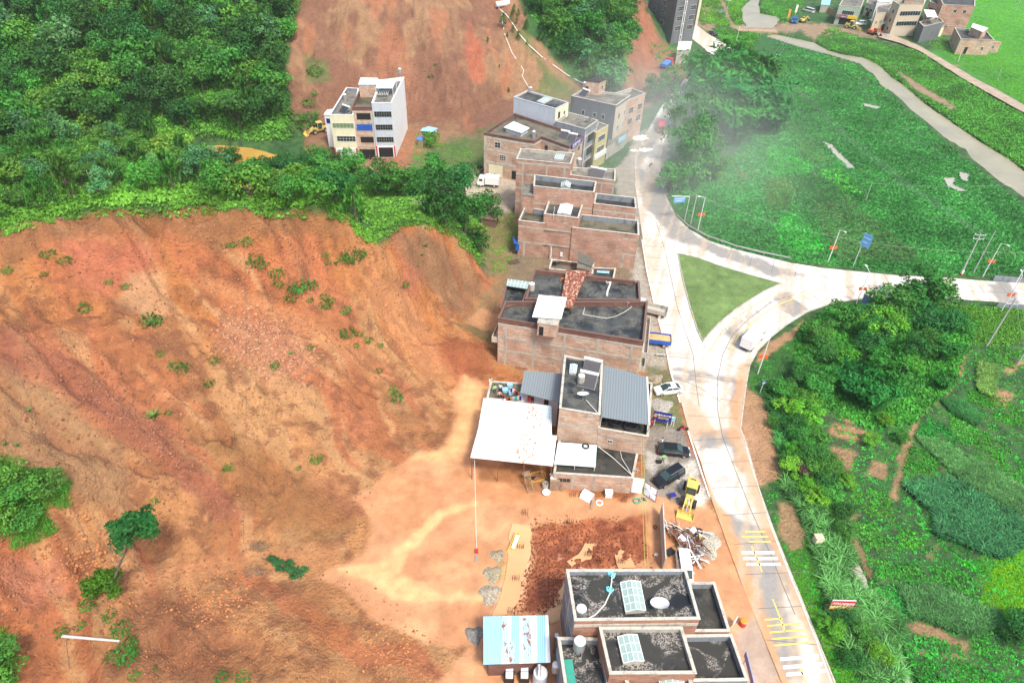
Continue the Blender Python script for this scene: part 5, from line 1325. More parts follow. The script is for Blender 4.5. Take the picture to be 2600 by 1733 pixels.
# --- forest on the far hill and the ridge ----------------------------
FB = [(-30,-20),(790,-20),(750,35),(730,90),(722,200),(732,290),(738,355),(560,352),(450,345),(200,340),(-30,330)]
FB2 = [(1345,-20),(1585,-20),(1600,60),(1592,170),(1570,240),(1520,225),(1450,180),(1400,110),(1350,40)]
FA = [(-30,340),(200,350),(450,375),(560,440),(700,470),(860,430),(1000,450),(1050,470),(1190,520),(1225,590),(1180,580),(1060,545),(1000,560),(960,585),(900,530),(640,515),(270,515),(-30,575)]
def poisson(P3, dmin, cap):
 out = []
 for p in P3:
  if all((p[0] - q[0]) ** 2 + (p[1] - q[1]) ** 2 > dmin ** 2 for q in out): out.append(p)
  if len(out) >= cap: break
 return out
def forest(poly, n, dmin, cap, seed, hr, kinds, label, group):
 q = rand_in(poly, n, seed); P3 = hits(q[:, 0], q[:, 1]); r_ = random.Random(seed)
 for p in poisson(P3, dmin, cap):
  kd = r_.choices([k[0] for k in kinds], [k[1] for k in kinds])[0]
  tree(kd, r_.randint(1, 3), (p[0], p[1], p[2] - .25), r_.uniform(*hr), label[kd], group)
LB = {'broad': 'mid green broadleaf tree among the dense forest on the far hillside', 'dark': 'very dark rounded tree in the forest on the far hillside', 'blue': 'bluish green tree in the forest on the far hillside',
      'pine': 'spiky dark green conifer in the forest on the far hillside', 'bushy': 'low spreading bright green tree on the far hillside', 'brown': 'dead brown tree standing in the far hillside forest', 'light': 'yellow green tree on the far hillside'}
forest(FB, 1500, 4.6, 190, 5, (7.5, 12.0), [('broad', 5), ('dark', 5), ('blue', 2), ('pine', 4), ('bushy', 4), ('brown', .12), ('light', .5)], LB, 'trees of the far hillside forest')
LB2 = {'broad': 'mid green tree on the wooded spur between the two bare slopes', 'dark': 'dark tree on the wooded spur between the two bare slopes', 'blue': 'bluish tree on the wooded spur between the bare slopes', 'bushy': 'low bright tree on the wooded spur between the bare slopes'}
forest(FB2, 400, 4.4, 46, 6, (7.0, 11.0), [('broad', 3), ('dark', 4), ('blue', 2), ('bushy', 2)], LB2, 'trees of the wooded spur')
LA = {'broad': 'green broadleaf tree on the near ridge above the landslide edge', 'dark': 'dark tree on the near ridge above the landslide edge', 'blue': 'bluish green tree on the near ridge above the landslide', 'pine': 'bright bristly young pine on the near ridge above the landslide',
      'bushy': 'spreading bushy tree on the near ridge above the landslide', 'light': 'yellow green tree on the near ridge above the landslide'}
forest([(-30,340),(200,350),(450,380),(560,440),(640,480),(640,500),(270,500),(-30,560)], 700, 3.3, 100, 7, (4.5, 8.2), [('pine', 8), ('broad', 4), ('blue', 3), ('light', 1.5), ('bushy', 3)], LA, 'trees along the near ridge')
forest([(620,470),(760,440),(860,440),(880,520),(760,525),(640,510)], 200, 2.6, 30, 8, (4.5, 8), [('broad', 4), ('dark', 3), ('bushy', 3), ('light', 1)], LA, 'trees along the near ridge')
tree('light', 1, hit(40, 480), 6.5, 'largest yellow green tree, at the left edge of the near ridge'); tree('light', 2, hit(135, 440), 6, 'yellow green tree behind the leaning pole on the ridge')
for k, (a, b, h, kd, lb) in enumerate([(700,470,9,'dark','tall dark tree beside the muddy pond, leftmost of its row'), (745,478,10,'near_dark','tall dark tree beside the muddy pond, second of its row'), (790,480,10,'near_dark','tall dark tree in front of the cream house'),
      (840,480,11,'near','tall bright green tree in front of the cream house'), (900,470,11,'near','tall green tree in front of the brick terraced house'), (960,500,11,'near_dark','dark tree in front of the white house'), (1020,500,11,'near','green bamboo-like tree below the white house'),
      (1080,540,12,'near_dark','dark tree left of the white lorry'), (1130,570,13,'near_dark','large dark tree right of the ridge end'), (1180,590,13,'near_dark','large dark tree beside the dirt path'), (1240,560,9,'near_dark','dark tree beside the tarpaulin hut'), (1215,640,7,'near_dark','low dark tree at the foot of the ridge'),
      (905,570,8,'pine','bright young pine growing at the broken ridge edge'), (590,430,8,'near_dark','dark tree standing in the muddy pond edge'), (1095,500,12,'near','broad green tree beside the red lorry'), (1160,520,12,'near_dark','dark tree behind the ridge end')]):
 p = hit(a, b) if k not in (0, 1, 2, 3, 4, 5, 6, 7, 14) else pw(a, b, 0)
 tree(kd, k % 3 + 1, p, h * .85, lb, wide=.9)
# --- undergrowth mats -------------------------------------------------
CL = [clump(k, 16) for k in range(5)]; CLs = [clump(20 + k, 10, .45, .5) for k in range(4)]
def cover(name, poly, n, seed, size, label, c=(1, 1, 1), v=.5, temps=None, cat='undergrowth', avoid=(), patch=6, sz=.15, zs=None, mat=None):
 q = rand_in(poly, n, seed)
 for av in avoid: q = q[sdist(q[:, 0], q[:, 1], av) < 0]
 P3 = hits(q[:, 0], q[:, 1]); P3[:, 2] -= .08
 r_ = np.random.default_rng(seed); s_ = size[0] + (size[1] - size[0]) * r_.random(len(P3)) ** 1.5
 return scatter(name, temps or CL, P3, s_, tints(len(P3), c, v, seed, P3, patch), label, cat, zscale=zs, mat=mat)
cover('undergrowth', FB, 9000, 31, (.6, 1.5), 'dense leafy undergrowth covering the far hillside', (1.1, 1.0, .95))
cover('undergrowth', FB2, 1800, 32, (.5, 1.3), 'dense leafy undergrowth on the wooded spur')
cover('undergrowth', FA, 6500, 33, (.45, 1.1), 'bright leafy scrub covering the near ridge', (1.35, 1.2, 1.1))
# thick mat hanging over the broken edge
lipx = [(-20,592),(60,566),(150,546),(270,533),(420,538),(550,529),(640,532),(700,539),(800,544),(890,550),(915,590),(950,602),(1000,572),(1040,556),(1090,566),(1150,588),(1195,630),(1225,668)]
LP = []
for a, b in zip(lipx[:-1], lipx[1:]):
 for k in range(60):
  t = random.random(); LP.append((a[0] + (b[0] - a[0]) * t, a[1] + (b[1] - a[1]) * t + random.uniform(-20, 15)))
P3 = hits([a for a, b in LP], [b for a, b in LP])
scatter('edge_scrub', CLs + [clump(400 + k, 34, .2, .7) for k in range(3)], P3, .35 + .5 * np.random.default_rng(2).random(len(P3)), tints(len(P3), (1.3, 1.15, 1.1), .5, 9, P3, 3), 'fringe of scrub hanging over the broken edge of the landslide', 'scrub')
cover('undergrowth', [(735,360),(860,420),(1000,450),(1220,480),(1220,400),(1110,345),(1030,330),(1040,400),(930,420)], 700, 34, (.3, .7), 'patchy weeds on the dirt slope beside the white house', (1.3, 1.2, 1.1), avoid=[[(820,160),(1050,160),(1050,415),(830,400)]])
cover('undergrowth', [(1190,590),(1245,560),(1300,540),(1320,580),(1290,700),(1250,690)], 500, 35, (.25, .6), 'weeds beside the dirt path behind the brick houses', (1.2, 1.1, 1))
CLn = [clump(k + 300, 40, .17, .7) for k in range(4)]
cover('undergrowth', [(-20,1180),(60,1190),(110,1230),(175,1225),(180,1290),(120,1310),(140,1350),(60,1390),(-20,1390)], 1500, 36, (.3, .8), 'bright green scrub patch on the slope at the left edge', (1.0, 1.0, .9), temps=CLn)
cover('undergrowth', [(-20,1590),(20,1600),(30,1680),(50,1733),(-20,1760)], 250, 37, (.3, .6), 'green scrub at the lower left corner', (1.1, 1.05, 1), temps=CLn)
for k, (x, y) in enumerate([(15,1215),(60,1290),(110,1275),(155,1262),(25,1350),(85,1340),(10,1280),(10,1680),(20,1730)]): tree(['bushy', 'broad'][k % 2], k % 3 + 1, hit(x, y), 3.2, 'bushy green shrub in the raised scrub patches at the left edge', 'shrubs of the left edge patches', name='large_shrub', wide=1.3, cat='shrub')
# bushes that slid down with the soil : individuals
BT = [clump(60 + k, 120, .17, .8, (.028, .10, .022)) for k in range(3)]
bush_me = []
for k in range(3):
 o = npmesh('shrub', BT[k][0], BT[k][1], M_leaf, BT[k][2]); bush_me.append(o.data); bpy.data.objects.remove(o)
gt = []
for k in range(2):
 b_ = blades(80 + k, 60, 1.1, .07, .8, .4, (.06, .15, .045)); o = npmesh('grass_tuft', b_[0], b_[1], M_leaf, b_[2]); gt.append(o.data); bpy.data.objects.remove(o)
def shrub(a, b, s, label, kind='shrub', group='shrubs that survived on the bare slope'):
 p = hit(a, b); me = bush_me[random.randrange(3)] if kind == 'shrub' else gt[random.randrange(2)]
 o = bpy.data.objects.new(kind, me); COL.objects.link(o); o.location = p - up(.05); s *= 1.55; o.scale = (s, s, s * .85); o.rotation_euler = (0, 0, random.random() * 6)
 tag(o, label, 'shrub' if kind == 'shrub' else 'grass tuft', group)
def c2(x, y): return (x / 1.81, 500 + y / 1.81)
for (x, y, s) in [(225,265,.9),(298,292,.9),(35,335,.7),(690,570,1.3),(715,575,1.0),(1140,235,1.0),(1165,300,1.2),(1200,320,1.1),(1275,360,1.1),(1280,405,.9),(1360,420,1.3),(1385,410,1.3),(1335,465,.9),(1430,405,1.0),(1425,475,.6),(1490,460,.8),(1495,500,1.0),(1520,475,.7),
                  (1590,520,.8),(1495,268,.7),(1505,303,.6),(1620,275,1.7),(1580,285,1.0),(1665,260,.9),(1860,405,.8),(1600,630,1.2),(1650,630,.6),(1690,660,.8),(1745,680,.6),(1425,690,.6),(1635,685,.5),(800,770,.8),(835,790,.9),(955,855,.8),(1740,800,.6),(1820,920,1.1),(1805,885,.7),
                  (1450,1205,.9),(1045,1245,.7),(710,1395,.6),(1370,1245,.4),(1055,245,.5),(1080,245,.5),(385,515,.8),(380,490,.5),(205,360,.5),(500,395,.6),(575,410,.6),(770,990,.5),(980,750,.8),(730,720,.6),(1260,775,.7)]:
 shrub(*c2(x, y), s * .85, 'small green shrub clinging to the broken orange slope')
for (x, y, s) in [(712,1010,1.3),(1545,310,.8),(1955,225,.8),(1940,270,.6),(1920,320,.5),(135,985,.6),(25,1135,.5),(80,1145,.5),(1340,720,.6)]:
 shrub(*c2(x, y), s * .8, 'grass tuft growing on the broken orange slope', 'grass_tuft', 'grass tufts on the bare slope')
for (x, y, s) in [(400,740,1.0),(280,855,.8),(555,850,1.2),(580,950,1.3),(590,975,1.2),(370,825,.7),(520,965,.8),(620,1055,.7),(1020,1070,.9),(1110,1075,1.0),(710,1025,.4),(495,780,.9),(440,680,.8),(600,900,.8)]:
 shrub(x / 1.81, 1130 + y / 1.81, s * .7, 'leafy shrub in the debris around the fallen pole', group='shrubs around the fallen pole')
for (x, y, s) in [(800,185,2.2),(795,240,1.2),(1105,165,.6),(1093,195,.9),(783,262,1.8),(750,300,2.6),(770,320,2.4),(790,300,2.2),(1165,150,.4),(1325,270,.5),(1080,335,1.2)]:
 shrub(x, y, s * .8, 'green shrub on the second bare hillside', group='shrubs on the second bare hillside')
pine_p = [(490,150,1.9),(545,175,1.5),(640,180,1.8),(465,250,2.2),(525,270,1.4),(365,310,3.0),(640,345,2.2),(480,370,1.6),(415,430,1.2),(545,465,2.0),(650,515,1.0),(800,480,2.2),(845,485,1.9),(925,575,1.9),(180,490,1.3),(430,1085,1.1),(790,320,.9),(320,790,.8)]
for x, y, h in pine_p: tree('pine', random.randint(1, 3), hit(*cS(x, y + 25)), h * 1.5, 'young pine sapling on the bare hillside beside the white pipes', 'pine saplings on the second bare hillside', wide=.9)
tree('bushy', 2, pw(1095, 372, 0), 4.6, 'round green bushy tree beside the blue sheet shed')

# --- lone tree with bent trunk, lower left ---------------------------
b_ = hit(270, 1520); lt = empty('lone_tree', b_, 'tall thin tree with two separate crowns leaning on the orange slope', 'tree')
top = pw(345, 1340, b_.z + 9.5)
m = MB(); mid = b_.lerp(top, .5) + Vector((-.1, 0, 0)); m.tube([b_ - up(.4), b_.lerp(mid, .5), mid, mid.lerp(top, .6), top + up(.5)], .16, 7, .06)
for k in range(16):
 a = random.random() * 6.28; z = .5 + .5 * random.random(); s_ = b_.lerp(top, z); m.tube([s_, s_ + Vector((math.cos(a) * 1.1, math.sin(a) * 1.1, .7))], .05, 4, .02)
m.build('trunk', M_bark, lt)
def crown_at(pt, sc, seed, col, lobes=16, leaves=1500, parent=lt, leaf=.05):
 V, F_, C, _ = crown(seed, lobes, leaves, spread=.42, zc=0, flat_=.8, leaf=leaf, col=col, lobe_r=.19)
 off = pt - LOC[parent.name]
 o = npmesh('crown', V * np.array(sc) + np.array(off[:]), F_, M_leaf, C, parent=parent)
crown_at(top + Vector((.0, 0, .2)), (5.6, 4.8, 4.2), 5, (.016, .070, .020), 22, 3200); crown_at(b_ + Vector((.1, .2, 2.0)), (4.2, 4.0, 5.0), 6, (.03, .12, .018), 16, 2400)
# uprooted small tree lying on the mud
a_, c_ = hit(665, 1418), hit(775, 1460); ft = empty('fallen_tree', a_, 'uprooted dark green sapling lying flat on the mud', 'fallen tree')
m = MB(); m.tube([a_ + up(.2), c_ + up(.25)], .09, 6, .03); m.build('trunk', M_bark, ft)
for k in range(6):
 p = a_.lerp(c_, .25 + .14 * k) + Vector((random.uniform(-.3, .3), random.uniform(-.3, .3), .3)); crown_at(p, (2.2, 2.0, 1.4), 70 + k, (.022, .075, .03), 6, 260, ft, .09)
for a, b, n_ in ((655,1385,'dry grey brush heap at the end of the hanging cable'), (640,1448,'small grey brush heap below the fallen sapling')):
 p = hit(a, b); V, F_, C = clump(int(a), 220, .10, .35, (.10, .09, .06)); o = npmesh('brush_heap', V * np.array([1.9, 1.0, 1.2]), F_, M_leaf, C); o.location = p; tag(o, n_, 'brush')

# --- right side : fields ---------------------------------------------
def fields(poly, n, seed, sz, c, temps, name, label, cat, avoid=(), rows=None, zs=None, v=.4, patch=5):
 return cover(name, poly, n, seed, sz, label, c, v, temps, cat, avoid, patch, zs=zs)
CROP = [clump(40 + k, 12, .55, .5, (.035, .16, .04)) for k in range(4)]
CORN = [blades(100 + k, 11, 1.0, .12, .75, .5, np.array((.045, .125, .045)) * (.6 + .28 * k), .12, 3) for k in range(4)]
REED = [blades(120 + k, 30, 1.25, .085, .95, .45, np.array((.05, .14, .05)) * (.55 + .32 * k), .25, 3) for k in range(4)]
GRS = [blades(140 + k, 14, .9, .12, .8, .4, (.05, .17, .035), .5, 1) for k in range(4)]
roadav = [ROAD]
lower = [c6(x, y) for x, y in [(730,790),(850,700),(1000,600),(1040,520),(1200,420),(1500,380),(1830,380),(2360,430)]] + [(2700,800),(2700,1800),(2150,1800),(2100,1640),(2040,1500),(1990,1380),(1940,1230),(1990,1180),(1960,1060),(1910,980)]
soilp = [[c7(*q) for q in p] for p in ([(870,60),(1010,100),(1060,130),(1010,230),(960,200),(900,190),(880,120)],[(1150,160),(1250,190),(1235,290),(1180,270),(1120,250)],[(960,450),(1080,520),(1000,560)],[(1000,560),(1040,660),(1110,760),(1160,900),(1120,930),(1080,800),(1000,680)],
         [(1340,1180),(1560,1210),(1760,1330),(1740,1360),(1560,1280),(1400,1250)],[(1380,-20),(1420,0),(1330,300),(1300,420),(1270,400),(1310,200)],[(560,430),(650,440),(720,650),(720,720),(640,740),(560,620)])]
soilp += [[c6(*q) for q in p] for p in ([(690,890),(780,960),(850,1060),(860,1180),(960,1380),(900,1440),(760,1500),(660,1150)],[(1985,600),(2030,640),(1960,860),(1900,950),(1820,1010),(1750,1060),(1680,1200),(1600,1340),(1590,1330),(1660,1180),(1740,1040),(1810,985),(1900,930),(1945,850),(2000,650)])]
wav = [STREAM1, STREAM2]
fields(lower, 9000, 50, (.2, .5), (1, 1.05, 1), CROP, 'field_weeds', 'weeds between the vegetable plots of the lower right fields', 'weeds', soilp + wav + roadav, patch=3.5, v=.6)
def crop_rows(poly, ang, gap, step, seed, sz, c, label, temps=None, name='vegetable_rows', v=.35):
 wpl = np.array(worldpoly(poly)); cx, cy = wpl.mean(0); a_ = R(ang); ext = np.abs(wpl - [cx, cy]).max() * 1.5; r_ = np.random.default_rng(seed)
 uu, vv = np.meshgrid(np.arange(-ext, ext, step), np.arange(-ext, ext, gap)); uu = uu + r_.normal(size=uu.shape) * step * .3; vv = vv + r_.normal(size=vv.shape) * gap * .10
 x, y = cx + uu * math.cos(a_) - vv * math.sin(a_), cy + uu * math.sin(a_) + vv * math.cos(a_); k = sdist(x, y, wpl) > .2; x, y = x[k], y[k]
 keep = fbm(x / 2.5, y / 2.5, 3, seed) > .33; x, y = x[keep], y[keep]
 P3 = np.stack([x, y, hz(x, y) - .02], -1); scatter(name, temps or CROP, P3, sz[0] + (sz[1] - sz[0]) * r_.random(len(x)), tints(len(x), c, v, seed, P3, 4), label, 'crops')
for k, (pl, an_, gp, c_, lb) in enumerate([
  ([c7(*q) for q in [(1010,540),(1180,560),(1290,700),(1280,760),(1110,740),(1040,660)]], -50, .8, (1, 1.1, .9), 'leafy vegetable plot beside the stream bank'), ([c7(*q) for q in [(1120,760),(1480,830),(1500,930),(1180,930),(1130,840)]], -12, .75, (1.0, 1.15, 1.0), 'long vegetable rows above the stream'),
  ([c7(*q) for q in [(1520,820),(1800,900),(1840,1000),(1790,1040),(1540,930)]], -25, .75, (1.25, 1.1, .8), 'vegetable rows left of the smooth bright field'), ([c7(*q) for q in [(1310,560),(1500,600),(1500,760),(1290,720)]], -40, .9, (1.2, 1.3, .8), 'bright climbing beans in the middle plots'),
  ([c7(*q) for q in [(1560,700),(1850,790),(1900,900),(1600,800)]], -25, .8, (1.1, 1.3, .8), 'bright leafy rows below the dark maize'), ([c7(*q) for q in [(1010,370),(1170,340),(1290,400),(1290,560),(1120,520),(1020,440)]], -60, .9, (1.1, 1.25, .9), 'tall bean plot above the stream path'),
  ([c7(*q) for q in [(1370,80),(1560,100),(1640,190),(1500,260),(1340,240)]], -20, .7, (.85, 1.0, 1.0), 'low plot beside the footpath'), ([c7(*q) for q in [(1400,1400),(1760,1450),(1960,1500),(1960,1600),(1440,1600)]], -15, .75, (1.0, 1.15, .8), 'vegetable rows at the bottom edge'),
  ([c7(*q) for q in [(1360,1240),(1560,1290),(1760,1340),(1750,1390),(1400,1340)]], -15, .8, (1.3, 1.2, 1.5), 'pale green rows between two soil strips'), ([c7(*q) for q in [(1780,1260),(1940,1220),(1960,1480),(1800,1440)]], -15, .8, (1.1, 1.2, .9), 'plot beside the blue-green bush'),
  ([c7(*q) for q in [(1180,940),(1330,960),(1390,1150),(1330,1180),(1230,1100)]], -55, .8, (1.1, 1.1, 1.2), 'pale plot between the stream and the small maize'), ([c6(*q) for q in [(1900,1030),(2050,1130),(2260,1250),(2353,1300),(2353,1480),(2100,1300),(1900,1140)]], -28, .8, (1.0, 1.15, .8), 'long diagonal crop rows at the right edge'),
  ([c6(*q) for q in [(1720,1090),(1860,1100),(1990,1220),(1900,1280),(1700,1180)]], -30, .75, (.8, .95, 1.0), 'dark crop rows beside the footpath'), ([c6(*q) for q in [(2180,660),(2353,680),(2353,800),(2230,790),(2190,740)]], -30, .8, (1, 1.1, .9), 'leafy plot below the tall pole'),
  ([c6(*q) for q in [(2040,700),(2180,660),(2190,780),(2060,800)]], -40, .8, (1.1, 1.2, .9), 'leafy plot right of the footpath'), ([c6(*q) for q in [(2000,880),(2200,950),(2353,1040),(2353,1160),(2160,1080),(2010,980)]], -28, .8, (1.2, 1.2, .7), 'bright crop rows above the maize at the right edge')]):
 crop_rows(pl, an_, gp, .42, 300 + k, (.28, .5), c_, lb)
corn1 = L2(c7, [(1340,330),(1660,300),(2106,560),(2106,700),(1960,790),(1720,700),(1560,640),(1560,520)]); corn2 = L2(c7, [(1330,1000),(1520,960),(1780,1080),(1930,1130),(1920,1200),(1760,1260),(1560,1210),(1400,1150)]); corn3 = L2(c7, [(1420,20),(1600,60),(2106,350),(2106,520),(1880,400),(1640,250)])
corn4 = L2(c6, [(1860,980),(1990,990),(2080,1080),(2060,1130),(1930,1060)]); corn5 = L2(c6, [(2080,760),(2180,780),(2160,960),(2080,930)])
fields(corn1, 2300, 51, (1.0, 1.9), (.62, .72, .85), CORN, 'corn_field', 'dark green tall maize stand in the middle of the lower fields', 'maize', v=.5)
fields(corn2, 1100, 52, (.9, 1.5), (.8, .85, .95), CORN, 'corn_field', 'smaller greyish maize stand beside the stream', 'maize')
fields(corn3, 1700, 53, (.7, 1.2), (1.0, .95, .9), CORN, 'corn_field', 'olive green maize above the dark stand', 'maize')
fields(corn4, 700, 54, (.9, 1.3), (.6, .75, .7), CORN, 'corn_field', 'short row of dark maize beside the footpath', 'maize')
fields(corn5, 500, 55, (.9, 1.4), (1.6, 1.15, .9), CORN, 'corn_field', 'yellowing maize beside the leaning pole', 'maize')
fields(L2(c7, [(1940,780),(2106,700),(2200,720),(2200,1200),(2060,1190),(1940,1120),(1820,1060)]), 5000, 56, (.15, .32), (2.0, 1.9, .4), CROP, 'bean_field', 'smooth bright yellow green field at the right edge', 'crops', v=.25, patch=30)
# tall silver grass along the stream bank and the road bank
bank = L2(c6, [(790,900),(900,880),(1010,960),(1100,1050),(1120,1290),(1240,1500),(950,1500),(900,1330),(860,1180)]); bank2 = L2(c7, [(640,180),(800,260),(980,470),(1010,740),(1100,960),(1280,1150),(1320,1350),(1400,1568),(1100,1568),(960,1300),(860,1100),(820,900),(760,700),(700,500),(600,350)])
fields(bank, 520, 57, (.8, 2.0), (.8, .95, .95), REED, 'silver_grass', 'tall silver grass on the bank beside the road bend', 'grass', v=.5)
fields(bank2, 800, 58, (.7, 1.9), (.95, 1.05, 1.0), REED, 'silver_grass', 'tall silver grass along the narrow stream', 'grass', avoid=wav, v=.5)
fields(L2(c7, [(640,740),(740,690),(900,900),(980,1200),(1060,1568),(930,1568),(830,1300),(720,1080),(640,860)]), 3500, 59, (.15, .35), (1.3, 1.3, .6), GRS, 'verge_grass', 'short bright grass on the verge beside the lower road', 'grass', v=.4)
fields(L2(c6, [(700,860),(760,820),(900,650),(1040,590),(1030,700),(900,860),(820,960),(740,930)]), 2200, 60, (.15, .35), (1.0, 1.1, .8), GRS, 'verge_grass', 'short grass on the inner bank of the road bend', 'grass')
# the large near thicket inside the bend
TH = [('near',1,1540,520,11,'tree with upright bright shoots beside the slogan board'), ('near',2,1290,540,8,'leafy tree behind the lamp post on the bend'), ('near_light',1,1500,600,9,'light green tree below the slogan board'), ('near_dark',1,1480,640,8,'dark rounded tree in the middle of the thicket'),
      ('near_dark',2,1620,560,8.5,'dark broad tree behind the slogan board'), ('near',3,1700,420,12,'tall bright tree crossing the white road, tallest of the thicket'), ('near',1,1800,440,10.5,'tall tree with ragged top beside the white road'), ('near_dark',3,1760,560,9,'dark tree below the tall ragged one'),
      ('near_dark',1,1870,560,8,'dark tree on the right flank of the thicket'), ('near',2,1120,640,7,'round tree at the left flank of the thicket'), ('near_dark',2,1150,740,7,'dark tree at the left flank above the bank grass'), ('near_light',2,1290,760,6,'pale feathery tree near the thicket centre'),
      ('near',3,1780,700,7.5,'bright tree near the right flank of the thicket'), ('near',1,1880,720,7,'green tree above the footpath'), ('near_dark',3,1680,720,7,'dark tree behind the bamboo'), ('near',2,1960,560,6,'low rounded tree at the right end of the thicket'),
      ('near',3,1180,860,5.5,'bushy tree above the small blue sign'), ('near_dark',1,1400,760,7,'dark tree above the bamboo plume'), ('near_light',3,1660,800,5.5,'light bushy tree right of the bamboo plume'), ('near',1,1060,800,5,'rounded bush tree beside the lamp post grass'),
      ('near',2,950,940,4.5,'bushy tree beside the blue sign'), ('near_light',1,1540,1110,3.2,'broad leaved banana clump below the bamboo'), ('near',3,880,1120,2.6,'small light bush beside the muddy verge'), ('near',1,940,1340,3.0,'small green bush at the muddy bay')]
for kd, sd_, x, y, h, lb in TH: tree(kd, sd_, hit(*c6(x - 30, y + 15)), h * .74, lb, 'trees of the thicket inside the bend', wide=1.15)
for k, (x, y, h) in enumerate([(900,960,3.4),(1000,900,4.2),(930,1060,3.2),(1010,1010,4),(1080,960,4.4),(960,1160,3.4),(1040,1110,3.8),(1090,1220,3.2),(1000,1260,3.4),(1060,1340,3.6),(950,1420,3.0),(1100,1440,3.4),(1180,1480,3),(850,930,2.8),(1260,1500,2.6),(1200,1360,2.2)]):
 tree(['near', 'near_dark', 'near_light', 'bushy'][k % 4], k % 3 + 1, hit(*c6(x, y)), h, 'rounded bush in the belt of greenery on the bank beside the road', 'bushes of the road bank', wide=1.35)
for k, (x, y, h) in enumerate([(690,190,2.6),(760,260,2.8),(720,340,2.4),(830,330,3),(880,420,3),(800,440,2.6),(940,520,2.8),(960,640,2.4),(880,1250,2.2),(960,1180,2.4),(1060,1290,2.4),(1180,1400,2.2),(1000,1450,2.4)]):
 tree(['near_dark', 'near', 'near_light'][k % 3], k % 3 + 1, hit(*c7(x, y)), h, 'rounded bush among the tall grass along the narrow stream', 'bushes of the stream bank', wide=1.35)
for x, y, h, lb in [(1420,1010,7.5,'drooping bamboo plume in the thicket, lowest one'), (1560,940,7,'drooping bamboo plume on the right of the thicket'), (1300,930,6.5,'drooping bamboo plume on the left of the thicket'), (1500,850,7,'drooping bamboo plume in the thicket centre'), (1850,900,4,'tall grass plume beside the footpath')]:
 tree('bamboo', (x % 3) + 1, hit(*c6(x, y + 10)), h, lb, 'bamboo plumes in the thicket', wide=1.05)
fields(L2(c6, [(1000,560),(1200,430),(1500,400),(1830,400),(2080,520),(2000,700),(1900,900),(1700,1100),(1400,1130),(1130,1000),(1000,800)]), 6500, 61, (.5, 1.15), (.85, .95, .9), CL, 'thicket_scrub', 'dense scrub filling the thicket inside the bend', 'scrub', v=.6)
fields(L2(c6, [(1830,400),(2353,440),(2353,620),(2200,650),(2040,640),(1960,560)]), 2200, 62, (.35, .8), (.95, 1.0, .9), CL, 'hedge_scrub', 'dense scrub south of the white road at the right edge', 'scrub')
for x, y, h, kd, lb in [(2060,1230,3.6,'near_dark','dark blue-green bush tree at the lower right edge'), (2020,1300,2.4,'near_dark','small dark bush at the lower right edge'), (690,250,2.6,'brown','bare twiggy bush beside the muddy verge'), (1330,30,2.2,'near','bush beside the maize'), (1130,45,2.2,'near_light','light round bush between bare plots'), (640,120,2.4,'near_light','light bush on the muddy verge')]:
 tree(kd, 1, hit(*c7(x, y + 20)), h, lb, wide=1.2)
# --- meadow between the road and the river ----------------------------
meadow = L2(c5, [(480,1440),(430,1340),(250,1200),(230,1100),(400,1080),(560,1000),(900,560),(850,240),(1000,280),(1400,380),(1600,610),(1900,860),(2200,1110),(2353,1230),(2500,1300),(2500,1800),(2353,1640),(2000,1640),(1500,1620),(1000,1560),(700,1500)])
wat2 = [PUDDLE1, PUDDLE2, PUDDLE3, PUDDLE4, RIVER, ROAD]
MD = [clump(160 + k, 8, .75, .35, (.042, .145, .044)) for k in range(4)]
fields(meadow, 24000, 70, (.35, .8), (1, 1, 1), MD, 'meadow', 'dark green marshy meadow between the road and the river', 'meadow plants', wat2, v=.45, patch=9)
fields(L2(c5, [(1070,1240),(1300,1180),(1750,1560),(1250,1560)]), 2600, 71, (.5, .95), (1.2, 1.0, 1.1), CORN, 'corn_field', 'greyish maize strip running down to the road bend', 'maize')
fields(L2(c5, [(780,1080),(980,1050),(970,1250),(840,1260)]), 900, 72, (.5, .9), (1.5, 1.1, .9), CORN, 'corn_field', 'square plot of yellow green maize behind the lamp posts', 'maize')
fields(L2(c5, [(960,850),(1080,860),(1210,960),(1090,980)]), 600, 73, (.5, .8), (1.3, 1.15, .9), CORN, 'corn_field', 'small triangular maize plot beside the long puddle', 'maize')
fields(L2(c5, [(970,1060),(1150,1020),(1330,1180),(1080,1220),(980,1230)]), 900, 74, (.5, .9), (.75, .8, .8), CORN, 'corn_field', 'darker maize plot in the meadow', 'maize')
crop_rows(L2(c5, [(800,880),(960,880),(1080,990),(1060,1050),(830,1040)]), -55, 1.1, .7, 350, (.5, .8), (1.3, 1.5, 1.3), 'faint crop rows beside the small maize plot')
crop_rows(L2(c5, [(1100,1020),(1250,1000),(1400,1160),(1300,1180)]), -45, 1.1, .7, 351, (.5, .8), (1.5, 1.6, 1.2), 'faint crop rows beside the long puddle')
crop_rows(L2(c5, [(850,1330),(960,1270),(1230,1480),(1000,1520),(880,1440)]), -50, 1.0, .7, 352, (.5, .8), (1.4, 1.6, 1.4), 'faint crop rows above the road sign')
fields(L2(c5, [(460,1110),(760,1130),(800,1320),(440,1300)]), 2400, 75, (.2, .4), (1.2, 1.35, 1.1), CROP, 'sweet_potato_field', 'flat bright green plot beside the road sign', 'crops', v=.2, patch=40)
fields(L2(c5, [(1110,230),(1200,160),(1330,210),(1480,260),(1750,300),(1960,450),(2200,610),(2500,760),(2500,1080),(2270,950),(1970,750),(1740,590),(1560,450),(1400,340),(1180,300)]), 6000, 76, (.5, 1.1), (1, 1.05, 1), CL, 'river_scrub', 'scrubby bank between the river and the dirt road', 'scrub', [RIVER] + [L2(c5, [(1560,400),(1960,640),(1930,660),(1700,540)])], v=.5)
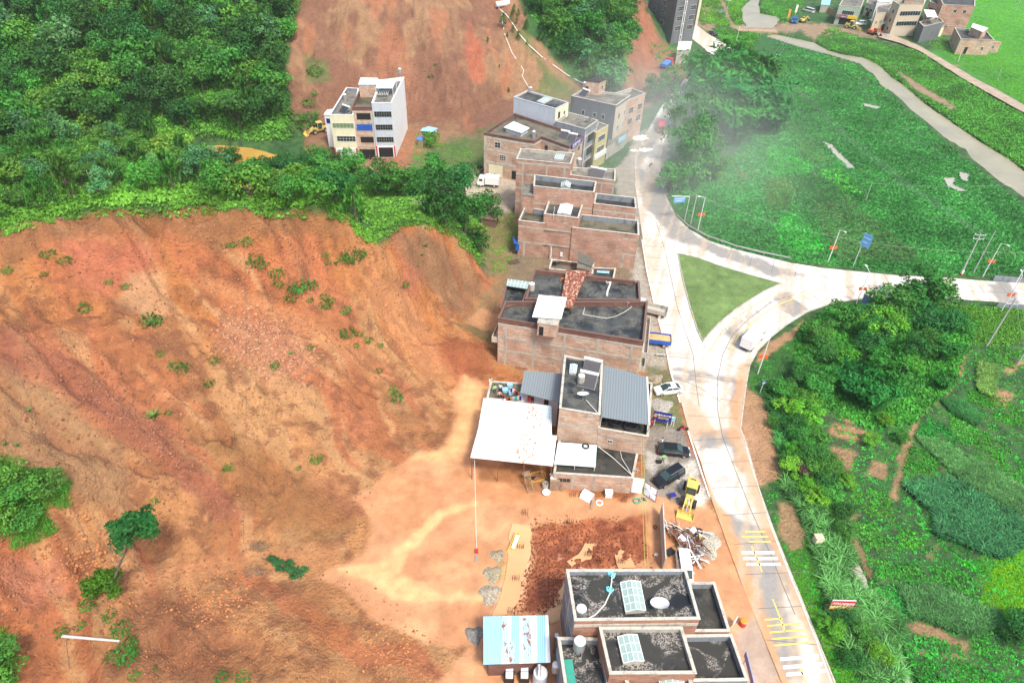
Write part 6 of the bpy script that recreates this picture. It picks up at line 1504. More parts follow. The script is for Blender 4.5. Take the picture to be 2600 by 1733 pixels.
fields(L2(c5, [(500,170),(640,190),(780,200),(700,330),(620,290),(520,210)]), 1200, 77, (.5, 1.1), (1, 1, 1), CL, 'river_scrub', 'scrub below the small bridge', 'scrub', v=.5)
fields(L2(c5, [(400,-20),(530,-20),(600,170),(420,130),(400,60)]), 800, 78, (.5, 1.0), (1, 1.1, 1), CL, 'river_scrub', 'scrub beside the grey tower', 'scrub')
fields(L2(c5, [(560,-20),(700,-20),(660,60),(670,150),(640,160),(600,110)]), 700, 79, (.5, 1.1), (1, 1.1, 1), CL, 'river_scrub', 'scrub on the left bank of the river pool', 'scrub', [UPRIVER])
fields(L2(c5, [(790,-20),(1060,-20),(980,120),(900,150),(870,100),(780,70)]), 900, 80, (.4, .9), (1.1, 1.15, 1), CL, 'river_scrub', 'scrub on the right bank of the river pool', 'scrub', [UPRIVER])
fields(L2(c5, [(2060,0),(2353,-60),(2600,-60),(2600,800),(2353,620),(2000,400),(1780,260),(1880,200),(2060,160)]), 9000, 81, (.25, .5), (1.6, 1.75, .8), MD, 'rice_field', 'bright green rice fields in the upper right corner', 'rice', [L2(c5, [(1900,120),(2230,240),(2210,330),(1900,300)])], v=.25, patch=25)
fields([(1640,110),(1760,112),(1800,160),(1740,210),(1660,150)], 400, 82, (.4, .9), (1, 1.1, 1), CL, 'river_scrub', 'scrub around the white portable cabin', 'scrub')
# hazy trees and the bamboo beside the bend
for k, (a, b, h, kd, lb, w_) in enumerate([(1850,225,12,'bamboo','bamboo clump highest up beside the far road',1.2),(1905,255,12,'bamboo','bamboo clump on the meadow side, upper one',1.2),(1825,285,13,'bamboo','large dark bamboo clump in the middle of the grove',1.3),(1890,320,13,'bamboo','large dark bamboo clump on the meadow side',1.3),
      (1945,330,9,'bamboo','low bamboo clump at the right end of the grove',1.2),(1850,355,11,'bamboo','bamboo clump at the lower end of the grove',1.2),(1780,235,11,'bamboo','bamboo clump beside the hidden road',1.1),(1790,340,11,'bamboo','dark bamboo clump beside the eucalyptus',1.1),
      (1745,470,15,'tall','tall hazy eucalyptus at the road edge, lowest one',.8),(1735,415,15,'tall','tall hazy eucalyptus with rounded top',.8),(1775,430,12,'tall','hazy tree on the meadow side of the eucalyptus',.9),(1720,330,11,'tall','hazy tree behind the eucalyptus',.9),(1760,300,11,'tall','hazy tree beside the bamboo grove',.9),
      (1690,255,8,'tall','hazy tree beside the blue lorry',1.0),(1655,260,7,'tall','hazy tree in front of the bare cut slope',1.0),(1700,490,8,'near','bushy tree at the kerb of the misty road',.9),(1815,455,6,'near','rounded bushes at the edge of the meadow plots',1.2)]):
 tree(kd, k % 3 + 1, pw(a, b, 0), h * (1.3 if kd == 'bamboo' else 1.12), lb, wide=w_ * 1.08)
# grass on the traffic island
isl = L2(c6, [(285,105),(400,130),(520,175),(700,230),(898,284),(800,330),(640,430),(530,520),(450,608),(434,632),(400,560),(350,400),(300,200)])
def islcol(V):
 n = fbm(V[:, 0] / 1.5, V[:, 1] / 1.5, 4, 200)[:, None]
 return np.c_[np.array([.15, .24, .07]) * (.6 + .8 * n), np.zeros(len(V))]
sheet('traffic_island', worldpoly(isl), .20, .5, M_ground, colfun=islcol, label='triangular grass island between the roads')
fields(isl, 6000, 83, (.10, .22), (1.5, 1.15, 1.0), GRS, 'island_grass', 'short grass covering the triangular island', 'grass', v=.3)
for nm in ('island_grass',): bpy.data.objects[nm].location.z = .2
m = MB(); wl = [pw(a, b, 0) for a, b in isl]
for a, b in zip(wl, wl[1:] + wl[:1]): m.bar(a + up(.12), b + up(.12), .18, .26)
o = m.build('kerb', M_conc, off=wl[0]); o.location = wl[0]; tag(o, 'grey kerb round the grass triangle', 'kerb', kind='structure')
fields(L2(c6, [(100,680),(215,680),(240,800),(130,780)]), 300, 84, (.12, .3), (1.2, 1.1, 1), GRS, 'verge_grass', 'weeds between the brick house and the road', 'grass')
fields([(1660,985),(1690,985),(1718,1030),(1712,1080),(1660,1075),(1690,1040)], 500, 85, (.12, .3), (1.2, 1.2, 1), GRS, 'verge_grass', 'weeds around the blue banner', 'grass')
fields([(1395,1228),(1450,1225),(1450,1245),(1400,1255)], 250, 86, (.12, .25), (1.3, 1.2, 1), GRS, 'verge_grass', 'weeds at the foot of the low brick wall', 'grass')
fields([(1465,1235),(1590,1250),(1590,1262),(1465,1250)], 300, 87, (.12, .22), (1.3, 1.2, 1), GRS, 'verge_grass', 'weeds below the brick wall beside the rubbish', 'grass')
fields([(1270,1420),(1290,1430),(1285,1470),(1266,1470)], 200, 88, (.12, .3), (1.5, 1.3, .8), GRS, 'verge_grass', 'narrow weeds beside the flooded trench', 'grass')
fields([(1235,1000),(1260,985),(1275,1010),(1260,1045),(1232,1040)], 160, 89, (.12, .25), (1.5, 1.3, 1), GRS, 'terrace_weeds', 'weeds on the edge of the open roof terrace', 'grass')
# ------------------------------------------------------------------ markings and ground details
M_markw = NT("white_road_paint"); M_markw = M_markw.done(M_markw.mix(M_markw.ramp(M_markw.noise(M_markw.pos(), 3, 5, .7), [(.40, .0), (.52, 1.0)]), (.62, .57, .48), (.85, .84, .80)), .7)
M_marky = NT("yellow_road_paint"); M_marky = M_marky.done(M_marky.mix(M_marky.ramp(M_marky.noise(M_marky.pos(), 3, 5, .7), [(.38, .0), (.50, 1.0)]), (.52, .42, .26), (.80, .66, .08)), .7)
M_seam = flat("tar_joint", (.16, .14, .12), .9)
def marks(name, quads, mat, label, z=.105):
 m = MB()
 for q in quads: m.add([pw(a, b, z) for a, b in q], [(0, 1, 2, 3)])
 o = m.build(name, mat, off=pw(*quads[0][0], 0)); o.location = pw(*quads[0][0], 0); tag(o, label, 'road marking', kind='structure')
def bar_q(a, b, w):                    # px line with px thickness
 return [(a[0], a[1] + w / 2), (b[0], b[1] + w / 2), (b[0], b[1] - w / 2), (a[0], a[1] - w / 2)]
def linew(name, pts, w, mat, label, z=.105, dash=None):
 m = MB(); P_ = [pw(a, b, z) for a, b in pts]
 for i in range(len(P_) - 1):
  a, b = P_[i], P_[i + 1]; d = (b - a).normalized(); n = Vector((-d.y, d.x, 0)) * w / 2
  m.quad(a - n, b - n, b + n, a + n)
 o = m.build(name, mat, off=P_[0]); o.location = P_[0]; tag(o, label, 'road marking', kind='structure')
marks('crosswalk', [bar_q(c7(328, 748), c7(538, 748), 7), bar_q(c7(342, 785), c7(558, 785), 7), bar_q(c7(358, 821), c7(574, 821), 7)], M_markw, 'white zebra crossing bars, upper set')
marks('crosswalk', [bar_q(c7(572, 1418), c7(815, 1400), 9), bar_q(c7(590, 1470), c7(840, 1447), 9), bar_q(c7(610, 1515), c7(860, 1490), 9)], M_markw, 'white zebra crossing bars, lower set')
marks('rumble_strip', [bar_q(c7(352, 616), c7(478, 616), 3.6), bar_q(c7(330, 648), c7(498, 648), 3.6), bar_q(c7(376, 679), c7(515, 679), 3.6)], M_marky, 'yellow transverse lines, upper set')
marks('rumble_strip', [bar_q(c7(474, 1170), c7(585, 1162), 3.6), bar_q(c7(490, 1208), c7(712, 1192), 3.6), bar_q(c7(505, 1250), c7(738, 1230), 3.8), bar_q(c7(518, 1291), c7(755, 1272), 3.8), bar_q(c7(533, 1332), c7(772, 1310), 3.8)], M_marky, 'yellow transverse lines, lower set')
for pl, lb in (([c7(392, 706), c7(425, 780), c7(458, 868)], 'yellow centre line between the crossings'), ([c7(525, 1040), c7(565, 1140), c7(604, 1243)], 'yellow centre line at the lower transverse lines'), ([c7(700, 1480), c7(740, 1575)], 'yellow centre line at the bottom edge'), ([c7(285, 430), c7(312, 490)], 'yellow centre line dash beside the loader'),
               ([c6(470, 690), c6(540, 580), c6(640, 480), c6(760, 400), c6(850, 348), c6(930, 315)], 'yellow edge line beside the grass triangle'), ([c6(600, 680), c6(650, 590), c6(760, 490), c6(880, 410), c6(1000, 360), c6(1130, 320)], 'yellow line along the middle of the bend')):
 linew('yellow_line', pl, .16, M_marky, lb)
for pl, lb in (([(2019,1560),(1990,1490),(1954,1400),(1905,1290),(1870,1200),(1835,1110),(1822,1040),(1822,960),(1835,900),(1860,850),(1900,810),(1960,765),(2060,735),(2200,725),(2400,735),(2600,745)], 'long joint down the middle of the road'),
               ([(1700,1080),(1790,1180)], 'x'), ([(1665,560),(1690,640),(1720,780),(1760,900),(1768,980),(1775,1030)], 'long joint in the white road beside the houses'), ([(1720,960),(1780,985),(1830,1020)], 'cross joint in the road'), ([(2008,668),(2100,705),(2140,726)], 'cross joint in the east road')):
 if lb != 'x': linew('road_joint', pl, .10, M_seam, lb, .099)
cl = [pw(*q, .1) for q in [(2062,1733),(2019,1560),(1990,1490),(1954,1400),(1905,1290),(1868,1200),(1828,1110),(1812,1040),(1815,960),(1835,900),(1870,850),(1925,800),(1990,765),(2100,728),(2250,722),(2420,735),(2600,747)]]
cl2 = [pw(*q, .1) for q in [(1740,1000),(1725,900),(1700,800),(1678,700),(1655,600),(1640,520),(1640,450),(1655,390),(1680,330)]]
cl3 = [pw(*q, .1) for q in [(2080,700),(1960,672),(1850,645),(1770,610),(1700,560)]]
m = MB()
for path, w_ in ((cl, 4.2), (cl2, 3.4), (cl3, 3.0)):
 acc = 0
 for a, b in zip(path, path[1:]):
  L_ = (b - a).length; d = (b - a) / L_; n = Vector((-d.y, d.x, 0)); t = 4.5 - acc
  while t < L_:
   q = a + d * t; wl_ = w_ * random.uniform(.7, 1.0); m.quad(q - n * wl_ - d * .04, q + n * w_ - d * .04, q + n * w_ + d * .04, q - n * wl_ + d * .04); t += 4.5
  acc = (acc + L_) % 4.5
o = m.build('road_joint', M_seam, off=cl[0]); o.location = cl[0]; tag(o, 'cross joints between the concrete slabs of the roads', 'road marking', kind='structure')
linew('edge_line', [(1747,1093),(1775,1180),(1802,1261)], .22, M_markw, 'white edge line beside the parked cars')
linew('edge_line', [(1630,608),(1642,685),(1664,783),(1687,863),(1703,944),(1727,1021)], .22, M_markw, 'white edge line beside the houses')
linew('edge_line', [(1895,1132),(1915,1205),(1960,1342),(2000,1443),(2033,1524),(2073,1625),(2112,1733)], .16, M_markw, 'white edge line on the right of the lower road')
m = MB(); kp = [pw(a, b, 0) for a, b in ROAD[1:19]]
for a, b in zip(kp, kp[1:]): m.bar(a + Vector((.1, 0, .05)), b + Vector((.1, 0, .05)), .2, .2)
o = m.build('kerb', M_conc_l, off=kp[0]); o.location = kp[0]; tag(o, 'pale kerb along the outer side of the road', 'kerb', kind='structure')
# chevron blocks along the grass triangle
cv = []
for k in range(13):
 t = k / 12; x, y = 270 + 600 * t, 85 + 165 * t; cv.append([c6(x, y), c6(x + 40, y + 28 - 6 * t), c6(x + 52, y + 27 - 6 * t), c6(x + 14, y - 1)])
marks('chevron_marking', cv, M_markw, 'white slanted bars north of the grass triangle')
cv = []
for k in range(13):
 t = k / 12; x = 900 - 440 * t ** .9; y = 305 + 330 * t ** 1.35; cv.append([c6(x - 22, y), c6(x + 8, y + 26), c6(x + 22, y + 22), c6(x - 10, y - 5)])
marks('chevron_marking', cv, M_markw, 'white bars along the inner curve of the grass triangle')
# guard rail on the outer curve
m = MB(); rl = [pw(a, b, 0) + Vector((0, .4, 0)) for a, b in [(1676,470),(1690,505),(1712,548),(1747,580),(1798,608),(1870,633),(1940,650),(2008,664)]]
for a, b in zip(rl, rl[1:]):
 m.bar(a + up(.65), b + up(.65), .06, .28)
 n = max(1, int((b - a).length / 3))
 for k in range(n): p = a.lerp(b, k / n); m.bar(p, p + up(.75), .1)
o = m.build('guard_rail', M_steel, off=rl[0]); o.location = rl[0]; tag(o, 'grey metal guard rail along the outer curve of the road', 'guard rail')

# flooded trenches of the building site
M_mudw = water_mat("orange_flood_water", (.60, .33, .15), (.68, .40, .20), .22)
TRN = [[(1300,1330),(1345,1335),(1350,1390),(1330,1450),(1320,1520),(1290,1562),(1240,1575),(1262,1530),(1285,1470),(1290,1400)], [(1420,1500),(1440,1460),(1440,1570),(1400,1580),(1385,1560)],
       [(1495,1375),(1512,1372),(1500,1420),(1450,1440),(1438,1425),(1475,1400)], [(1575,1395),(1600,1400),(1612,1440),(1570,1445),(1560,1410)]]
for k, t_ in enumerate(TRN): sheet('flood_water', worldpoly(t_, .2), .20 if k < 2 else .32, .5, M_mudw, amt if False else .35, seed=k + 3, nscale=1.2, label=['flooded foundation trench beside the blue striped shed', 'flooded corner beside the grey-walled house', 'pool in the middle of the red earth', 'pool around rebar near the scrap heap'][k], cat='puddle')
# rebar sticking up
M_rebar = flat("rusty_rebar", (.14, .04, .02), .9)
def rebar(px, py, nx_=4, ny_=2, sp=.25, h=1.3, lb=''):
 p = hit(px, py); m = MB()
 for i in range(nx_):
  for j in range(ny_):
   q = p + Vector(((i - nx_ / 2) * sp, j * sp, -.1)); m.tube([q, q + Vector((random.uniform(-.08, .08), random.uniform(-.08, .08), h))], .022, 4)
 m.tube([p + Vector((-nx_ * sp / 2, 0, h * .5)), p + Vector((nx_ * sp / 2 - sp, 0, h * .5))], .018, 4)
 o = m.build('rebar_cluster', M_rebar, off=p); o.location = p; tag(o, lb, 'rebar', 'rebar clusters rising from the foundations')
for a, b, n_, lb in [(1335,1308,4,'rusty rebar cluster beside the weeds, topmost left'), (1450,1332,4,'rusty rebar cluster at the top edge of the red earth'), (1583,1350,4,'rusty rebar in a small frame near the right of the red earth'), (1444,1407,4,'rusty rebar in the middle left of the red earth'), (1500,1415,6,'wide rusty rebar row in the middle of the red earth'),
    (1525,1428,4,'rusty rebar row beside the right pool'), (1580,1433,4,'rusty rebar in the right pool'), (1324,1395,4,'rusty rebar beside the yellow frame'), (1312,1475,4,'rusty rebar in the flooded trench'), (1300,1560,4,'rusty rebar above the striped shed'), (1456,1262,4,'rusty rebar below the low brick wall'), (1585,1275,4,'rusty rebar right of the white box'), (1340,1240,3,'rusty rebar among the timber by the shed')]:
 rebar(a, b, n_, 2, lb=lb)
p = hit(1392, 1530); m = MB()
for i in range(14):
 for j in (0, 2.6):
  q = p + Vector((i * .22, j, 0)); m.tube([q, q + up(1.1)], .022, 4)
for j in (0, 2.6):
 for z in (.35, .8): m.tube([p + Vector((0, j, z)), p + Vector((3.0, j, z))], .02, 4)
m.tube([p + up(.8), p + Vector((0, 2.6, .8))], .03, 4)
o = m.build('rebar_cage', M_rebar, off=p); o.location = p; tag(o, 'long rusty rebar cage standing in the flooded corner', 'rebar')

# rubble on the slopes
def rock(seed):
 r_ = np.random.default_rng(seed); V = np.array([(-1,-1,-.7),(1,-1,-.7),(1,1,-.7),(-1,1,-.7),(-.7,-.7,.6),(.7,-.7,.6),(.7,.7,.6),(-.7,.7,.6)], float) * .5
 V += r_.normal(size=V.shape) * .12
 return V, np.array([(3,2,1,0),(4,5,6,7),(0,1,5,4),(1,2,6,5),(2,3,7,6),(3,0,4,7)]), np.tile(np.array([.40, .24, .14]), (8, 1)) * (.7 + .5 * r_.random((8, 1)))
RK = [rock(k) for k in range(6)]
M_rock = NT("soil_rubble"); _a = M_rock.node("ShaderNodeAttribute", attribute_name='Col'); M_rock = M_rock.done(_a.outputs['Color'], .9)
def rubble(poly, n, seed, sz, c, lb):
 r_ = np.random.default_rng(seed); q = rand_in(poly, n, seed) + r_.normal(size=(n, 2)) * (34 if n < 4000 else 13); P3 = hits(q[:, 0], q[:, 1])
 scatter('rubble', RK, P3, sz[0] + (sz[1] - sz[0]) * r_.random(n) ** 3, tints(n, np.array(c) * .85, .6, seed), lb, 'rubble', mat=M_rock)
SL = [(0,620),(270,560),(640,560),(880,600),(1060,600),(1180,680),(1160,800),(1130,1000),(960,1220),(880,1380),(600,1480),(0,1700)]
rubble(SL, 7000, 1, (.06, .36), (.85, .62, .5), 'loose clods scattered over the broken slope')
rubble([(560,800),(700,820),(790,900),(760,980),(660,940),(580,870)], 2200, 2, (.10, .42), (1.15, 1.0, .95), 'pale rubble spread in the middle of the slope')
rubble([(100,900),(250,930),(420,1100),(520,1230),(420,1210),(250,1060)], 1100, 3, (.08, .38), (.8, .55, .55), 'dark red rubble band on the left slope')
rubble([(480,1500),(640,1500),(560,1560)], 500, 4, (.08, .36), (1.3, .85, .55), 'rubble below the fallen sapling')
rubble([(900,1620),(1080,1640),(1040,1700),(920,1690)], 600, 5, (.06, .3), (1.3, .9, .6), 'small stones at the lower edge of the mud')
rubble([(120,1370),(260,1400),(320,1480),(200,1470)], 350, 6, (.1, .5), (1.2, .8, .5), 'stones above the lone tree')
rubble([(1345,1330),(1600,1325),(1640,1420),(1440,1450),(1400,1560),(1310,1560)], 5200, 7, (.06, .30), (.62, .30, .22), 'heaped red clods of the building site')
rubble([(600,1010),(700,1020),(720,1080),(600,1060)], 500, 8, (.08, .34), (1.1, .95, .6), 'yellowish rubble in the middle of the slope')
rubble([(400,1500),(880,1480),(1080,1640),(1000,1733),(300,1733)], 2600, 9, (.06, .28), (.9, .6, .4), 'clods on the lower mound')
rubble([(760,200),(1100,100),(1250,250),(1100,330),(900,300)], 1500, 10, (.1, .4), (.6, .45, .4), 'clods on the second bare hillside')
# heaps
def heap(px, py, r_, h, mat, label, cat='gravel heap', name='gravel_heap', n=900, c=(.45, .42, .36), zs=1):
 p = hit(px, py); V = [];
 ang = np.linspace(0, 2 * np.pi, 28, endpoint=False); rr = np.linspace(0, 1, 9)
 for q in rr:
  for a in ang:
   k = 1 + .18 * math.sin(3 * a + px) + .1 * math.sin(5 * a + py); x, y = r_ * q * k * math.cos(a), r_ * q * k * math.sin(a) * zs
   V.append((x, y, h * (1 - q ** 1.6) + .05 * (vnoise(x * 3 + px, y * 3) - .5) - .03))
 V = np.array(V); Fs = [(i * 28 + k, (i + 1) * 28 + k, (i + 1) * 28 + (k + 1) % 28, i * 28 + (k + 1) % 28) for i in range(8) for k in range(28)]
 cc = np.array(c) * (.62 + .16 * np.random.default_rng(int(px)).random((len(V), 1)))
 o = npmesh(name, V, np.array(Fs), M_gravel, cc, smooth=True); o.location = p; tag(o, label, cat)
M_gravel = NT("gravel"); _a = M_gravel.node("ShaderNodeAttribute", attribute_name='Col')
_v = M_gravel.node("ShaderNodeTexVoronoi"); M_gravel.link(M_gravel.pos(), _v.inputs['Vector']); _v.inputs['Scale'].default_value = 9
M_gravel.bump(_v.outputs['Distance'], .5, .04)
M_gravel = M_gravel.done(M_gravel.mix(1, _a.outputs['Color'], M_gravel.ramp(_v.outputs['Color'], [(.2, .6), (.8, 1.35)]), 'MULTIPLY'), .95)
heap(1678, 1030, 1.9, .35, None, 'pale grey gravel spread beside the blue banner'); heap(1797, 1378, 1.7, .5, None, 'pale gravel heap right of the scrap pile', c=(.55, .50, .40), zs=1.25)
heap(1244, 1507, 1.25, .5, None, 'oval pale gravel heap beside the flooded trench', c=(.48, .42, .32), zs=1.1); heap(1206, 1610, 1.1, .6, None, 'grey gravel heap left of the striped shed', c=(.30, .29, .26)); heap(1262, 1410, .9, .45, None, 'small tan gravel heap beside the yellow frame', c=(.42, .36, .24))
heap(1250, 1455, 1.2, .35, None, 'low tan gravel heap beside the weeds', c=(.42, .36, .24)); heap(1620, 376, 2.0, .9, None, 'pale sand heap on the misty forecourt', c=(.5, .45, .35))
heap(1665, 960, 1.2, .5, None, 'heap of twigs and debris beside the white car', 'debris heap', 'debris_heap', c=(.42, .34, .24)); heap(2250, 93, 3.2, 1.1, None, 'heap of rubble in front of the beige house', 'rubble heap', 'rubble_heap', c=(.42, .38, .33)); heap(1830, 30, 2.2, .8, None, 'dark rubbish heap beside the far track', 'rubbish heap', 'rubbish_heap', c=(.15, .22, .2))

# ------------------------------------------------------------------ vehicles
M_carw = NT("white_car_paint"); M_carw = M_carw.done((.80, .80, .80), .2)
M_cark = NT("black_car_paint"); M_cark = M_cark.done((.012, .013, .015), .18)
M_carg = NT("dark_green_car_paint"); M_carg = M_carg.done((.03, .05, .04), .25)
M_silver = NT("silver_car_paint"); M_silver = M_silver.done((.55, .56, .56), .25)
M_wind = NT("car_window_glass"); M_wind = M_wind.done((.04, .07, .07), .08)
M_tyre = flat("tyre_rubber", (.02, .02, .02), .85)
M_lamp = flat("headlamp_glass", (.75, .78, .8), .15); M_tail = flat("tail_lamp", (.45, .02, .02), .3)
def veh(name, label, cat, f, r, group=None, z=0.0):
 a, b = pw(*f, z), pw(*r, z); c = (a + b) / 2; c.z = z + max(0, float(hz(c.x, c.y))) if z == 0 else z
 yaw = math.atan2(a.y - b.y, a.x - b.x)
 if c.z < .12 and sdist(np.array([c.x]), np.array([c.y]), worldpoly(ROAD))[0] > 0: c.z = .1
 e = empty(name, c, label, cat, group); LOC[e.name] = up(0); e.rotation_euler = (0, 0, yaw)
 return e
def wheel(e, x, y, r=.33, w=.22, rim=True):
 m = MB(); s_ = 1 if y > 0 else -1
 m.tube([(x, y - w / 2, r), (x, y + w / 2, r)], r, 16)
 t = m.build('wheel', M_tyre, e)
 if rim: m = MB(); m.tube([(x, y + s_ * (w / 2 - .02), r), (x, y + s_ * (w / 2 + .012), r)], r * .62, 12); m.build('rim', M_steel, t)
def loft(m, secs):
 """secs: list of lists of equal-length points"""
 k = len(secs[0]); vs = [p for s_ in secs for p in s_]
 fs = [(i * k + j, i * k + j + 1, (i + 1) * k + j + 1, (i + 1) * k + j) for i in range(len(secs) - 1) for j in range(k - 1)]
 fs += [tuple(range(k)), tuple(range(len(vs) - 1, len(vs) - k - 1, -1))]
 m.add(vs, fs)
def car(name, label, f, r, paint_, L=4.6, W=1.82, kind='sedan', group=None, cat='car'):
 e = veh(name, label, cat, f, r, group)
 hw = W / 2; H_ = {'sedan': 1.45, 'hatch': 1.52, 'suv': 1.75, 'van': 1.85}[kind]
 belt = .92 if kind in ('sedan', 'hatch') else 1.05
 prof = {'sedan': [(-.5, .60, .86), (-.485, .82, .94), (-.33, .93, 1), (0, .95, 1), (.22, .93, 1), (.42, .80, .96), (.485, .66, .86), (.5, .52, .78)],
   'hatch': [(-.5, .62, .88), (-.48, .88, .95), (-.3, .97, 1), (0, .96, 1), (.24, .94, 1), (.42, .80, .95), (.485, .66, .86), (.5, .5, .78)],
   'suv': [(-.5, .7, .92), (-.49, 1.02, .96), (-.3, 1.06, 1), (0, 1.06, 1), (.24, 1.04, 1), (.43, .92, .97), (.49, .78, .9), (.5, .6, .82)],
   'van': [(-.5, .7, .94), (-.495, 1.05, .97), (-.3, 1.06, 1), (0, 1.06, 1), (.3, 1.04, 1), (.46, .86, .97), (.49, .74, .9), (.5, .6, .84)]}[kind]
 m = MB()
 loft(m, [[(x * L, -hw * w_ * .96, .26), (x * L, -hw * w_, .5), (x * L, -hw * w_ * .98, zt - .12), (x * L, -hw * w_ * .86, zt), (x * L, 0, zt + .03), (x * L, hw * w_ * .86, zt), (x * L, hw * w_ * .98, zt - .12), (x * L, hw * w_, .5), (x * L, hw * w_ * .96, .26)] for x, zt, w_ in prof])
 m.build('body', paint_, e, smooth=False, bevel=.03)
 gx = {'sedan': (-.40, -.22, .08, .27), 'hatch': (-.47, -.32, .08, .27), 'suv': (-.485, -.43, .08, .24), 'van': (-.49, -.46, .24, .40)}[kind]
 m = MB(); b_ = belt - .03
 loft(m, [[(x * L, -hw * w0, b_), (x * L, -hw * w1, z1), (x * L, hw * w1, z1), (x * L, hw * w0, b_)] for x, w0, w1, z1 in ((gx[0], .80, .78, b_ + .03), (gx[1], .86, .72, H_ - .05), (gx[2], .86, .72, H_ - .05), (gx[3], .80, .78, b_ + .03))])
 m.build('windows', M_wind, e)
 m = MB(); m.box(((gx[1] + gx[2]) / 2 * L, 0, H_ - .03), ((gx[2] - gx[1]) * L * 1.0, W * .73, .06))
 rf = m.build('roof', paint_, e, bevel=.02)
 if kind in ('sedan',): m = MB(); m.box(((gx[1] * .2 + gx[2] * .8) * L, 0, H_ + .006), (.65, W * .46, .02)); m.build('sunroof', M_wind, rf)
 if kind in ('suv',):
  m = MB()
  for s_ in (-1, 1): m.bar((gx[1] * L, s_ * hw * .66, H_ + .05), (gx[2] * L, s_ * hw * .66, H_ + .05), .05)
  m.build('roof_rails', M_steel, rf)
 m = MB()
 for s_ in (-1, 1):
  for xa, xb in ((gx[0], gx[1]), (gx[3], gx[2])): m.bar((xa * L, s_ * hw * .80, b_ + .03), (xb * L, s_ * hw * .725, H_ - .04), .07)
  xm = (gx[1] + gx[2]) / 2; m.bar((xm * L, s_ * hw * .865, b_), (xm * L, s_ * hw * .725, H_ - .04), .07)
 for s_ in (-1, 1): m.bar((gx[1] * L, s_ * hw * .725, H_ - .04), (gx[2] * L, s_ * hw * .725, H_ - .04), .06)
 m.bar((gx[1] * L, -hw * .725, H_ - .04), (gx[1] * L, hw * .725, H_ - .04), .06)
 m.build('pillars', paint_, e)
 for s_ in (-1, 1):
  m = MB(); m.box((.475 * L, s_ * hw * .66, .64), (.18, .36, .14)); m.build('headlight', M_lamp, e)
  m = MB(); m.box((-.487 * L, s_ * hw * .68, .76), (.12, .32, .14)); m.build('tail_light', M_tail, e)
  m = MB(); m.box((.20 * L, s_ * (hw + .08), .98), (.12, .18, .12)); m.build('wing_mirror', paint_, e)
  for x in (-.30, .31): wheel(e, x * L, s_ * (hw - .1), .33 if kind != 'suv' else .38)
 return e
def lorry(name, label, f, r, cabm, bodym, L=7.0, W=2.2, kind='box', load=None, cat='lorry', group=None, hb=2.0):
 e = veh(name, label, cat, f, r, group); hw = W / 2; cx = L / 2 - .85
 m = MB(); loft(m, [[(x, -hw, .55), (x, -hw, z1), (x, hw, z1), (x, hw, .55)] for x, z1 in ((L / 2 - 1.7, 2.3), (L / 2 - .35, 2.35), (L / 2 - .1, 1.5), (L / 2, 1.3))]); c = m.build('cab', cabm, e, bevel=.05)
 m = MB(); m.add([(L / 2 - .33, -hw * .88, 2.24), (L / 2 - .33, hw * .88, 2.24), (L / 2 - .075, hw * .88, 1.55), (L / 2 - .075, -hw * .88, 1.55)], [(0, 1, 2, 3), (3, 2, 1, 0)]); m.build('windscreen', M_wind, c)
 for s_ in (-1, 1): m = MB(); m.box((L / 2 - .85, s_ * (hw + .005), 1.85), (.8, .03, .6)); m.build('side_window', M_wind, c)
 m = MB(); m.box((-.3, 0, .62), (L - .8, .9, .25)); m.build('chassis', M_black, e)
 x0, x1 = -L / 2, L / 2 - 1.85
 if kind == 'box': m = MB(); m.box(((x0 + x1) / 2, 0, .8 + hb / 2), (x1 - x0, W, hb)); m.build('cargo_box', bodym, e, bevel=.04)
 else:
  m = MB(); m.box(((x0 + x1) / 2, 0, .85), (x1 - x0, W, .12))
  for s_ in (-1, 1): m.box(((x0 + x1) / 2, s_ * (hw - .04), 1.25), (x1 - x0, .08, .75))
  m.box((x0 + .04, 0, 1.25), (.08, W - .17, .75)); m.box((x1 - .04, 0, 1.35), (.08, W - .17, .95)); m.build('cargo_bed', bodym, e)
  if load:
   m = MB()
   if kind == 'tarp': loft(m, [[(x, -hw + .05, 1.5), (x, -hw * .6, zt), (x, hw * .6, zt), (x, hw - .05, 1.5)] for x, zt in ((x0 + .1, 1.9), (0, 2.2), (x1 - .1, 2.0))]); m.build('tarpaulin', load, e)
   else: loft(m, [[(x, -hw + .1, 1.35), (x, -hw * .5, zt), (x, hw * .5, zt), (x, hw - .1, 1.35)] for x, zt in ((x0 + .1, 1.4), (x0 + 1.2, 1.7), (x1 - 1, 1.7), (x1 - .1, 1.4))]); m.build('sand_load', load, e)
 for s_ in (-1, 1):
  for x in (L / 2 - 1.0, -L / 2 + 1.0, -L / 2 + 2.1) if L > 6.5 else (L / 2 - .9, -L / 2 + 1.1): wheel(e, x, s_ * (hw - .16), .45, .28)
  m = MB(); m.box((L / 2 - .02, s_ * hw * .7, .95), (.08, .3, .2)); m.build('headlight', M_lamp, e)
 return e
M_sand = flat("sand_load", (.55, .36, .16), .95, 0, .25, 5)
M_loader = stained("loader_yellow_paint", (.62, .47, .12), (.40, .28, .10), 1.5, .4, .5)
M_orangep = stained("excavator_orange_paint", (.70, .14, .04), (.4, .1, .04), 1.5, .4, .5)
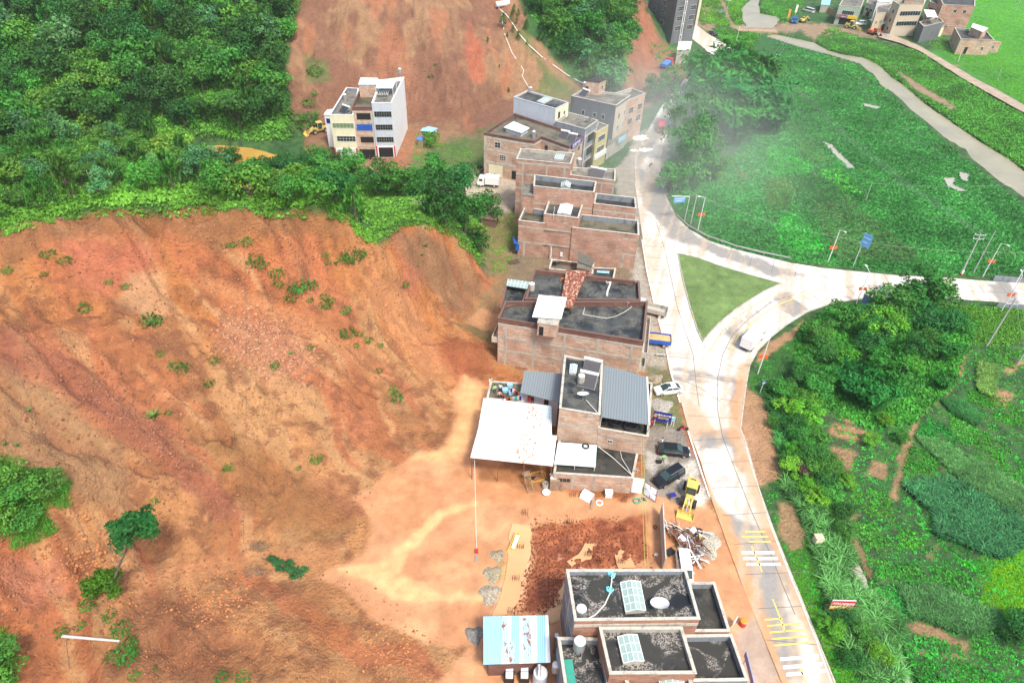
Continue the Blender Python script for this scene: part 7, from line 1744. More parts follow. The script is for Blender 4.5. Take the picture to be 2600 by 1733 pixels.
def loader(label, f, r, s=1.0):
 e = veh('wheel_loader', label, 'wheel loader', f, r); e.scale = (s, s, s)
 m = MB(); loft(m, [[(x, -w_, .9), (x, -w_, zt), (x, w_, zt), (x, w_, .9)] for x, w_, zt in ((-3.1, .85, 1.7), (-2.9, .95, 2.05), (-1.2, .95, 2.1), (-1.0, .9, 2.0))]); m.build('engine_hood', M_loader, e, bevel=.05)
 m = MB(); m.box((-2.0, 0, 2.16), (1.0, .9, .1)); m.build('hood_grille', M_black, e)
 m = MB(); loft(m, [[(x, -w_, 1.4), (x, -w_ * .86, 3.1), (x, w_ * .86, 3.1), (x, w_, 1.4)] for x, w_ in ((-1.25, .85), (.25, .85))]); cb_ = m.build('cab', M_wind, e)
 m = MB(); m.box((-.5, 0, 3.18), (1.75, 1.75, .14)); m.build('cab_roof', M_loader, cb_, bevel=.04)
 m = MB()
 for x in (-1.2, .2):
  for y in (-.82, .82): m.bar((x, y, 1.4), (x, y * .88, 3.12), .1)
 m.build('cab_frame', M_loader, cb_)
 m = MB(); m.box((-.4, 0, 1.05), (2.2, 1.2, .7)); m.box((1.4, 0, 1.1), (1.9, .9, .8)); m.bar((.6, 0, 1.1), (.9, 0, 1.1), .5); m.build('frame', M_loader, e)
 m = MB()
 for s_ in (-1, 1): m.bar((1.3, s_ * .48, 1.9), (2.9, s_ * .55, .85), .18, .42); m.bar((2.9, s_ * .55, .9), (3.5, s_ * .6, .45), .16, .34)
 m.bar((2.3, -.6, 1.3), (2.3, .6, 1.3), .2); m.build('lift_arms', M_loader, e)
 m = MB(); m.bar((1.5, 0, 1.75), (2.9, 0, 1.35), .14); m.bar((2.9, 0, 1.35), (3.45, 0, .8), .12); m.build('bucket_cylinder', M_steel, e)
 m = MB(); prof = [(3.45, 1.05), (3.4, .55), (3.55, .12), (4.4, .06)]
 for i in range(3):
  a, b = prof[i], prof[i + 1]; m.add([(a[0], -1.3, a[1]), (a[0], 1.3, a[1]), (b[0], 1.3, b[1]), (b[0], -1.3, b[1]), (a[0] - .06, -1.3, a[1] - .05), (a[0] - .06, 1.3, a[1] - .05), (b[0] - .02, 1.3, b[1] - .07), (b[0] - .02, -1.3, b[1] - .07)], [(0, 1, 2, 3), (7, 6, 5, 4), (0, 4, 5, 1), (2, 6, 7, 3), (0, 3, 7, 4), (1, 5, 6, 2)])
 for y in (-1.3, 1.3): m.add([(3.45, y, 1.05), (3.4, y, .55), (3.55, y, .1), (4.4, y, .06), (3.45, y + .05, 1.05), (3.4, y + .05, .55), (3.55, y + .05, .1), (4.4, y + .05, .06)], [(0, 1, 2, 3), (7, 6, 5, 4), (0, 3, 7, 4)])
 m.build('bucket', M_loader, e)
 for x in (-1.95, 1.35):
  for y in (-1.05, 1.05): wheel(e, x, y, .72, .5)
 return e
def excavator(label, f, r, mat, s=1.0):
 e = veh('excavator', label, 'excavator', f, r); e.scale = (s, s, s)
 m = MB()
 for y in (-1, 1): m.box((0, y, .4), (3.4, .5, .75))
 m.build('tracks', M_black, e, bevel=.1)
 m = MB(); m.box((-.6, 0, 1.45), (2.4, 2.2, 1.1)); m.build('engine_body', mat, e, bevel=.1)
 m = MB(); m.box((.9, .6, 1.9), (1.3, 1.0, 1.6)); c = m.build('cab', M_wind, e); m = MB(); m.box((.9, .6, 2.75), (1.35, 1.05, .1)); m.build('cab_roof', mat, c)
 m = MB(); m.bar((.8, -.3, 1.6), (2.8, -.3, 3.3), .35, .45); m.bar((2.8, -.3, 3.3), (4.6, -.3, 1.6), .28, .38); m.build('boom', mat, e)
 m = MB(); m.box((4.5, -.3, .9), (.8, .9, .9)); m.build('bucket', M_black, e, bevel=.15)
 return e
car('sedan_car', 'white saloon car with a sunroof parked on the verge beside the road', (1661,998), (1731,990), M_carw, 4.7)
car('hatchback_car', 'black hatchback with red tail lights parked beside the road, upper of the two black cars', (1746,1153), (1672,1146), M_cark, 4.7, kind='hatch')
car('suv_car', 'black estate SUV parked at a slant above the wheel loader', (1662,1236), (1729,1196), M_cark, 4.9, 1.9, kind='suv')
car('small_van', 'white van half hidden behind the near grey-walled roof', (1738,1470), (1732,1428), M_carw, 4.3, kind='van', cat='van')
car('sedan_car', 'dark green car driving on the far road near the grey tower', (1798,84), (1819,93), M_carg, 4.6)
car('minibus', 'silver minibus on the dirt road beside the village', (2041,28), (2063,34), M_silver, 5.2, 1.9, kind='van', cat='van')
car('suv_car', 'white SUV parked in front of the village houses', (2168,64), (2197,64), M_carw, 4.7, kind='suv')
loader('yellow wheel loader with lowered bucket on the muddy roadside', (1739,1308), (1757,1226), .84)
loader('muddy wheel loader beside the cream house and the tyres', (792,340), (826,333), .9)
loader('yellow wheel loader parked on the village road', (2178,76), (2146,70), .9)
excavator('orange excavator beside the blue screen in the village', (2226,92), (2200,84), M_orangep, .9)
excavator('yellow excavator behind the blue lorry near the bridge', (2046,56), (2028,58), M_loader, .7)
lorry('flatbed_lorry', 'blue lorry loaded with sand in front of the big brick house', (1632,868), (1682,874), M_blue, M_blue, 6.0, 2.2, 'open', M_sand)
lorry('flatbed_lorry', 'grey empty lorry standing behind the brick parapet', (1630,790), (1672,800), M_silver, M_conc, 6.0, 2.1, 'open')
lorry('box_lorry', 'white box lorry driving round the bend', (1926,853), (1889,893), M_carw, M_whitep, 6.2, 2.1)
lorry('box_lorry', 'small white box lorry parked below the corner house', (1217,470), (1264,474), M_carw, M_carw, 5.2, 2.0, hb=1.9)
lorry('covered_lorry', 'red lorry under a green tarpaulin behind the dark trees', (1125,458), (1035,458), M_red, M_red, 8.5, 2.4, 'tarp', flat("green_tarpaulin", (.16, .30, .24), .7))
lorry('dump_lorry', 'blue dump lorry in front of the pale green village house', (2163,56), (2126,58), M_blue, M_conc, 7.0, 2.4, 'open')
lorry('blue_lorry', 'blue lorry beside the orange sign near the bridge', (2014,66), (2017,48), M_blue, M_blue, 5.5, 2.2, 'open')
lorry('covered_lorry', 'red cab lorry with a blue tarpaulin beside the bare cut slope', (1708,158), (1675,182), M_red, M_blue, 7.0, 2.3, 'tarp', M_bluetarp)
lorry('red_lorry', 'red lorry half hidden by the misty roadside trees', (1678,345), (1676,320), M_red, M_red, 5.0, 2.0, 'box', hb=1.4)
# motorbikes
def bike(px, py, label, yaw=0.3, col=None):
 p = pw(px, py, 0); e = empty('motorcycle', p, label, 'motorcycle'); LOC[e.name] = up(0); e.rotation_euler = (0, 0, yaw)
 for x in (-.62, .62): m = MB(); m.tube([(x, -.06, .3), (x, .06, .3)], .3, 14); m.build('wheel', M_tyre, e)
 m = MB(); m.bar((-.5, 0, .5), (.35, 0, .62), .22, .3); m.bar((.62, 0, .3), (.42, 0, .95), .08); m.build('body', col or M_red, e)
 m = MB(); m.box((-.25, 0, .78), (.7, .26, .1)); m.build('seat', M_black, e); m = MB(); m.bar((.42, -.32, .98), (.42, .32, .98), .05); m.build('handlebar', M_steel, e)
bike(1733, 1092, 'red motorcycle lying beside the white edge line', .2); bike(1652, 422, 'red motorcycle on the misty forecourt', 1.0); bike(1250, 440, 'motorcycle beside the white box lorry', .4, M_black); bike(935, 405, 'motorcycle in front of the garage of the white house', .1, M_black)

# ------------------------------------------------------------------ roof equipment
def tank(px, py, z, r_, h, label, legs=0.0, mat=None, lid=None, name='water_tank'):
 p = pw(px, py, z); e = empty(name, p, label, 'water tank'); o = Vector(p)
 m = MB(); m.lathe(o + up(legs), [(r_, 0.0), (r_, h * .3), (r_ * 1.02, h * .31), (r_, h * .33), (r_, h * .62), (r_ * 1.02, h * .63), (r_, h * .65), (r_, h * .92), (r_ * .93, h)], 18); m.build('tank_body', mat or M_steel, e, smooth=False)
 m = MB(); m.lathe(o + up(legs + h), [(r_ * .95, 0.0), (r_ * .55, .12), (r_ * .3, .16), (r_ * .28, .24)], 18); m.build('lid', lid or M_whitep, e)
 if legs > .05:
  m = MB()
  for k in range(4):
   a = k * math.pi / 2 + .6; q = o + Vector((r_ * .9 * math.cos(a), r_ * .9 * math.sin(a), 0)); m.bar(q, q + up(legs), .07)
   a2 = a + math.pi / 2; q2 = o + Vector((r_ * .9 * math.cos(a2), r_ * .9 * math.sin(a2), legs)); m.bar(q, q2, .04)
  m.build('stand', M_steel, e)
def dish(px, py, z, r_, label, tilt=35, yaw=200, mat=None):
 p = pw(px, py, z); e = empty('satellite_dish', p, label, 'satellite dish'); LOC[e.name] = up(0); e.rotation_euler = (0, 0, R(yaw))
 m = MB(); rot_ = Matrix.Rotation(R(tilt), 3, 'X'); prof = [(0.001, 0), (.35, .03), (.7, .12), (1, .26)]; vs = []
 for q, zz in prof:
  for k in range(22): a = k * 2 * math.pi / 22; vs.append(up(.55 + r_ * .5) + rot_ @ Vector((r_ * q * math.cos(a), r_ * q * math.sin(a), r_ * zz)))
 m.add(vs, [(i * 22 + k, i * 22 + (k + 1) % 22, (i + 1) * 22 + (k + 1) % 22, (i + 1) * 22 + k) for i in range(3) for k in range(22)]); m.build('dish', mat or M_whitep, e, smooth=True)
 m = MB(); m.tube([(0, 0, 0), (0, 0, .5 + r_ * .5)], .05, 6); m.build('mast', M_steel, e)
 m = MB(); c0 = up(.55 + r_ * .5); ft_ = c0 + rot_ @ up(r_ * .9)
 for k in range(3): a = k * 2.1; m.tube([c0 + rot_ @ Vector((r_ * .9 * math.cos(a), r_ * .9 * math.sin(a), r_ * .24)), ft_], .015, 4)
 m.tube([ft_ - up(.05), ft_ + up(.08)], .07, 8); m.build('feed_arm', M_steel, e)
def solar(px, py, z, yaw, label, W=2.2, D=1.9, H_=1.3, group=None):
 p = pw(px, py, z); e = empty('solar_water_heater', p, label, 'solar heater', group); LOC[e.name] = up(0); e.rotation_euler = (0, 0, R(yaw))
 m = MB(); m.tube([(-W / 2 - .15, D / 2, H_ + .1), (W / 2 + .15, D / 2, H_ + .1)], .24, 14); m.build('tank', M_whitep, e, smooth=False)
 m = MB(); n = 18
 for k in range(n): x = -W / 2 + W * (k + .5) / n; m.tube([(x, -D / 2, .22), (x, D / 2 - .15, H_ - .02)], .038, 6)
 m.build('collector_tubes', M_solar, e)
 m = MB(); m.bar((0, -D / 2 - .02, .13), (0, D / 2 - .2, H_ - .12), W, .03); m.build('backing_panel', M_solarb, e)
 m = MB()
 for x in (-W / 2, W / 2): m.bar((x, -D / 2, 0), (x, -D / 2, .22), .05); m.bar((x, D / 2, 0), (x, D / 2, H_), .05); m.bar((x, -D / 2, .05), (x, D / 2, H_ * .98), .05); m.bar((x, -D / 2, .03), (x, D / 2, .03), .05)
 m.bar((-W / 2, D / 2, .1), (W / 2, D / 2, H_ - .2), .04); m.bar((-W / 2 - .1, -D / 2, .2), (W / 2 + .1, -D / 2, .2), .1, .06); m.build('stand', M_steel, e)
M_solar = flat("solar_tube_glass", (.05, .055, .07), .25); M_solarb = flat("solar_backing", (.15, .14, .14), .5)
tank(*cA(610, 650), 9.35, .42, 1.15, 'ribbed white water tank on the raised roof of the third brick house'); tank(*cA(850, 250), 9.6, .48, 1.5, 'steel water tank on legs beside the tallest brick house', legs=.6)
tank(*cD(1340, 1180), 5.95, .62, 1.5, 'large steel water tank on a braced stand over the dark terrace', legs=1.0); tank(*cD(1375, 680), 9.35, .55, 1.0, 'water tank with a white round lid in the corner of the near black roof')
tank(*cB(705, 260), 8.65, .5, 1.3, 'grey water tank with white lid beside the glazed canopy', mat=M_conc); tank(*cG(735, 755), 10.0, .42, 1.5, 'white banded water tank beside the roof plants of the corner house')
tank(*cG(697, 215), 14.3, .42, 1.3, 'white water tank at the back corner of the pale blue house'); tank(*cG(1345, 165), 12.4, .4, 1.3, 'white water tank at the corner of the dark grey house', legs=.3)
tank(*cW(1168, 190), 13.3, .45, 1.5, 'tall white water tank at the back of the white-walled house', legs=.6); tank(*cW(415, 510), 10.8, .45, 1.5, 'grey cylindrical water tank on the cream house roof', mat=M_steel)
tank(*cB(1290, 1380), 9.4, .5, 1.2, 'dark water tank with a white cap on the tower roof', legs=.4, mat=M_conc); tank(*cD(1050, 1420), 2.2, .42, 1.3, 'steel tank beside the wall right of the striped shed', legs=.3)
tank(*cD(850, 1560), .1, .78, 2.4, 'big cream dust collector tank at the bottom edge', mat=M_whiteblue)
dish(*cE(657, 640), 9.3, .98, 'large white satellite dish on the near black roof', 25, 190); dish(*cA(598, 1370), 2.6, .85, 'white satellite dish in the mossy courtyard', 35, 190)
dish(*cC(1360, 165), 9.35, .85, 'rusty white satellite dish on the tower roof', 25, 190); dish(*cB(1937, 215), 8.6, .35, 'small white dish at the corner of the wet black roof', 50, 150); dish(*cC(2010, 1050), 3.1, .38, 'small dish on the lowest dark roof', 45, 160)
dish(*cG(1395, 580), 11.1, .8, 'white satellite dish on the grey terrace', 30, 200); dish(*cB(1848, 460), 8.6, .3, 'small ochre dish on the wide wet roof', 50, 170)
solar(*cB(1370, 1390), 9.36, -16, 'solar water heater on the tower roof, front one', 2.4, 2.0); solar(*cB(1420, 1220), 9.36, -16, 'solar water heater on the tower roof, rear one', 2.4, 1.6)
solar(*cG(1100, 760), 10.0, -22, 'solar water heater on the corner house, left of the pair', 1.9, 1.7); solar(*cG(1195, 795), 10.0, -22, 'solar water heater on the corner house, right of the pair', 1.9, 1.7)
solar(*cA(1050, 350), 9.6, -20, 'wide solar water heater on the long roof beside the road', 3.2, 2.4); solar(*cG(1340, 255), 12.3, -45, 'tilted solar water heater at the edge of the dark grey house', 2.0, 1.8); solar(*cW(400, 680), 10.8, -35, 'solar water heater on the cream house roof', 2.2, 1.8)
# pipes and hoses
def pipe(pts, r_, label, mat=None, name='pipe', cat='pipe'):
 P_ = [Vector(q) for q in pts]; m = MB(); m.tube(P_, r_, 6); o = m.build(name, mat or M_pipe, off=P_[0]); o.location = P_[0]; tag(o, label, cat)
pipe([pw(*cA(575, 690), 10.1), pw(*cA(562, 790), 10.1), pw(*cA(548, 1050), 4.2), pw(*cA(530, 1290), .8)], .05, 'white drain pipe running down the third brick house')
pipe([pw(*cC(1405, 165), 9.6), pw(*cC(1535, 310), 9.8), pw(*cC(1545, 325), 9.5), pw(*cC(1522, 700), 3.4), pw(*cC(1720, 850), 3.25), pw(*cC(1955, 1065), 3.4), pw(*cC(1962, 1080), 3.2), pw(*cC(1940, 1265), .1)], .05, 'long white pipe from the dish down the brick walls')
pipe([pw(*cC(1530, 710), 3.3), pw(*cC(1805, 748), 3.25), pw(*cC(1830, 860), 3.25), pw(*cC(1955, 1065), 3.3)], .045, 'second white pipe bending across the lowest dark roof'); pipe([pw(*cC(2003, 580), 5.8), pw(*cC(1975, 755), 3.3)], .06, 'short white pipe on the right brick wing')
M_tealtape = flat("teal_plastic", (.12, .42, .50), .6)
pipe([pw(*cD(1425, 770), 9.4), pw(*cD(1560, 700), 9.4), pw(*cD(1680, 570), 9.4), pw(*cD(1740, 440), 9.4), pw(*cD(1765, 300), 9.5), pw(*cD(1775, 180), 9.6), pw(*cD(1780, 130), 10.15)], .07, 'curved white hose across the near black roof')
for a, b, z in ((1770, 180, 9.75), (1745, 385, 9.5)):
 q = pw(*cD(a, b), z); V, F_, C = clump(a, 40, .35, .5, (.25, .62, .72)); o = npmesh('plastic_wrap', V * np.array([.45, .45, .6]), F_, M_low, C); o.location = q; tag(o, 'teal and white plastic wrap around the hose, ' + ('upper' if b < 300 else 'lower'), 'wrapping')
wp_p = hits([1274, 1276, 1282, 1300, 1330, 1326, 1340], [28, 60, 90, 135, 180, 195, 220]); pl = [Vector(p) + up(.12) for p in wp_p] + [pw(*cG(680, 160), 15.3)]
pipe(pl, .10, 'thin white pipe snaking down the bare hillside to the pale blue house')
wp_p = hits([1270, 1285, 1295, 1320, 1345, 1375, 1410, 1440, 1465], [26, 38, 52, 90, 118, 145, 170, 192, 205]); pl = [Vector(p) + up(.15) for p in wp_p] + [pw(*cG(1340, 105), 13.6)]
pipe(pl, .14, 'thick white pipe crossing the bare hillside to the dark grey house')
p = hit(*cS(360, 80)); e = empty('storage_tank', p, 'white cylindrical tank lying on top of the bare hillside', 'tank'); m = MB(); m.tube([p + Vector((-2.2, -.9, .8)), p + Vector((2.0, 1.0, .9))], .85, 16); m.build('tank_body', M_whitep, e); m = MB()
for s_ in (-1, 1): m.box(p + Vector((s_ * 1.2, s_ * .4, -.2)), (.3, 1.5, 1.4))
m.build('cradle', M_conc, e)

# ------------------------------------------------------------------ posts, lamps, signs
M_postc = flat("concrete_post", (.48, .47, .44), .8, 0, .15); M_postg = flat("galvanised_post", (.62, .64, .65), .5); M_redo = flat("red_ornament", (.75, .12, .03), .5)
def pole_h(b, t, z0=0):
 B_ = pw(*b, z0); lo, hi = 0, 30
 for _ in range(40):
  mm = (lo + hi) / 2; y = proj(np.array([B_.x]), np.array([B_.y]), np.array([z0 + mm]))[1][0]
  if y > t[1]: lo = mm
  else: hi = mm
 return B_, mm
def pole(b, t, label, r_=.13, arms=1, mat=None, name='utility_pole', band=False):
 B_, h = pole_h(b, t); T_ = pw(*t, h); B2 = Vector((B_.x, B_.y, 0)); T2 = B2.lerp(Vector((T_.x, T_.y, h)), .6); T2.z = h
 e = empty(name, B2, label, 'utility pole'); m = MB(); m.tube([B2 - up(.3), T2], r_, 10, r_ * .65); m.build('post', mat or M_postc, e)
 for k in range(arms):
  z = h - .3 - k * .9; c = B2.lerp(T2, z / h); m = MB(); m.bar(c + Vector((-1.0, .1, 0)), c + Vector((1.0, -.1, 0)), .09); a = m.build('crossarm', M_postg, e); m = MB()
  for x in (-.95, 0, .95): m.lathe(c + Vector((x, -x * .1, .04)), [(.05, 0), (.07, .08), (.04, .14), (.07, .2), (.03, .26)], 8)
  m.build('insulators', M_whitep, a)
 if band: m = MB(); m.lathe(B2, [(.32, 0), (.30, .35)], 12); m.build('red_base_band', M_red, e); m = MB(); m.lathe(B2, [(.27, .351), (.24, 1.1)], 12); m.build('white_base_band', M_whitep, e)
 return T2
def lamp(b, t, label, arm=(-1.2, 0), deco=True, group='street lamps along the roads'):
 B_, h = pole_h(b, t); T_ = Vector((B_.x, B_.y, h)); e = empty('street_lamp', B_, label, 'street lamp', group)
 m = MB(); m.tube([B_ - up(.1), T_], .10, 8, .06); m.build('post', M_whitep, e)
 A_ = T_ + Vector((arm[0], arm[1], .35)); m = MB(); m.tube([T_ - up(.1), A_], .045, 6); m.build('arm', M_whitep, e); m = MB(); m.bar(A_, A_ + Vector((arm[0] * .45, arm[1] * .45, .04)), .26, .12); m.build('lamp_head', M_whitep, e)
 if deco:
  for k in (-1, 1): m = MB(); m.box((B_.x + k * .45, B_.y - .05, h * .48), (.5, .1, .7)); m.bar((B_.x, B_.y, h * .48), (B_.x + k * .25, B_.y - .05, h * .48), .05); m.build('red_ornament', M_redo, e)
 return T_
tA = pole((2505,878), (2580,757), 'tall concrete pole with crossarms rising from the vegetable plots', .17, 2); tB = pole((2440,697), (2487,593), 'concrete pole with a red and white painted foot beside the white road', .16, 2, band=True)
tC = pole((2471,693), (2526,586), 'plain grey pole behind the painted one', .11, 0); pole((2584,923), (2640,830), 'concrete pole cut off by the right edge', .14, 0)
tD = pole(c5(830,430), c5(850,357), 'slim pole with a white crossarm beside the bamboo grove', .13, 1, M_whitep); tE = pole(c5(635,250), c5(655,155), 'white pole beside the far road', .10, 0, M_whitep); pole(c5(570,120), c5(585,0), 'pole beside the far track at the top edge', .10, 1)
tF = pole(c5(1407,1200), c5(1443,1095), 'dark leaning pole in the meadow', .09, 0); pole(c5(965,1200), c5(985,1130), 'thin pole in the maize plots', .06, 0); tG = pole(c5(1790,260), c5(1805,215), 'pole beside the village road', .09, 0); tH = pole(c5(1960,370), c5(1977,305), 'white post beside the dirt road', .09, 0, M_whitep)
tI = pole(c5(2195,480), c5(2215,400), 'thin post beside the rice field', .08, 0); pole(c5(2300,70), c5(2335,0), 'concrete pole in the rice field', .15, 0); tJ = pole(c5(360,1340), c5(400,1162), 'white concrete pole between the lamp and the direction sign', .13, 0, M_postc)
lamp((1924,948), (1957,857), 'street lamp with red ornaments at the inside of the bend', (-.5, 1.2)); lamp((2101,668), (2131,583), 'street lamp north of the grass triangle', (.3, -1.2)); lamp((2495,702), (2543,617), 'street lamp with red ornaments beside the painted pole', (.3, -1.2))
lamp(c5(405,1370), c5(447,1178), 'street lamp with red ornaments on the outer kerb of the bend', (-1.2, -.4)); lamp((2542,790), (2590,700), 'street lamp with red ornaments on the near side of the bridge', (.2, 1.0)); lamp((2174,770), (2205,690), 'street lamp with red ornaments behind the thicket', (-.2, 1.2)); lamp((2576,724), (2600,655), 'street lamp on the far side of the bridge', (-.6, -.9), False)
def wire(a, b, sag, label, r_=.022, mat=None):
 a, b = Vector(a), Vector(b); pts = [a.lerp(b, k / 14) - Vector((0, 0, sag * 4 * (k / 14) * (1 - k / 14))) for k in range(15)]
 m = MB(); m.tube(pts, r_, 4); o = m.build('overhead_wire', mat or M_wire, off=a); o.location = a; tag(o, label, 'wire')
M_wire = flat("wire_sheath", (.30, .31, .30), .6); M_wirey = flat("yellow_green_wire", (.45, .50, .12), .6)
for k, dx in enumerate((-.9, 0, .9)): wire(tB + Vector((dx, 0, 0)), tD + Vector((dx, 0, 0)), 3.0, ['left', 'middle', 'right'][k] + ' overhead wire from the painted pole across the meadow', .03); wire(tD + Vector((dx, 0, 0)), pw(*c5(960 + 25 * k, 150), 8), 1.2, ['left', 'middle', 'right'][k] + ' overhead wire beyond the bamboo grove', .03)
wire(tJ, pw(*c5(1250, 1420), 5.5), 1.0, 'overhead wire along the outer side of the bend'); wire(pw(*c5(1250, 1420), 5.5), pw(2640, 640, 6), 1.2, 'overhead wire above the white road'); wire(tJ, pw(1560, 490, 8), .8, 'overhead wire crossing the misty road')
wire(tF, pw(2640, 465, 6), .8, 'overhead wire across the marshy meadow'); wire(tG, tH, .5, 'wire beside the village road'); wire(tH, tI, .6, 'wire beside the dirt road'); wire(tA, tB, 1.0, 'overhead wire crossing the white road'); wire(tA, pw(2650, 1050, 7), .8, 'overhead wire above the vegetable plots')
for k in range(2): wire(pw(1628 + 6 * k, 1105, 6.6), pw(1638 + 8 * k, 1446, 9.9), .4, ('left' if k == 0 else 'right') + ' yellow green wire above the building site', .03, M_wirey)
# fallen poles and cables on the slope
def lying(a, b, r_, label, mat, dz=.25):
 A_, B_ = hit(*a), hit(*b); e = [A_ + up(dz), B_ + up(dz)]; m = MB(); m.tube(e, r_, 10, r_ * .7); o = m.build('fallen_pole', mat, off=A_); o.location = A_; tag(o, label, 'pole')
lying((160,1617), (306,1629), .17, 'white concrete pole lying across the debris', M_postc)
for a, b, lb in (((219,433),(238,472),'grey leaning post among the ridge bushes'), ((646,412),(659,463),'grey post beside the muddy pond')):
 B_ = hit(b[0], b[1]); T_ = pw(*a, B_.z + 4.5); m = MB(); m.tube([B_ - up(.5), T_], .12, 8); o = m.build('leaning_post', M_postc, off=B_); o.location = B_; tag(o, lb, 'post')
def ground_cable(pts, r_, label, mat):
 P_ = [Vector(q) + up(.08) for q in hits([p[0] for p in pts], [p[1] for p in pts])]; m = MB(); m.tube(P_, r_, 4); o = m.build('cable', mat, off=P_[0]); o.location = P_[0]; tag(o, label, 'cable')
M_cab = flat("grey_cable", (.16, .12, .11), .7)
ground_cable([(625,600 + 20 * k) for k in range(27)] + [(619, 1140 + 20 * k) for k in range(13)], .03, 'thin dark cable hanging down the slope', M_cab); ground_cable([(40 + k * 9, 930 + k * 22) for k in range(30)], .02, 'thin dark cable on the left slope', M_cab)
ground_cable([(168,1622),(172,1650),(176,1690),(182,1740)], .03, 'cable hanging from the fallen pole', M_cab); ground_cable([(160,1617),(110,1620),(50,1622)], .02, 'cable running left from the fallen pole', M_cab)
A_, B_ = pw(1205, 1168, 4.5), hit(1210, 1400); m = MB(); m.tube([A_, A_.lerp(B_, .5) - up(.3), B_], .03, 4); o = m.build('cable', M_pipe, off=A_); o.location = A_; tag(o, 'pale cable stretched from the shed corner to the mud', 'cable')
e = empty('cable_anchor', B_, 'red and white anchor lying at the end of the pale cable', 'anchor'); m = MB(); m.box(B_ + up(.2), (.4, .5, .35)); m.build('red_block', M_red, e); m = MB(); m.bar(B_ + Vector((.02, -.5, .12)), B_ + Vector((.05, -1.5, .08)), .25, .15); m.build('grey_rod', M_steel, e)

# signs
def board(name, label, corners, mat, cat='sign', posts=True, th=.1, z_ground=0, postmat=None):
 """corners: BL BR TR TL world points"""
 bl, br, tr_, tl = [Vector(c) for c in corners]; base = (bl + br) / 2; base.z = z_ground; e = empty(name, base, label, cat); n = (br - bl).cross(tl - bl).normalized()
 m = MB(); F1 = [bl, br, tr_, tl]; B1 = [v_ - n * th for v_ in F1]; m.add(F1 + B1, Q6); o = m.build('board', mat, e)
 if posts:
  m = MB()
  for t in (.15, .85): q = bl.lerp(br, t) - n * th * .5; m.bar((q.x, q.y, z_ground - .1), q + up(.3), .1)
  m.build('posts', postmat or M_postg, e)
 return e, o, n, (br - bl).normalized(), (tl - bl).normalized()
bl, br = pw(*cC(2168, 415), 1.2), pw(*cC(2168, 415), 1.2); bl = pw(1656, 1066, 1.0); br = pw(1702, 1075, 1.0); hgt_ = 1.9
e, o, n, xd, yd = board('blue_banner', 'dark blue banner board with white and yellow lettering beside the gravel', [bl, br, br + Vector((0, .1, hgt_)), bl + Vector((0, .1, hgt_))], M_navy)
c = (bl + br) / 2 + n * .02; text_mesh('交通安全劝导站', .42, M_signw, 'white_lettering', c + Vector((.25, 0, 1.32)), xd, yd, o); text_mesh('美顺汽修', .40, M_signy, 'yellow_lettering', c + Vector((.2, 0, .75)), xd, yd, o); text_mesh('电话 13800088878', .22, M_signy, 'phone_lettering', c + Vector((.2, 0, .28)), xd, yd, o)
m = MB(); cc_ = bl + xd * .3 + n * .02 + up(1.1); m.tube([cc_, cc_ + n * .02], .28, 16); m.build('round_emblem', M_orange, o)
bl = pw(1705, 1068, 1.2); br = pw(1713, 1070, 1.2); e, o, n, xd, yd = board('parking_sign', 'small blue and white sign right of the blue banner', [bl, br, br + up(.9), bl + up(.9)], M_lightblue)
# red and yellow slogan board in the lower fields (1/10.455 zoom coordinates)
def cF(x, y): return (2050 + x / 10.455, 1450 + y / 10.455)
M_rb = NT("red_yellow_poster"); _tc = M_rb.node("ShaderNodeSeparateXYZ"); M_rb.link(M_rb.uv(), _tc.inputs[0]); M_rb = M_rb.done(M_rb.ramp(_tc.outputs['Y'], [(.0, (.65, .10, .02)), (.12, (.75, .35, .05)), (.28, (.72, .62, .25)), (.55, (.80, .72, .50)), (.66, (.60, .04, .04)), (.95, (.50, .01, .02)), (1.0, (.7, .7, .7))]), .45)
bl, br = pw(*cF(575, 1000), 1.4), pw(*cF(1165, 1030), 1.4); tl, tr_ = pw(*cF(685, 770), 3.2), pw(*cF(1305, 785), 3.2); up_ = Vector((tl.x - bl.x, tl.y - bl.y, 0)) * 0 + Vector((.0, .0, 1.75))
e = empty('slogan_board', (bl + br) / 2 - up(1.4), 'red and yellow slogan board on two posts in the lower right greenery', 'billboard')
m = MB(); tl2, tr2 = tl, tr_; m.quad(bl, br, tr2, tl2, [(0, 0), (1, 0), (1, 1), (0, 1)]); n = (br - bl).cross(tl2 - bl).normalized(); m.quad(tl2 - n * .12, tr2 - n * .12, br - n * .12, bl - n * .12, [(0, .9)] * 4)
m.quad(tl2, tr2, tr2 - n * .12, tl2 - n * .12, [(0, 1)] * 4); m.quad(bl - n * .12, br - n * .12, br, bl, [(0, 1)] * 4); m.quad(bl, tl2, tl2 - n * .12, bl - n * .12, [(0, 1)] * 4); m.quad(tr2, br, br - n * .12, tr2 - n * .12, [(0, 1)] * 4); o = m.build('board', M_rb, e)
xd, yd = (br - bl).normalized(), (tl2 - bl).normalized(); yd = (yd - xd * yd.dot(xd)).normalized(); M_txtd = flat("dark_red_lettering", (.20, .02, .02), .5); text_mesh('全面建设社会主义新农村', .36, M_txtd, 'lettering', (bl + br + tl2 + tr2) / 4 + n * .03 + yd * -.02, xd, yd, o); text_mesh('共同奋斗 共创美好家园', .24, M_signw, 'small_lettering', (bl + br + tl2 + tr2) / 4 + n * .03 + yd * .42, xd, yd, o)
m = MB()
for t in (.25, .72): q = bl.lerp(br, t) - n * .06; m.bar((q.x, q.y, -.1), q + up(.1), .14)
m.build('posts', M_whiteblue, e)
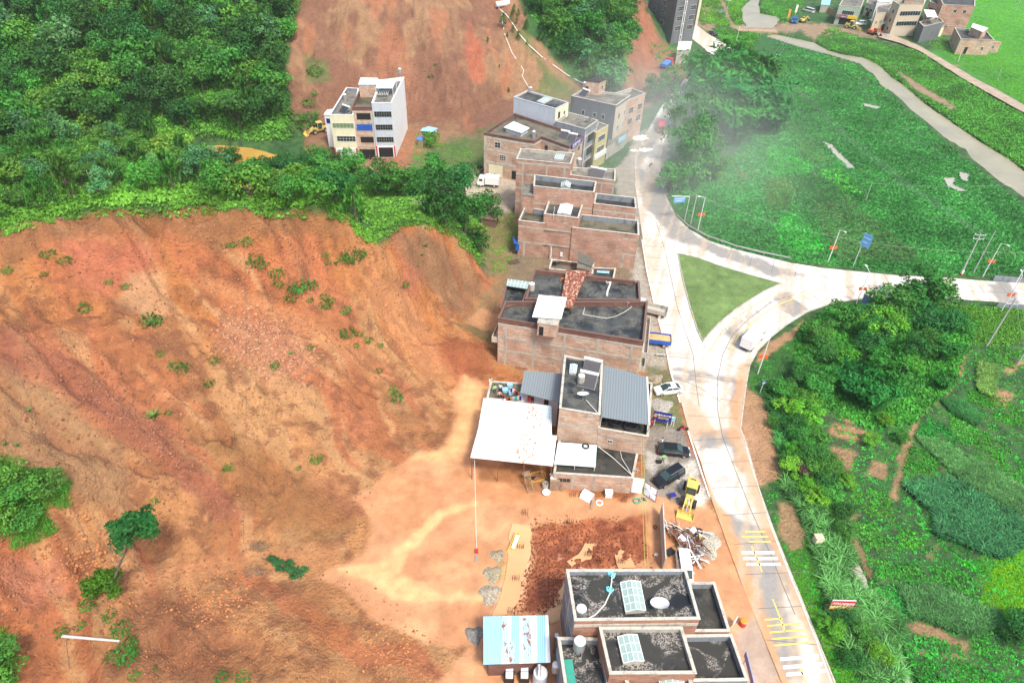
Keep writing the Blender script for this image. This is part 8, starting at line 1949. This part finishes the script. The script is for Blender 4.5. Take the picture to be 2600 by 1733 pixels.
# small boards
M_sky = flat("blue_poster_face", (.12, .36, .70), .45, 0, .2)
def c_q(x, y): return (2130 + x / 5.006, 650 + y / 5.006)
bl, br = pw(*c_q(280, 590), 2.0), pw(*c_q(400, 650), 2.0); tl, tr_ = pw(*c_q(305, 485), 4.0), pw(*c_q(440, 590), 4.0); yv = up(2.0)
e, o, n, xd, yd = board('slogan_board', 'blue slogan board with red writing rising above the thicket', [bl, br, br + yv, bl + yv], M_sky); text_mesh('安全生产', .5, M_red, 'lettering', (bl + br) / 2 + yv * .62 + n * .02, xd, (0, 0, 1), o); text_mesh('人人有责', .5, M_red, 'lettering', (bl + br) / 2 + yv * .3 + n * .02, xd, (0, 0, 1), o)
q = pw(*c_q(575, 520), 2.4); e, o, n, xd, yd = board('small_sign', 'small white and blue sign beside the white road', [q, q + Vector((.8, -.5, 0)), q + Vector((.8, -.5, 1.3)), q + up(1.3)], M_whiteblue)
def postsign(b, h, w, hh, label, mat, yaw=0, off=0.0, cat='road sign', txt=None):
 B_ = pw(*b, 0); e = empty('road_sign', B_, label, cat); m = MB(); m.tube([B_, B_ + up(h)], .07, 8); m.build('post', M_postg, e)
 xd = Vector((math.cos(R(yaw)), math.sin(R(yaw)), 0)); n = Vector((xd.y, -xd.x, 0)); c = B_ + up(h - hh / 2) + xd * off + n * .12
 m = MB(); F1 = [c - xd * w / 2 - up(hh / 2), c + xd * w / 2 - up(hh / 2), c + xd * w / 2 + up(hh / 2), c - xd * w / 2 + up(hh / 2)]; B1 = [v_ - n * .06 for v_ in F1]; m.add(F1 + B1, Q6); o = m.build('sign_panel', mat, e)
 m = MB(); m.bar(c - xd * w * .4 + n * .012 + up(hh * .2), c + xd * w * .4 + n * .012 + up(hh * .2), .02, .1); m.bar(c - xd * w * .35 + n * .012 - up(hh * .15), c + xd * w * .2 + n * .012 - up(hh * .15), .02, .1); m.build('sign_lines', M_whitep, o)
 return e, B_
postsign((2165,678), 8.0, 1.8, 2.8, 'tall blue direction sign on a white post above the white road', M_sky, -50, .6)
e, B_ = postsign(c5(325,1318), 6.0, 2.6, 1.3, 'blue direction sign hanging from a white gantry arm at the bend', M_sky, 10, -2.2); m = MB(); m.bar(B_ + up(6.0), B_ + Vector((-4.0, -.6, 6.3)), .12); m.build('gantry_arm', M_whitep, e)
postsign(c6(775,935), 2.6, .8, .6, 'small dark blue and white sign beside the bushes', M_navy, 15); postsign(c5(258,1150), 2.2, .7, .7, 'round small sign at the misty kerb', M_whitep, 0); postsign(c5(940,125), 4.5, .9, 3.4, 'tall orange sign beside the blue lorry', M_orange, 0); postsign(c5(985,90), 4.0, .9, 3.0, 'tall white sign beside the minibus', M_whitep, 0)
q = pw(*c7(798, 690), 0); e = empty('concrete_box', q, 'cream concrete box standing in the bright grass', 'box'); m = MB(); m.box(q + up(.7), (1.0, .9, 1.4), .1); m.build('body', M_cream, e, bevel=.04); m = MB(); m.box(q + up(1.44), (1.1, 1.0, .08), .1); m.build('lid', M_beige, e)
# bridges
def bridge(a, b, w, label, rail, mat, z=.15):
 A_, B_ = pw(*a, z), pw(*b, z); d = (B_ - A_).normalized(); n = Vector((-d.y, d.x, 0)); e = empty('bridge', A_, label, 'bridge'); m = MB(); m.add([A_ + n * w / 2, A_ - n * w / 2, B_ - n * w / 2, B_ + n * w / 2] + [v_ - up(.5) for v_ in (A_ + n * w / 2, A_ - n * w / 2, B_ - n * w / 2, B_ + n * w / 2)], Q6); m.build('deck', mat, e)
 for s_ in (-1, 1):
  m = MB(); o_ = n * s_ * w / 2; L_ = (B_ - A_).length
  for k in range(int(L_ / 2) + 1): q = A_ + d * 2 * k + o_; m.bar(q, q + up(.8), .1)
  m.bar(A_ + o_ + up(.8), B_ + o_ + up(.8), .1); m.bar(A_ + o_ + up(.45), B_ + o_ + up(.45), .06); m.build('railing', rail, e)
bridge(c5(640, 178), c5(875, 186), 3.5, 'low concrete bridge over the river beside the dirt crossing', M_conc_l, M_fence)
for (a, b, lb) in (((c6(2165, 262)), (c6(2420, 285)), 'grey parapet on the far side of the white road'), (c6(2185, 420), c6(2420, 445), 'grey parapet on the near side of the white road')):
 A_, B_ = pw(*a, 0), pw(*b, 0); d = (B_ - A_).normalized(); m = MB(); m.bar(A_ + up(.55), B_ + up(.55), .25, 1.1)
 o = m.build('bridge_parapet', M_conc_blue, off=A_); o.location = A_; tag(o, lb, 'parapet')

# wall with scrap, the scrap heap
a, b = pw(*cX(322, 735), 0), pw(*cX(360, 1555), 0); e = empty('boundary_wall', a, 'long grey board wall between the building site and the scrap heap', 'wall'); m = MB(); dd = (b - a).normalized(); nn_ = Vector((-dd.y, dd.x, 0))
z_t = 2.6; m.add([a + nn_ * .08, b + nn_ * .08, b - nn_ * .08, a - nn_ * .08] + [v_ + up(z_t) for v_ in (a + nn_ * .08, b + nn_ * .08, b - nn_ * .08, a - nn_ * .08)], [(3,2,1,0),(4,5,6,7),(0,1,5,4),(1,2,6,5),(2,3,7,6),(3,0,4,7)]); m.build('wall_panel', M_conc_l, e)
SCR = [M_whitep, M_steel, M_rust, M_black, M_wood, M_conc_l, M_rust, M_brick_d]
def scrap(x, y): return hit(*cX(x, y))
names = {0: 'white plank', 1: 'bent metal bar', 2: 'rusty rod', 3: 'black tube', 4: 'weathered timber', 5: 'pale pipe', 6: 'rusty bar', 7: 'brick coloured beam'}
SQ = [(370,920),(520,960),(760,1010),(920,1000),(900,1180),(1000,1280),(900,1490),(780,1440),(700,1320),(580,1230),(470,1110),(360,1000)]
pts = rand_in(SQ, 90, 77)
for k, (x, y) in enumerate(pts):
 p = scrap(x, y); L_ = random.uniform(.8, 3.6); aa = random.gauss(-.7, .7); z1, z2 = random.uniform(.1, 1.3), random.uniform(.1, 1.3); d = Vector((math.cos(aa) * L_ / 2, math.sin(aa) * L_ / 2, 0)); mi = random.randrange(8)
 m = MB()
 if k % 3 == 0: m.tube([(-d.x, -d.y, z1), (0, 0, (z1 + z2) / 2 + .15), (d.x, d.y, z2)], .05, 5)
 else: m.bar((-d.x, -d.y, z1), (d.x, d.y, z2), random.uniform(.06, .2), .06)
 o = m.build('scrap_bar', SCR[mi]); o.location = p; tag(o, 'scrap bar or plank tangled in the heap beside the grey wall', 'scrap', 'bars and planks of the scrap heap')
for k, (x, y, r_) in enumerate([(410,920,.55),(500,945,.4),(680,1160,.42),(870,1140,.42),(820,1040,.4),(905,1010,.5),(250,920,.3),(80,505,.35),(930,1230,.35)]):
 p = scrap(x, y); m = MB(); ring = [(r_ * .75 * math.cos(t * math.pi / 8), r_ * .75 * math.sin(t * math.pi / 8), .15 + (.55 if 0 < k < 6 else 0)) for t in range(17)]; m.tube(ring, r_ * .26, 8, cap=False); o = m.build('old_tyre', M_tyre if k % 3 else M_rust); o.location = p; o.rotation_euler = (random.uniform(-.4, .4), random.uniform(-.4, .4), 0); tag(o, 'old tyre lying in or beside the scrap heap', 'tyre', 'old tyres around the scrap heap')
for k, (x, y, sx, sy, mat, lb) in enumerate([(640,1150,1.1,.8,M_whitep,'white panel in the middle of the scrap heap'),(800,1020,1.0,.7,M_whitep,'crumpled white sheet at the top of the scrap heap'),(470,1290,1.2,.9,M_black,'dark pallet left of the scrap heap'),(720,1260,.9,.6,M_whitep,'white tray with red content in the scrap heap'),(900,1100,.35,.25,flat("lime_plastic", (.6, .75, .05), .5),'lime green plastic piece in the scrap heap'),(390,1170,.5,.5,M_orange,'orange brick pile beside the wall'),(850,1440,1.6,.8,M_rust,'rusty frame at the lower end of the scrap heap'),(265,1330,.4,.5,M_whitep,'white box behind the grey wall'),(560,1080,1.2,.7,M_steel,'grey metal panel in the scrap heap'),(700,1090,1.3,.6,M_conc_l,'pale board in the scrap heap')]):
 p = scrap(x, y); m = MB(); m.box((0, 0, .2 if k not in (0, 1, 4) else .9), (sx, sy, .12), random.uniform(-1, 1), random.uniform(-.3, .3), random.uniform(-.3, .3)); m.bar((-sx / 2, 0, .05), (sx / 2, .1, .12), .08); o = m.build('scrap_heap_piece', mat, bevel=.01); o.location = p; tag(o, lb, 'scrap')

# ------------------------------------------------------------------ small things round the sheds
def small(name, label, cat, px, z, fn, mat, yaw=0, z_extra=0):
 p = hit(*px) if z is None else pw(*px, z); m = MB(); fn(m); o = m.build(name, mat, bevel=.008); o.location = p; o.rotation_euler = (0, 0, yaw); tag(o, label, cat, ('tyres behind the box lorry' if z_extra < 5 else 'tyres near the muddy loader') if z_extra else None); return o
def f_table(m): m.box((0, 0, .75), (1.1, .9, .06)); [m.bar((x, y, 0), (x, y, .74), .06) for x in (-.5, .5) for y in (-.4, .4)]
small('rack', 'small wooden rack with a patterned top beside the wheel loader', 'rack', cX(510, 490), 0, f_table, M_wood, .3)
small('scrap_sheet', 'crumpled patterned cloth on the wooden rack', 'cloth', cX(515, 440), .82, lambda m: m.box((0, 0, .04), (.9, .7, .08)), M_navy, .3)
small('white_box', 'square white box in the weeds below the brick wall', 'box', cC(1668, 1310), None, lambda m: (m.box((0, 0, .5), (.95, .7, 1.0)), m.box((0, 0, 1.02), (1.05, .8, .05))), M_whitep)
small('bent_cowling', 'white curved vehicle cowling lying in the mud', 'scrap', cC(1410, 1330), None, lambda m: loft(m, [[(x, -.7, .1), (x, -.5, .6), (x, .1, .85), (x, .7, .7)] for x in (-.8, 0, .8)]), M_whitep, -.6)
small('timber_plank', 'splintered plank beside the white cowling', 'plank', cC(1475, 1390), None, lambda m: m.bar((-.2, -1.1, .1), (.3, 1.1, .5), .3, .08), M_wood)
def f_ring(m): m.tube([(.42 * math.cos(t * math.pi / 8), .42 * math.sin(t * math.pi / 8), .1) for t in range(17)], .11, 8, cap=False)
small('bare_rim', 'pale wheel rim lying beside the splintered plank', 'rim', cC(1560, 1395), None, f_ring, M_whitep); small('old_tyre', 'mossy tyre with plants near the metal fence', 'tyre', cC(2005, 1370), None, f_ring, M_green); small('old_tyre', 'pale tyre near the metal fence', 'tyre', cC(2090, 1355), None, f_ring, M_conc)
small('old_tyre', 'black tyre on the pale blue sheet roof', 'tyre', cC(1398, 720), 4.12, f_ring, M_tyre)
small('drum', 'grey open drum beside the white basin', 'drum', cC(912, 1215), None, lambda m: m.lathe((0, 0, 0), [(.42, 0), (.44, .55), (.42, 1.1), (.36, 1.1), (.36, .3)], 16), M_conc)
small('basin', 'round white basin standing on the mud', 'basin', cC(927, 1285), None, lambda m: m.lathe((0, 0, 0), [(.35, 0), (.55, .35), (.58, .4), (.5, .36), (.3, .1)], 18), M_whitep)
small('shed_cabinet', 'weathered plank cabinet with a white cover and a ladder beside the blue sheet roof', 'cabinet', cC(1020, 1210), None, lambda m: (m.box((0, 0, 1.0), (1.3, 1.0, 2.0)), m.bar((.85, -.6, 0), (.95, .3, 2.4), .06), m.bar((1.15, -.6, 0), (1.2, .3, 2.4), .06), [m.bar((.86 + k * .01, -.55 + k * .13, .25 + k * .34), (1.16, -.55 + k * .13, .25 + k * .34), .05) for k in range(6)]), M_wood)
small('white_cover', 'white cover on the weathered cabinet', 'cover', cC(1025, 1080), 2.05, lambda m: m.box((0, 0, .1), (1.2, .9, .16)), M_whitep, .1)
def f_frame(m): [m.bar((x, -1.5, .1), (x + .2, 1.2, 1.6), .08) for x in (-.4, .4)]; [m.bar((-.4, -1.4 + k * .5, .15 + k * .28), (.45, -1.4 + k * .5, .15 + k * .28), .07) for k in range(6)]; m.box((0, .8, 1.4), (.9, .8, .05))
small('rickety_trestle', 'rickety timber and rusty frame in the mud below the shed', 'timber', cC(700, 1180), None, f_frame, M_wood, .35)
M_hose = flat("yellow_hose", (.60, .42, .06), .6)
p = pw(*cC(810, 1080), .15); m = MB(); m.tube([p + Vector((1.2 * math.cos(t * .5) + .3 * math.sin(t * 1.3), .9 * math.sin(t * .5) * (1 + .3 * math.sin(t)), .05 * math.sin(t))) for t in range(26)], .035, 5); o = m.build('hose', M_hose, off=p); o.location = p; tag(o, 'tangled yellow hose in the mud under the shed edge', 'hose')
small('pump', 'small dark pump beside the yellow hose', 'pump', cC(755, 1110), None, lambda m: (m.box((0, 0, .2), (.6, .35, .35)), m.tube([(.3, 0, .3), (.6, 0, .3)], .12, 10)), M_black, .4)
# corrugated fence panels right of the low wall
q = [pw(*cC(1945, 1265), 0), pw(*cC(2065, 1285), 0)]; e = empty('metal_fence', q[0], 'white corrugated metal fence panels leaning beside the brick corner', 'fence')
m = MB(); m.add([q[0], q[1], q[1] + Vector((.25, .9, 2.1)), q[0] + Vector((.1, .9, 2.1))] + [v_ + Vector((0, .05, -.02)) for v_ in (q[0], q[1], q[1] + Vector((.25, .9, 2.1)), q[0] + Vector((.1, .9, 2.1)))], Q6); m.build('fence_panel', corr("pale_fence_sheet", (.62, .68, .72), pitch=.2), e)
q = [pw(*cC(2085, 1290), .1), pw(*cC(2230, 1385), .05), pw(*cC(2255, 1235), 1.0), pw(*cC(2100, 1140), 1.6)]; m = MB(); m.add(q + [v_ - up(.06) for v_ in q], Q6); m.build('fence_panel', M_whiteblue, e); m = MB()
for t in (.5,): m.bar(q[0].lerp(q[1], t) + up(.05), q[3].lerp(q[2], t) + up(.05), .07); m.bar(q[0].lerp(q[3], t) + up(.05), q[1].lerp(q[2], t) + up(.05), .07)
for a_, b_ in ((0,1),(1,2),(2,3),(3,0)): m.bar(q[a_] + up(.04), q[b_] + up(.04), .07)
m.build('fence_frame', M_rust, e)
# yellow frame by the trench
p = hit(*[1150 + 430 / 2.941, 1250 + 450 / 2.941]); small('yellow_crate_frame', 'bent yellow metal frame with a white cloth beside the flooded trench', 'frame', (1150 + 430 / 2.941, 1250 + 450 / 2.941), None, lambda m: ([m.bar((x, 0, .1), (x + 1.2, 2.4, 1.2), .09) for x in (-.5, .1)], [m.bar((-.5 + k * .28, k * .56, .1 + k * .26), (.1 + k * .28, k * .56, .1 + k * .26), .09) for k in range(5)]), M_yel)
small('white_cloth', 'pale cloth strip on the yellow frame', 'cloth', (1150 + 465 / 2.941, 1250 + 395 / 2.941), None, lambda m: m.box((0, 0, .9), (.5, 1.8, .06), .1, .4), M_cream, -.5)
# machines below the striped shed
for k, x in enumerate((465, 655)):
 p = pw(*cD(x, 1500), 0); e = empty('drying_machine', p, ('left' if k == 0 else 'right') + ' one of two grey and white hopper machines below the striped shed', 'machine'); m = MB(); m.box(p + Vector((0, .0, .5)), (1.1, 1.2, 1.0)); m.build('base', M_black, e, bevel=.03); m = MB(); m.box(p + Vector((0, -.25, 1.15)), (.8, .6, .35)); m.build('white_lid', M_whitep, e, bevel=.03)
 m = MB(); loft(m, [[p + Vector((-.4, y, z)), p + Vector((-.4, y, z + .2)), p + Vector((.4, y, z + .2)), p + Vector((.4, y, z))] for y, z in ((.1, 1.1), (.5, 1.5), (1.1, 1.9))]); m.build('steel_hood', M_steel, e)
p = pw(*cD(1050, 1130), .5); e = empty('steel_silo', p, 'upright shiny steel cylinder between the striped shed and the grey wall', 'silo'); m = MB(); m.lathe(p, [(.28, -.5), (.30, .3), (.30, 3.0), (.22, 3.1)], 16); m.build('cylinder', M_steel, e); m = MB(); [m.bar(p + Vector((.34 * math.cos(a), .34 * math.sin(a), -.5)), p + Vector((.34 * math.cos(a), .34 * math.sin(a), .6)), .05) for a in (0, 2.1, 4.2)]; m.build('stand', M_rust, e)
pipe([pw(*cD(845, 1480), 2.9), pw(*cD(850, 1400), 3.3), pw(*cD(845, 1330), 3.4)], .2, 'short fat steel duct above the cream dust collector', M_steel, 'duct', 'duct')
small('teal_sheet', 'teal green sheet lying along the dark roof terrace', 'sheet', cD(1240, 1430), 6.0, lambda m: m.box((0, 0, .04), (.85, 2.6, .06)), M_green, .12)
# white and blue things on the forecourt
for a, b, s_, lb in ((1640, 383, 1.0, 'white tarpaulin heap on the misty forecourt'), (1610, 383, .5, 'small white sack beside the tarpaulin heap'), (1618, 352, 1.2, 'stacked pale building blocks on the misty forecourt')):
 p = pw(a, b, 0); V, F_, C = clump(int(a), 60, .5, .35, (.75, .75, .72)); o = npmesh('tarpaulin_heap', V * s_ * np.array([2.2, 1.0, 1.4]), F_, M_low, C); o.location = p; tag(o, lb, 'heap')
# orange bin and board right of the near annex
p = pw(*cE(1725, 830), 0); e = empty('bucket_bin', p, 'red and yellow drum bin beside the orange-edged roof', 'bin'); m = MB(); m.lathe(p, [(.4, 0), (.42, .95)], 14); m.build('bin_body', M_red, e); m = MB(); m.lathe(p, [(.43, .95), (.3, 1.05)], 14); m.build('lid', M_orange, e)
small('whiteboard', 'white board leaning beside the red drum', 'board', cE(1605, 850), 0, lambda m: (m.box((0, 0, 1.0), (1.1, .08, 1.2), .9), m.bar((-.4, .3, 0), (0, 0, 1.0), .06)), M_whitep)
small('blue_signboard', 'long lilac sign board beside the near deep roof', 'board', cE(1770, 1470), 0, lambda m: (m.box((0, 0, 1.6), (.12, 3.4, 1.0)), m.bar((0, 1.2, 0), (0, 1.2, 1.2), .08), m.bar((0, -1.2, 0), (0, -1.2, 1.2), .08)), flat("lilac_board", (.30, .32, .55), .5))
small('board', 'white painted board with dark marks beside the blue lorry', 'board', (1676, 905), 0, lambda m: (m.box((0, 0, .5), (1.6, .06, .7), 0, .9), m.bar((-.6, .2, 0), (-.6, .2, .5), .05)), M_whitep)
small('log_pile', 'stack of dark poles beside the dirt path', 'wood pile', (1305, 668), 0, lambda m: [m.tube([(-1.1, -.5 + .13 * k, .1 + .12 * (k % 3)), (1.1, -.4 + .13 * k, .12 + .12 * (k % 3))], .06, 5) for k in range(11)], M_bark, .3)
small('tarp_hut', 'tiny brick hut with a grey sheet roof among the dark trees', 'hut', (1243, 570), 0, lambda m: (m.box((0, 0, 1.0), (3.2, 2.2, 2.0)), m.box((0, 0, 2.08), (3.6, 2.6, .12), 0, .08)), M_brick_d, -.2)
small('blue_tarpaulin', 'crumpled blue tarpaulin on the tiny hut roof', 'tarpaulin', (1248, 540), 2.2, lambda m: [m.box((.5 * math.cos(k), .3 * math.sin(k * 2), .1 + .05 * k), (1.0, .7, .1), k, .2, .1) for k in range(4)], M_bluetarp)
small('blue_canopy', 'blue awning on the side of the third brick house', 'awning', (1309, 618), 2.4, lambda m: (m.box((0, 0, .6), (1.2, 2.4, .08), 0, 0, .5), m.box((.3, 0, -.4), (.7, 2.0, 1.4))), M_blue, .1)
for k, (a, b) in enumerate([(1225, 438), (1232, 432), (1218, 426), (1215, 446), (792, 322), (800, 318), (810, 322), (818, 320), (828, 330)], 1):
 small('old_tyre', 'old tyre stacked behind the white box lorry' if k < 5 else 'old tyre on the yellow heap beside the muddy loader', 'tyre', (a, b), 0 if k < 5 else None, f_ring, M_tyre, z_extra=k).scale = (1.4, 1.4, 1.6)
for k, (x, y) in enumerate([(1600, 400), (1760, 430), (1930, 490), (1700, 400)]): small('old_tyre', ['left', 'middle', 'right', 'rear'][k] + ' of the big dark tyres stored under the grey metal roof', 'tyre', cC(x, y), 6.2, lambda m: (f_ring(m), m.tube([(0, 0, 0), (0, 0, .12)], .3, 10)), M_tyre).scale = (2.0, 2.0, 2.2)
m = MB()  # pale water mark lines on the roof, drawn as thin raised tubes
for w_ in ([(1330,530),(1310,550),(1440,575),(1530,590),(1600,600),(1700,580),(1800,535),(1880,480),(1915,445)], [(1320,545),(1340,470)]): m.tube([pw(*cB(*q), 8.63) for q in w_], .07, 4)
o = m.build('water_mark', M_conc_l, off=pw(*cB(1310, 550), 8.6)); o.location = pw(*cB(1310, 550), 8.6); tag(o, 'pale water mark curving across the wide wet roof', 'hose')
m = MB(); m.tube([pw(*cB(*q), 8.66) for q in [(1605,335),(1610,280),(1640,200),(1650,165)]], .16, 5); m.bar(pw(*cB(1590, 165), 8.8), pw(*cB(1690, 130), 8.8), .1); m.bar(pw(*cB(1600, 180), 8.8), pw(*cB(1700, 150), 8.8), .1); m.bar(pw(*cB(1640, 145), 8.75), pw(*cB(1655, 170), 8.75), .1)
o = m.build('white_rail', M_pipe, off=pw(*cB(1605, 335), 8.6)); o.location = pw(*cB(1605, 335), 8.6); tag(o, 'white rail and pipe standing on the right wet roof', 'rail')
# washing on the terrace and by the corner house
def washing(a, b, n_, label, z=0.0):
 A_, B_ = Vector(a), Vector(b); e = empty('washing_line', A_, label, 'washing line'); m = MB(); m.tube([A_, A_.lerp(B_, .5) - up(.1), B_], .02, 4)
 for q in (A_, B_): m.bar(q - up(1.6), q, .05)
 m.build('line', M_whitep, e); cols = [M_navy, M_whitep, M_red, M_black, M_orange, M_lightblue, M_green, M_whiteblue]
 for k in range(n_): q = A_.lerp(B_, (k + .7) / (n_ + .4)); m = MB(); m.box(q - up(.38), (.34, .05, .7), .3 * math.sin(k)); m.build('garment', cols[k % 8], e)
washing(pw(1272, 1013, 5.0), pw(1325, 1003, 5.0), 9, 'line of washing at the edge of the white shed roof'); washing(pw(1296, 983, 5.1), pw(1326, 999, 5.1), 6, 'washing line beside the light blue tubs on the terrace'); washing(pw(*cG(225, 1180), 1.9), pw(*cG(320, 1200), 1.9), 8, 'row of clothes on the shutter of the corner house')
for a, b, lb in ((1294, 982, 'light blue tub on the terrace, upper'), (1282, 994, 'light blue tub on the terrace, left'), (1298, 1000, 'light blue tub on the terrace, lower')): small('plastic_tub', lb, 'tub', (a, b), 3.5, lambda m: (m.box((0, 0, .3), (.75, .6, .6)), m.box((0, 0, .62), (.85, .7, .05))), M_lightblue, .2)
# people
M_skin = flat("skin", (.42, .24, .16), .6, 0, .03); M_hair = flat("black_hair", (.01, .01, .01), .6)
def person(px, z, label, shirt, trousers, yaw=0, arm=0.15, crouch=False, h=1.68):
 p = pw(*px, z); e = empty('person', p, label, 'person'); LOC[e.name] = up(0); e.rotation_euler = (0, 0, yaw)
 J = {'pel': (0, 0, .92), 'chest': (0, 0, 1.28), 'neck': (0, .01, 1.42), 'head0': (0, 0, 1.50), 'head1': (0, -.01, 1.62)}
 for s_, n_ in ((-1, 'l'), (1, 'r')):
  J['hip' + n_] = (s_ * .10, 0, .88); J['kn' + n_] = (s_ * .12, -.05 if s_ > 0 else .02, .48); J['an' + n_] = (s_ * .13, .03 if s_ > 0 else -.02, .09); J['to' + n_] = (s_ * .14, -.14, .04)
  J['sh' + n_] = (s_ * .19, 0, 1.36); J['el' + n_] = (s_ * (.24 + arm * .5), -.03, 1.10); J['wr' + n_] = (s_ * (.23 + arm), -.12, .88); J['ha' + n_] = (s_ * (.23 + arm), -.17, .79)
 if crouch: J = {k: (v[0], v[1] + (.15 if k[:2] in ('pe', 'hi') else 0), v[2] * .62) for k, v in J.items()}
 rad = {'pel': .15, 'chest': .16, 'neck': .055, 'head0': .085, 'head1': .10, 'hip': .10, 'kn': .065, 'an': .045, 'to': .04, 'sh': .065, 'el': .045, 'wr': .032, 'ha': .042}
 ks = list(J); E = [('pel', 'chest'), ('chest', 'neck'), ('neck', 'head0'), ('head0', 'head1')]
 for n_ in 'lr': E += [('pel', 'hip' + n_), ('hip' + n_, 'kn' + n_), ('kn' + n_, 'an' + n_), ('an' + n_, 'to' + n_), ('chest', 'sh' + n_), ('sh' + n_, 'el' + n_), ('el' + n_, 'wr' + n_), ('wr' + n_, 'ha' + n_)]
 me = bpy.data.meshes.new('body'); me.from_pydata([J[k] for k in ks], [(ks.index(a), ks.index(b)) for a, b in E], []); o = bpy.data.objects.new('body', me); COL.objects.link(o)
 sk = o.modifiers.new('skin', 'SKIN'); sv_ = me.skin_vertices[0].data
 for i, k in enumerate(ks): r_ = rad.get(k, rad.get(k[:-1])); sv_[i].radius = (r_, r_ * (.75 if k in ('chest', 'pel') else 1)); sv_[i].use_root = (k == 'pel')
 o.modifiers.new('sub', 'SUBSURF').levels = 1
 bpy.context.view_layer.update(); nm = bpy.data.meshes.new_from_object(o.evaluated_get(bpy.context.evaluated_depsgraph_get())); bpy.data.objects.remove(o)
 nm.name = 'body'; nm.materials.clear()
 for m_ in (M_skin, shirt, trousers, M_black): nm.materials.append(m_)
 k_ = .62 if crouch else 1
 for f_ in nm.polygons:
  c = f_.center; z_ = c.z / k_
  f_.material_index = 3 if z_ < .12 else 2 if z_ < .93 and abs(c.x) < .2 else 0 if (z_ < .98 and abs(c.x) > .2) or z_ > 1.44 else 1
 b = bpy.data.objects.new('body', nm); COL.objects.link(b); b.parent = e
 m = MB(); hc = Vector(J['head1']) + Vector((0, .015, .02)); m.lathe(hc, [(.107, -.04), (.115, .03), (.09, .085), (.03, .11)], 12); m.build('hair', M_hair, e, smooth=True)
M_vest = flat("lime_vest", (.35, .75, .25), .7); M_pink = flat("pink_shirt", (.75, .40, .35), .7); M_trk = flat("dark_trousers", (.02, .02, .03), .8); M_shw = flat("white_shirt", (.75, .76, .80), .7)
person((1256,997), 3.5, 'person in a lime vest and black trousers standing on the terrace', M_vest, M_trk, .4); person((1270,994), 3.5, 'person in a white shirt walking beside the lime vest', M_shw, M_trk, 2.8); person((1268,1012), 3.5, 'person in a pink shirt at the edge of the white shed roof', M_pink, M_trk, .2)
person((1245,972), 3.5, 'person in white leaning at the far corner of the terrace', M_shw, M_cream, 1.0, crouch=True); person((1279,1010), 3.5, 'person in red crouching beside the tubs', M_red, M_trk, 1.8, crouch=True)
person((1344,1025), 3.5, 'person in red with a raised arm beside the white-walled wing', M_red, M_red, .2, .45); person((1352,1024), 3.5, 'person in dark clothes beside the red one', M_trk, M_trk, .1)
person((1679,1131), 0, 'person in a white shirt standing behind the black hatchback', M_shw, M_trk, 1.2); person((1682,1172), 0, 'person in a lime vest walking past the black hatchback', M_vest, M_trk, .1, .35)
person((1427,716), 8.6, 'person in orange crouching on the wet black roof beside the rusty strip', M_orange, M_red, .5, crouch=True); person((1653,1084), 0, 'person in a dark red top under the blue banner', M_red, M_trk, .3)
small('toolbox', 'black bag on the wet forecourt beside the lime vest', 'bag', (1672,1173), 0, lambda m: (m.box((0, 0, .15), (.75, .5, .3)), m.bar((-.2, 0, .33), (.2, 0, .33), .04)), M_black)
# ------------------------------------------------------------------ air
m = MB(); m.prism([(-700, -320), (700, -320), (700, 1000), (-700, 1000)], -4.2, 90)
hzm = bpy.data.materials.new("haze"); hzm.use_nodes = True; hn = hzm.node_tree; hn.nodes.clear()
pv = hn.nodes.new("ShaderNodeVolumePrincipled"); ho = hn.nodes.new("ShaderNodeOutputMaterial"); pv.inputs['Color'].default_value = (.92, .97, 1, 1); pv.inputs['Density'].default_value = .00013; pv.inputs['Anisotropy'].default_value = .2
hn.links.new(pv.outputs[0], ho.inputs['Volume'])
tag(m.build('haze', hzm), 'thin pale haze in the valley air', 'haze', kind='stuff')

e_ = pw(1700, 330, 9); mm = MB(); mm.lathe((0, 0, 0), [(50 * math.cos(t), 20 * math.sin(t)) for t in [R(-88 + k * 17.6) for k in range(11)]], 24)
mt = bpy.data.materials.new("mist"); mt.use_nodes = True; n_ = mt.node_tree; n_.nodes.clear(); pv = n_.nodes.new("ShaderNodeVolumePrincipled"); ho = n_.nodes.new("ShaderNodeOutputMaterial")
tc = n_.nodes.new("ShaderNodeTexCoord"); mp = n_.nodes.new("ShaderNodeMapping"); mp.inputs['Scale'].default_value = (1 / 50, 1 / 50, 1 / 20); gr_ = n_.nodes.new("ShaderNodeTexGradient"); gr_.gradient_type = 'QUADRATIC_SPHERE'; mu = n_.nodes.new("ShaderNodeMath"); mu.operation = 'MULTIPLY'; mu.inputs[1].default_value = .018
pv.inputs['Color'].default_value = (.95, 1, .99, 1); n_.links.new(tc.outputs['Object'], mp.inputs[0]); n_.links.new(mp.outputs[0], gr_.inputs[0]); n_.links.new(gr_.outputs['Fac'], mu.inputs[0]); n_.links.new(mu.outputs[0], pv.inputs['Density']); n_.links.new(pv.outputs[0], ho.inputs['Volume'])
o = mm.build('mist', mt); o.location = e_; o.scale = (1, 1.35, 1); tag(o, 'patch of low mist over the roadside trees', 'mist', kind='stuff')
scene.cycles.volume_bounces = 2
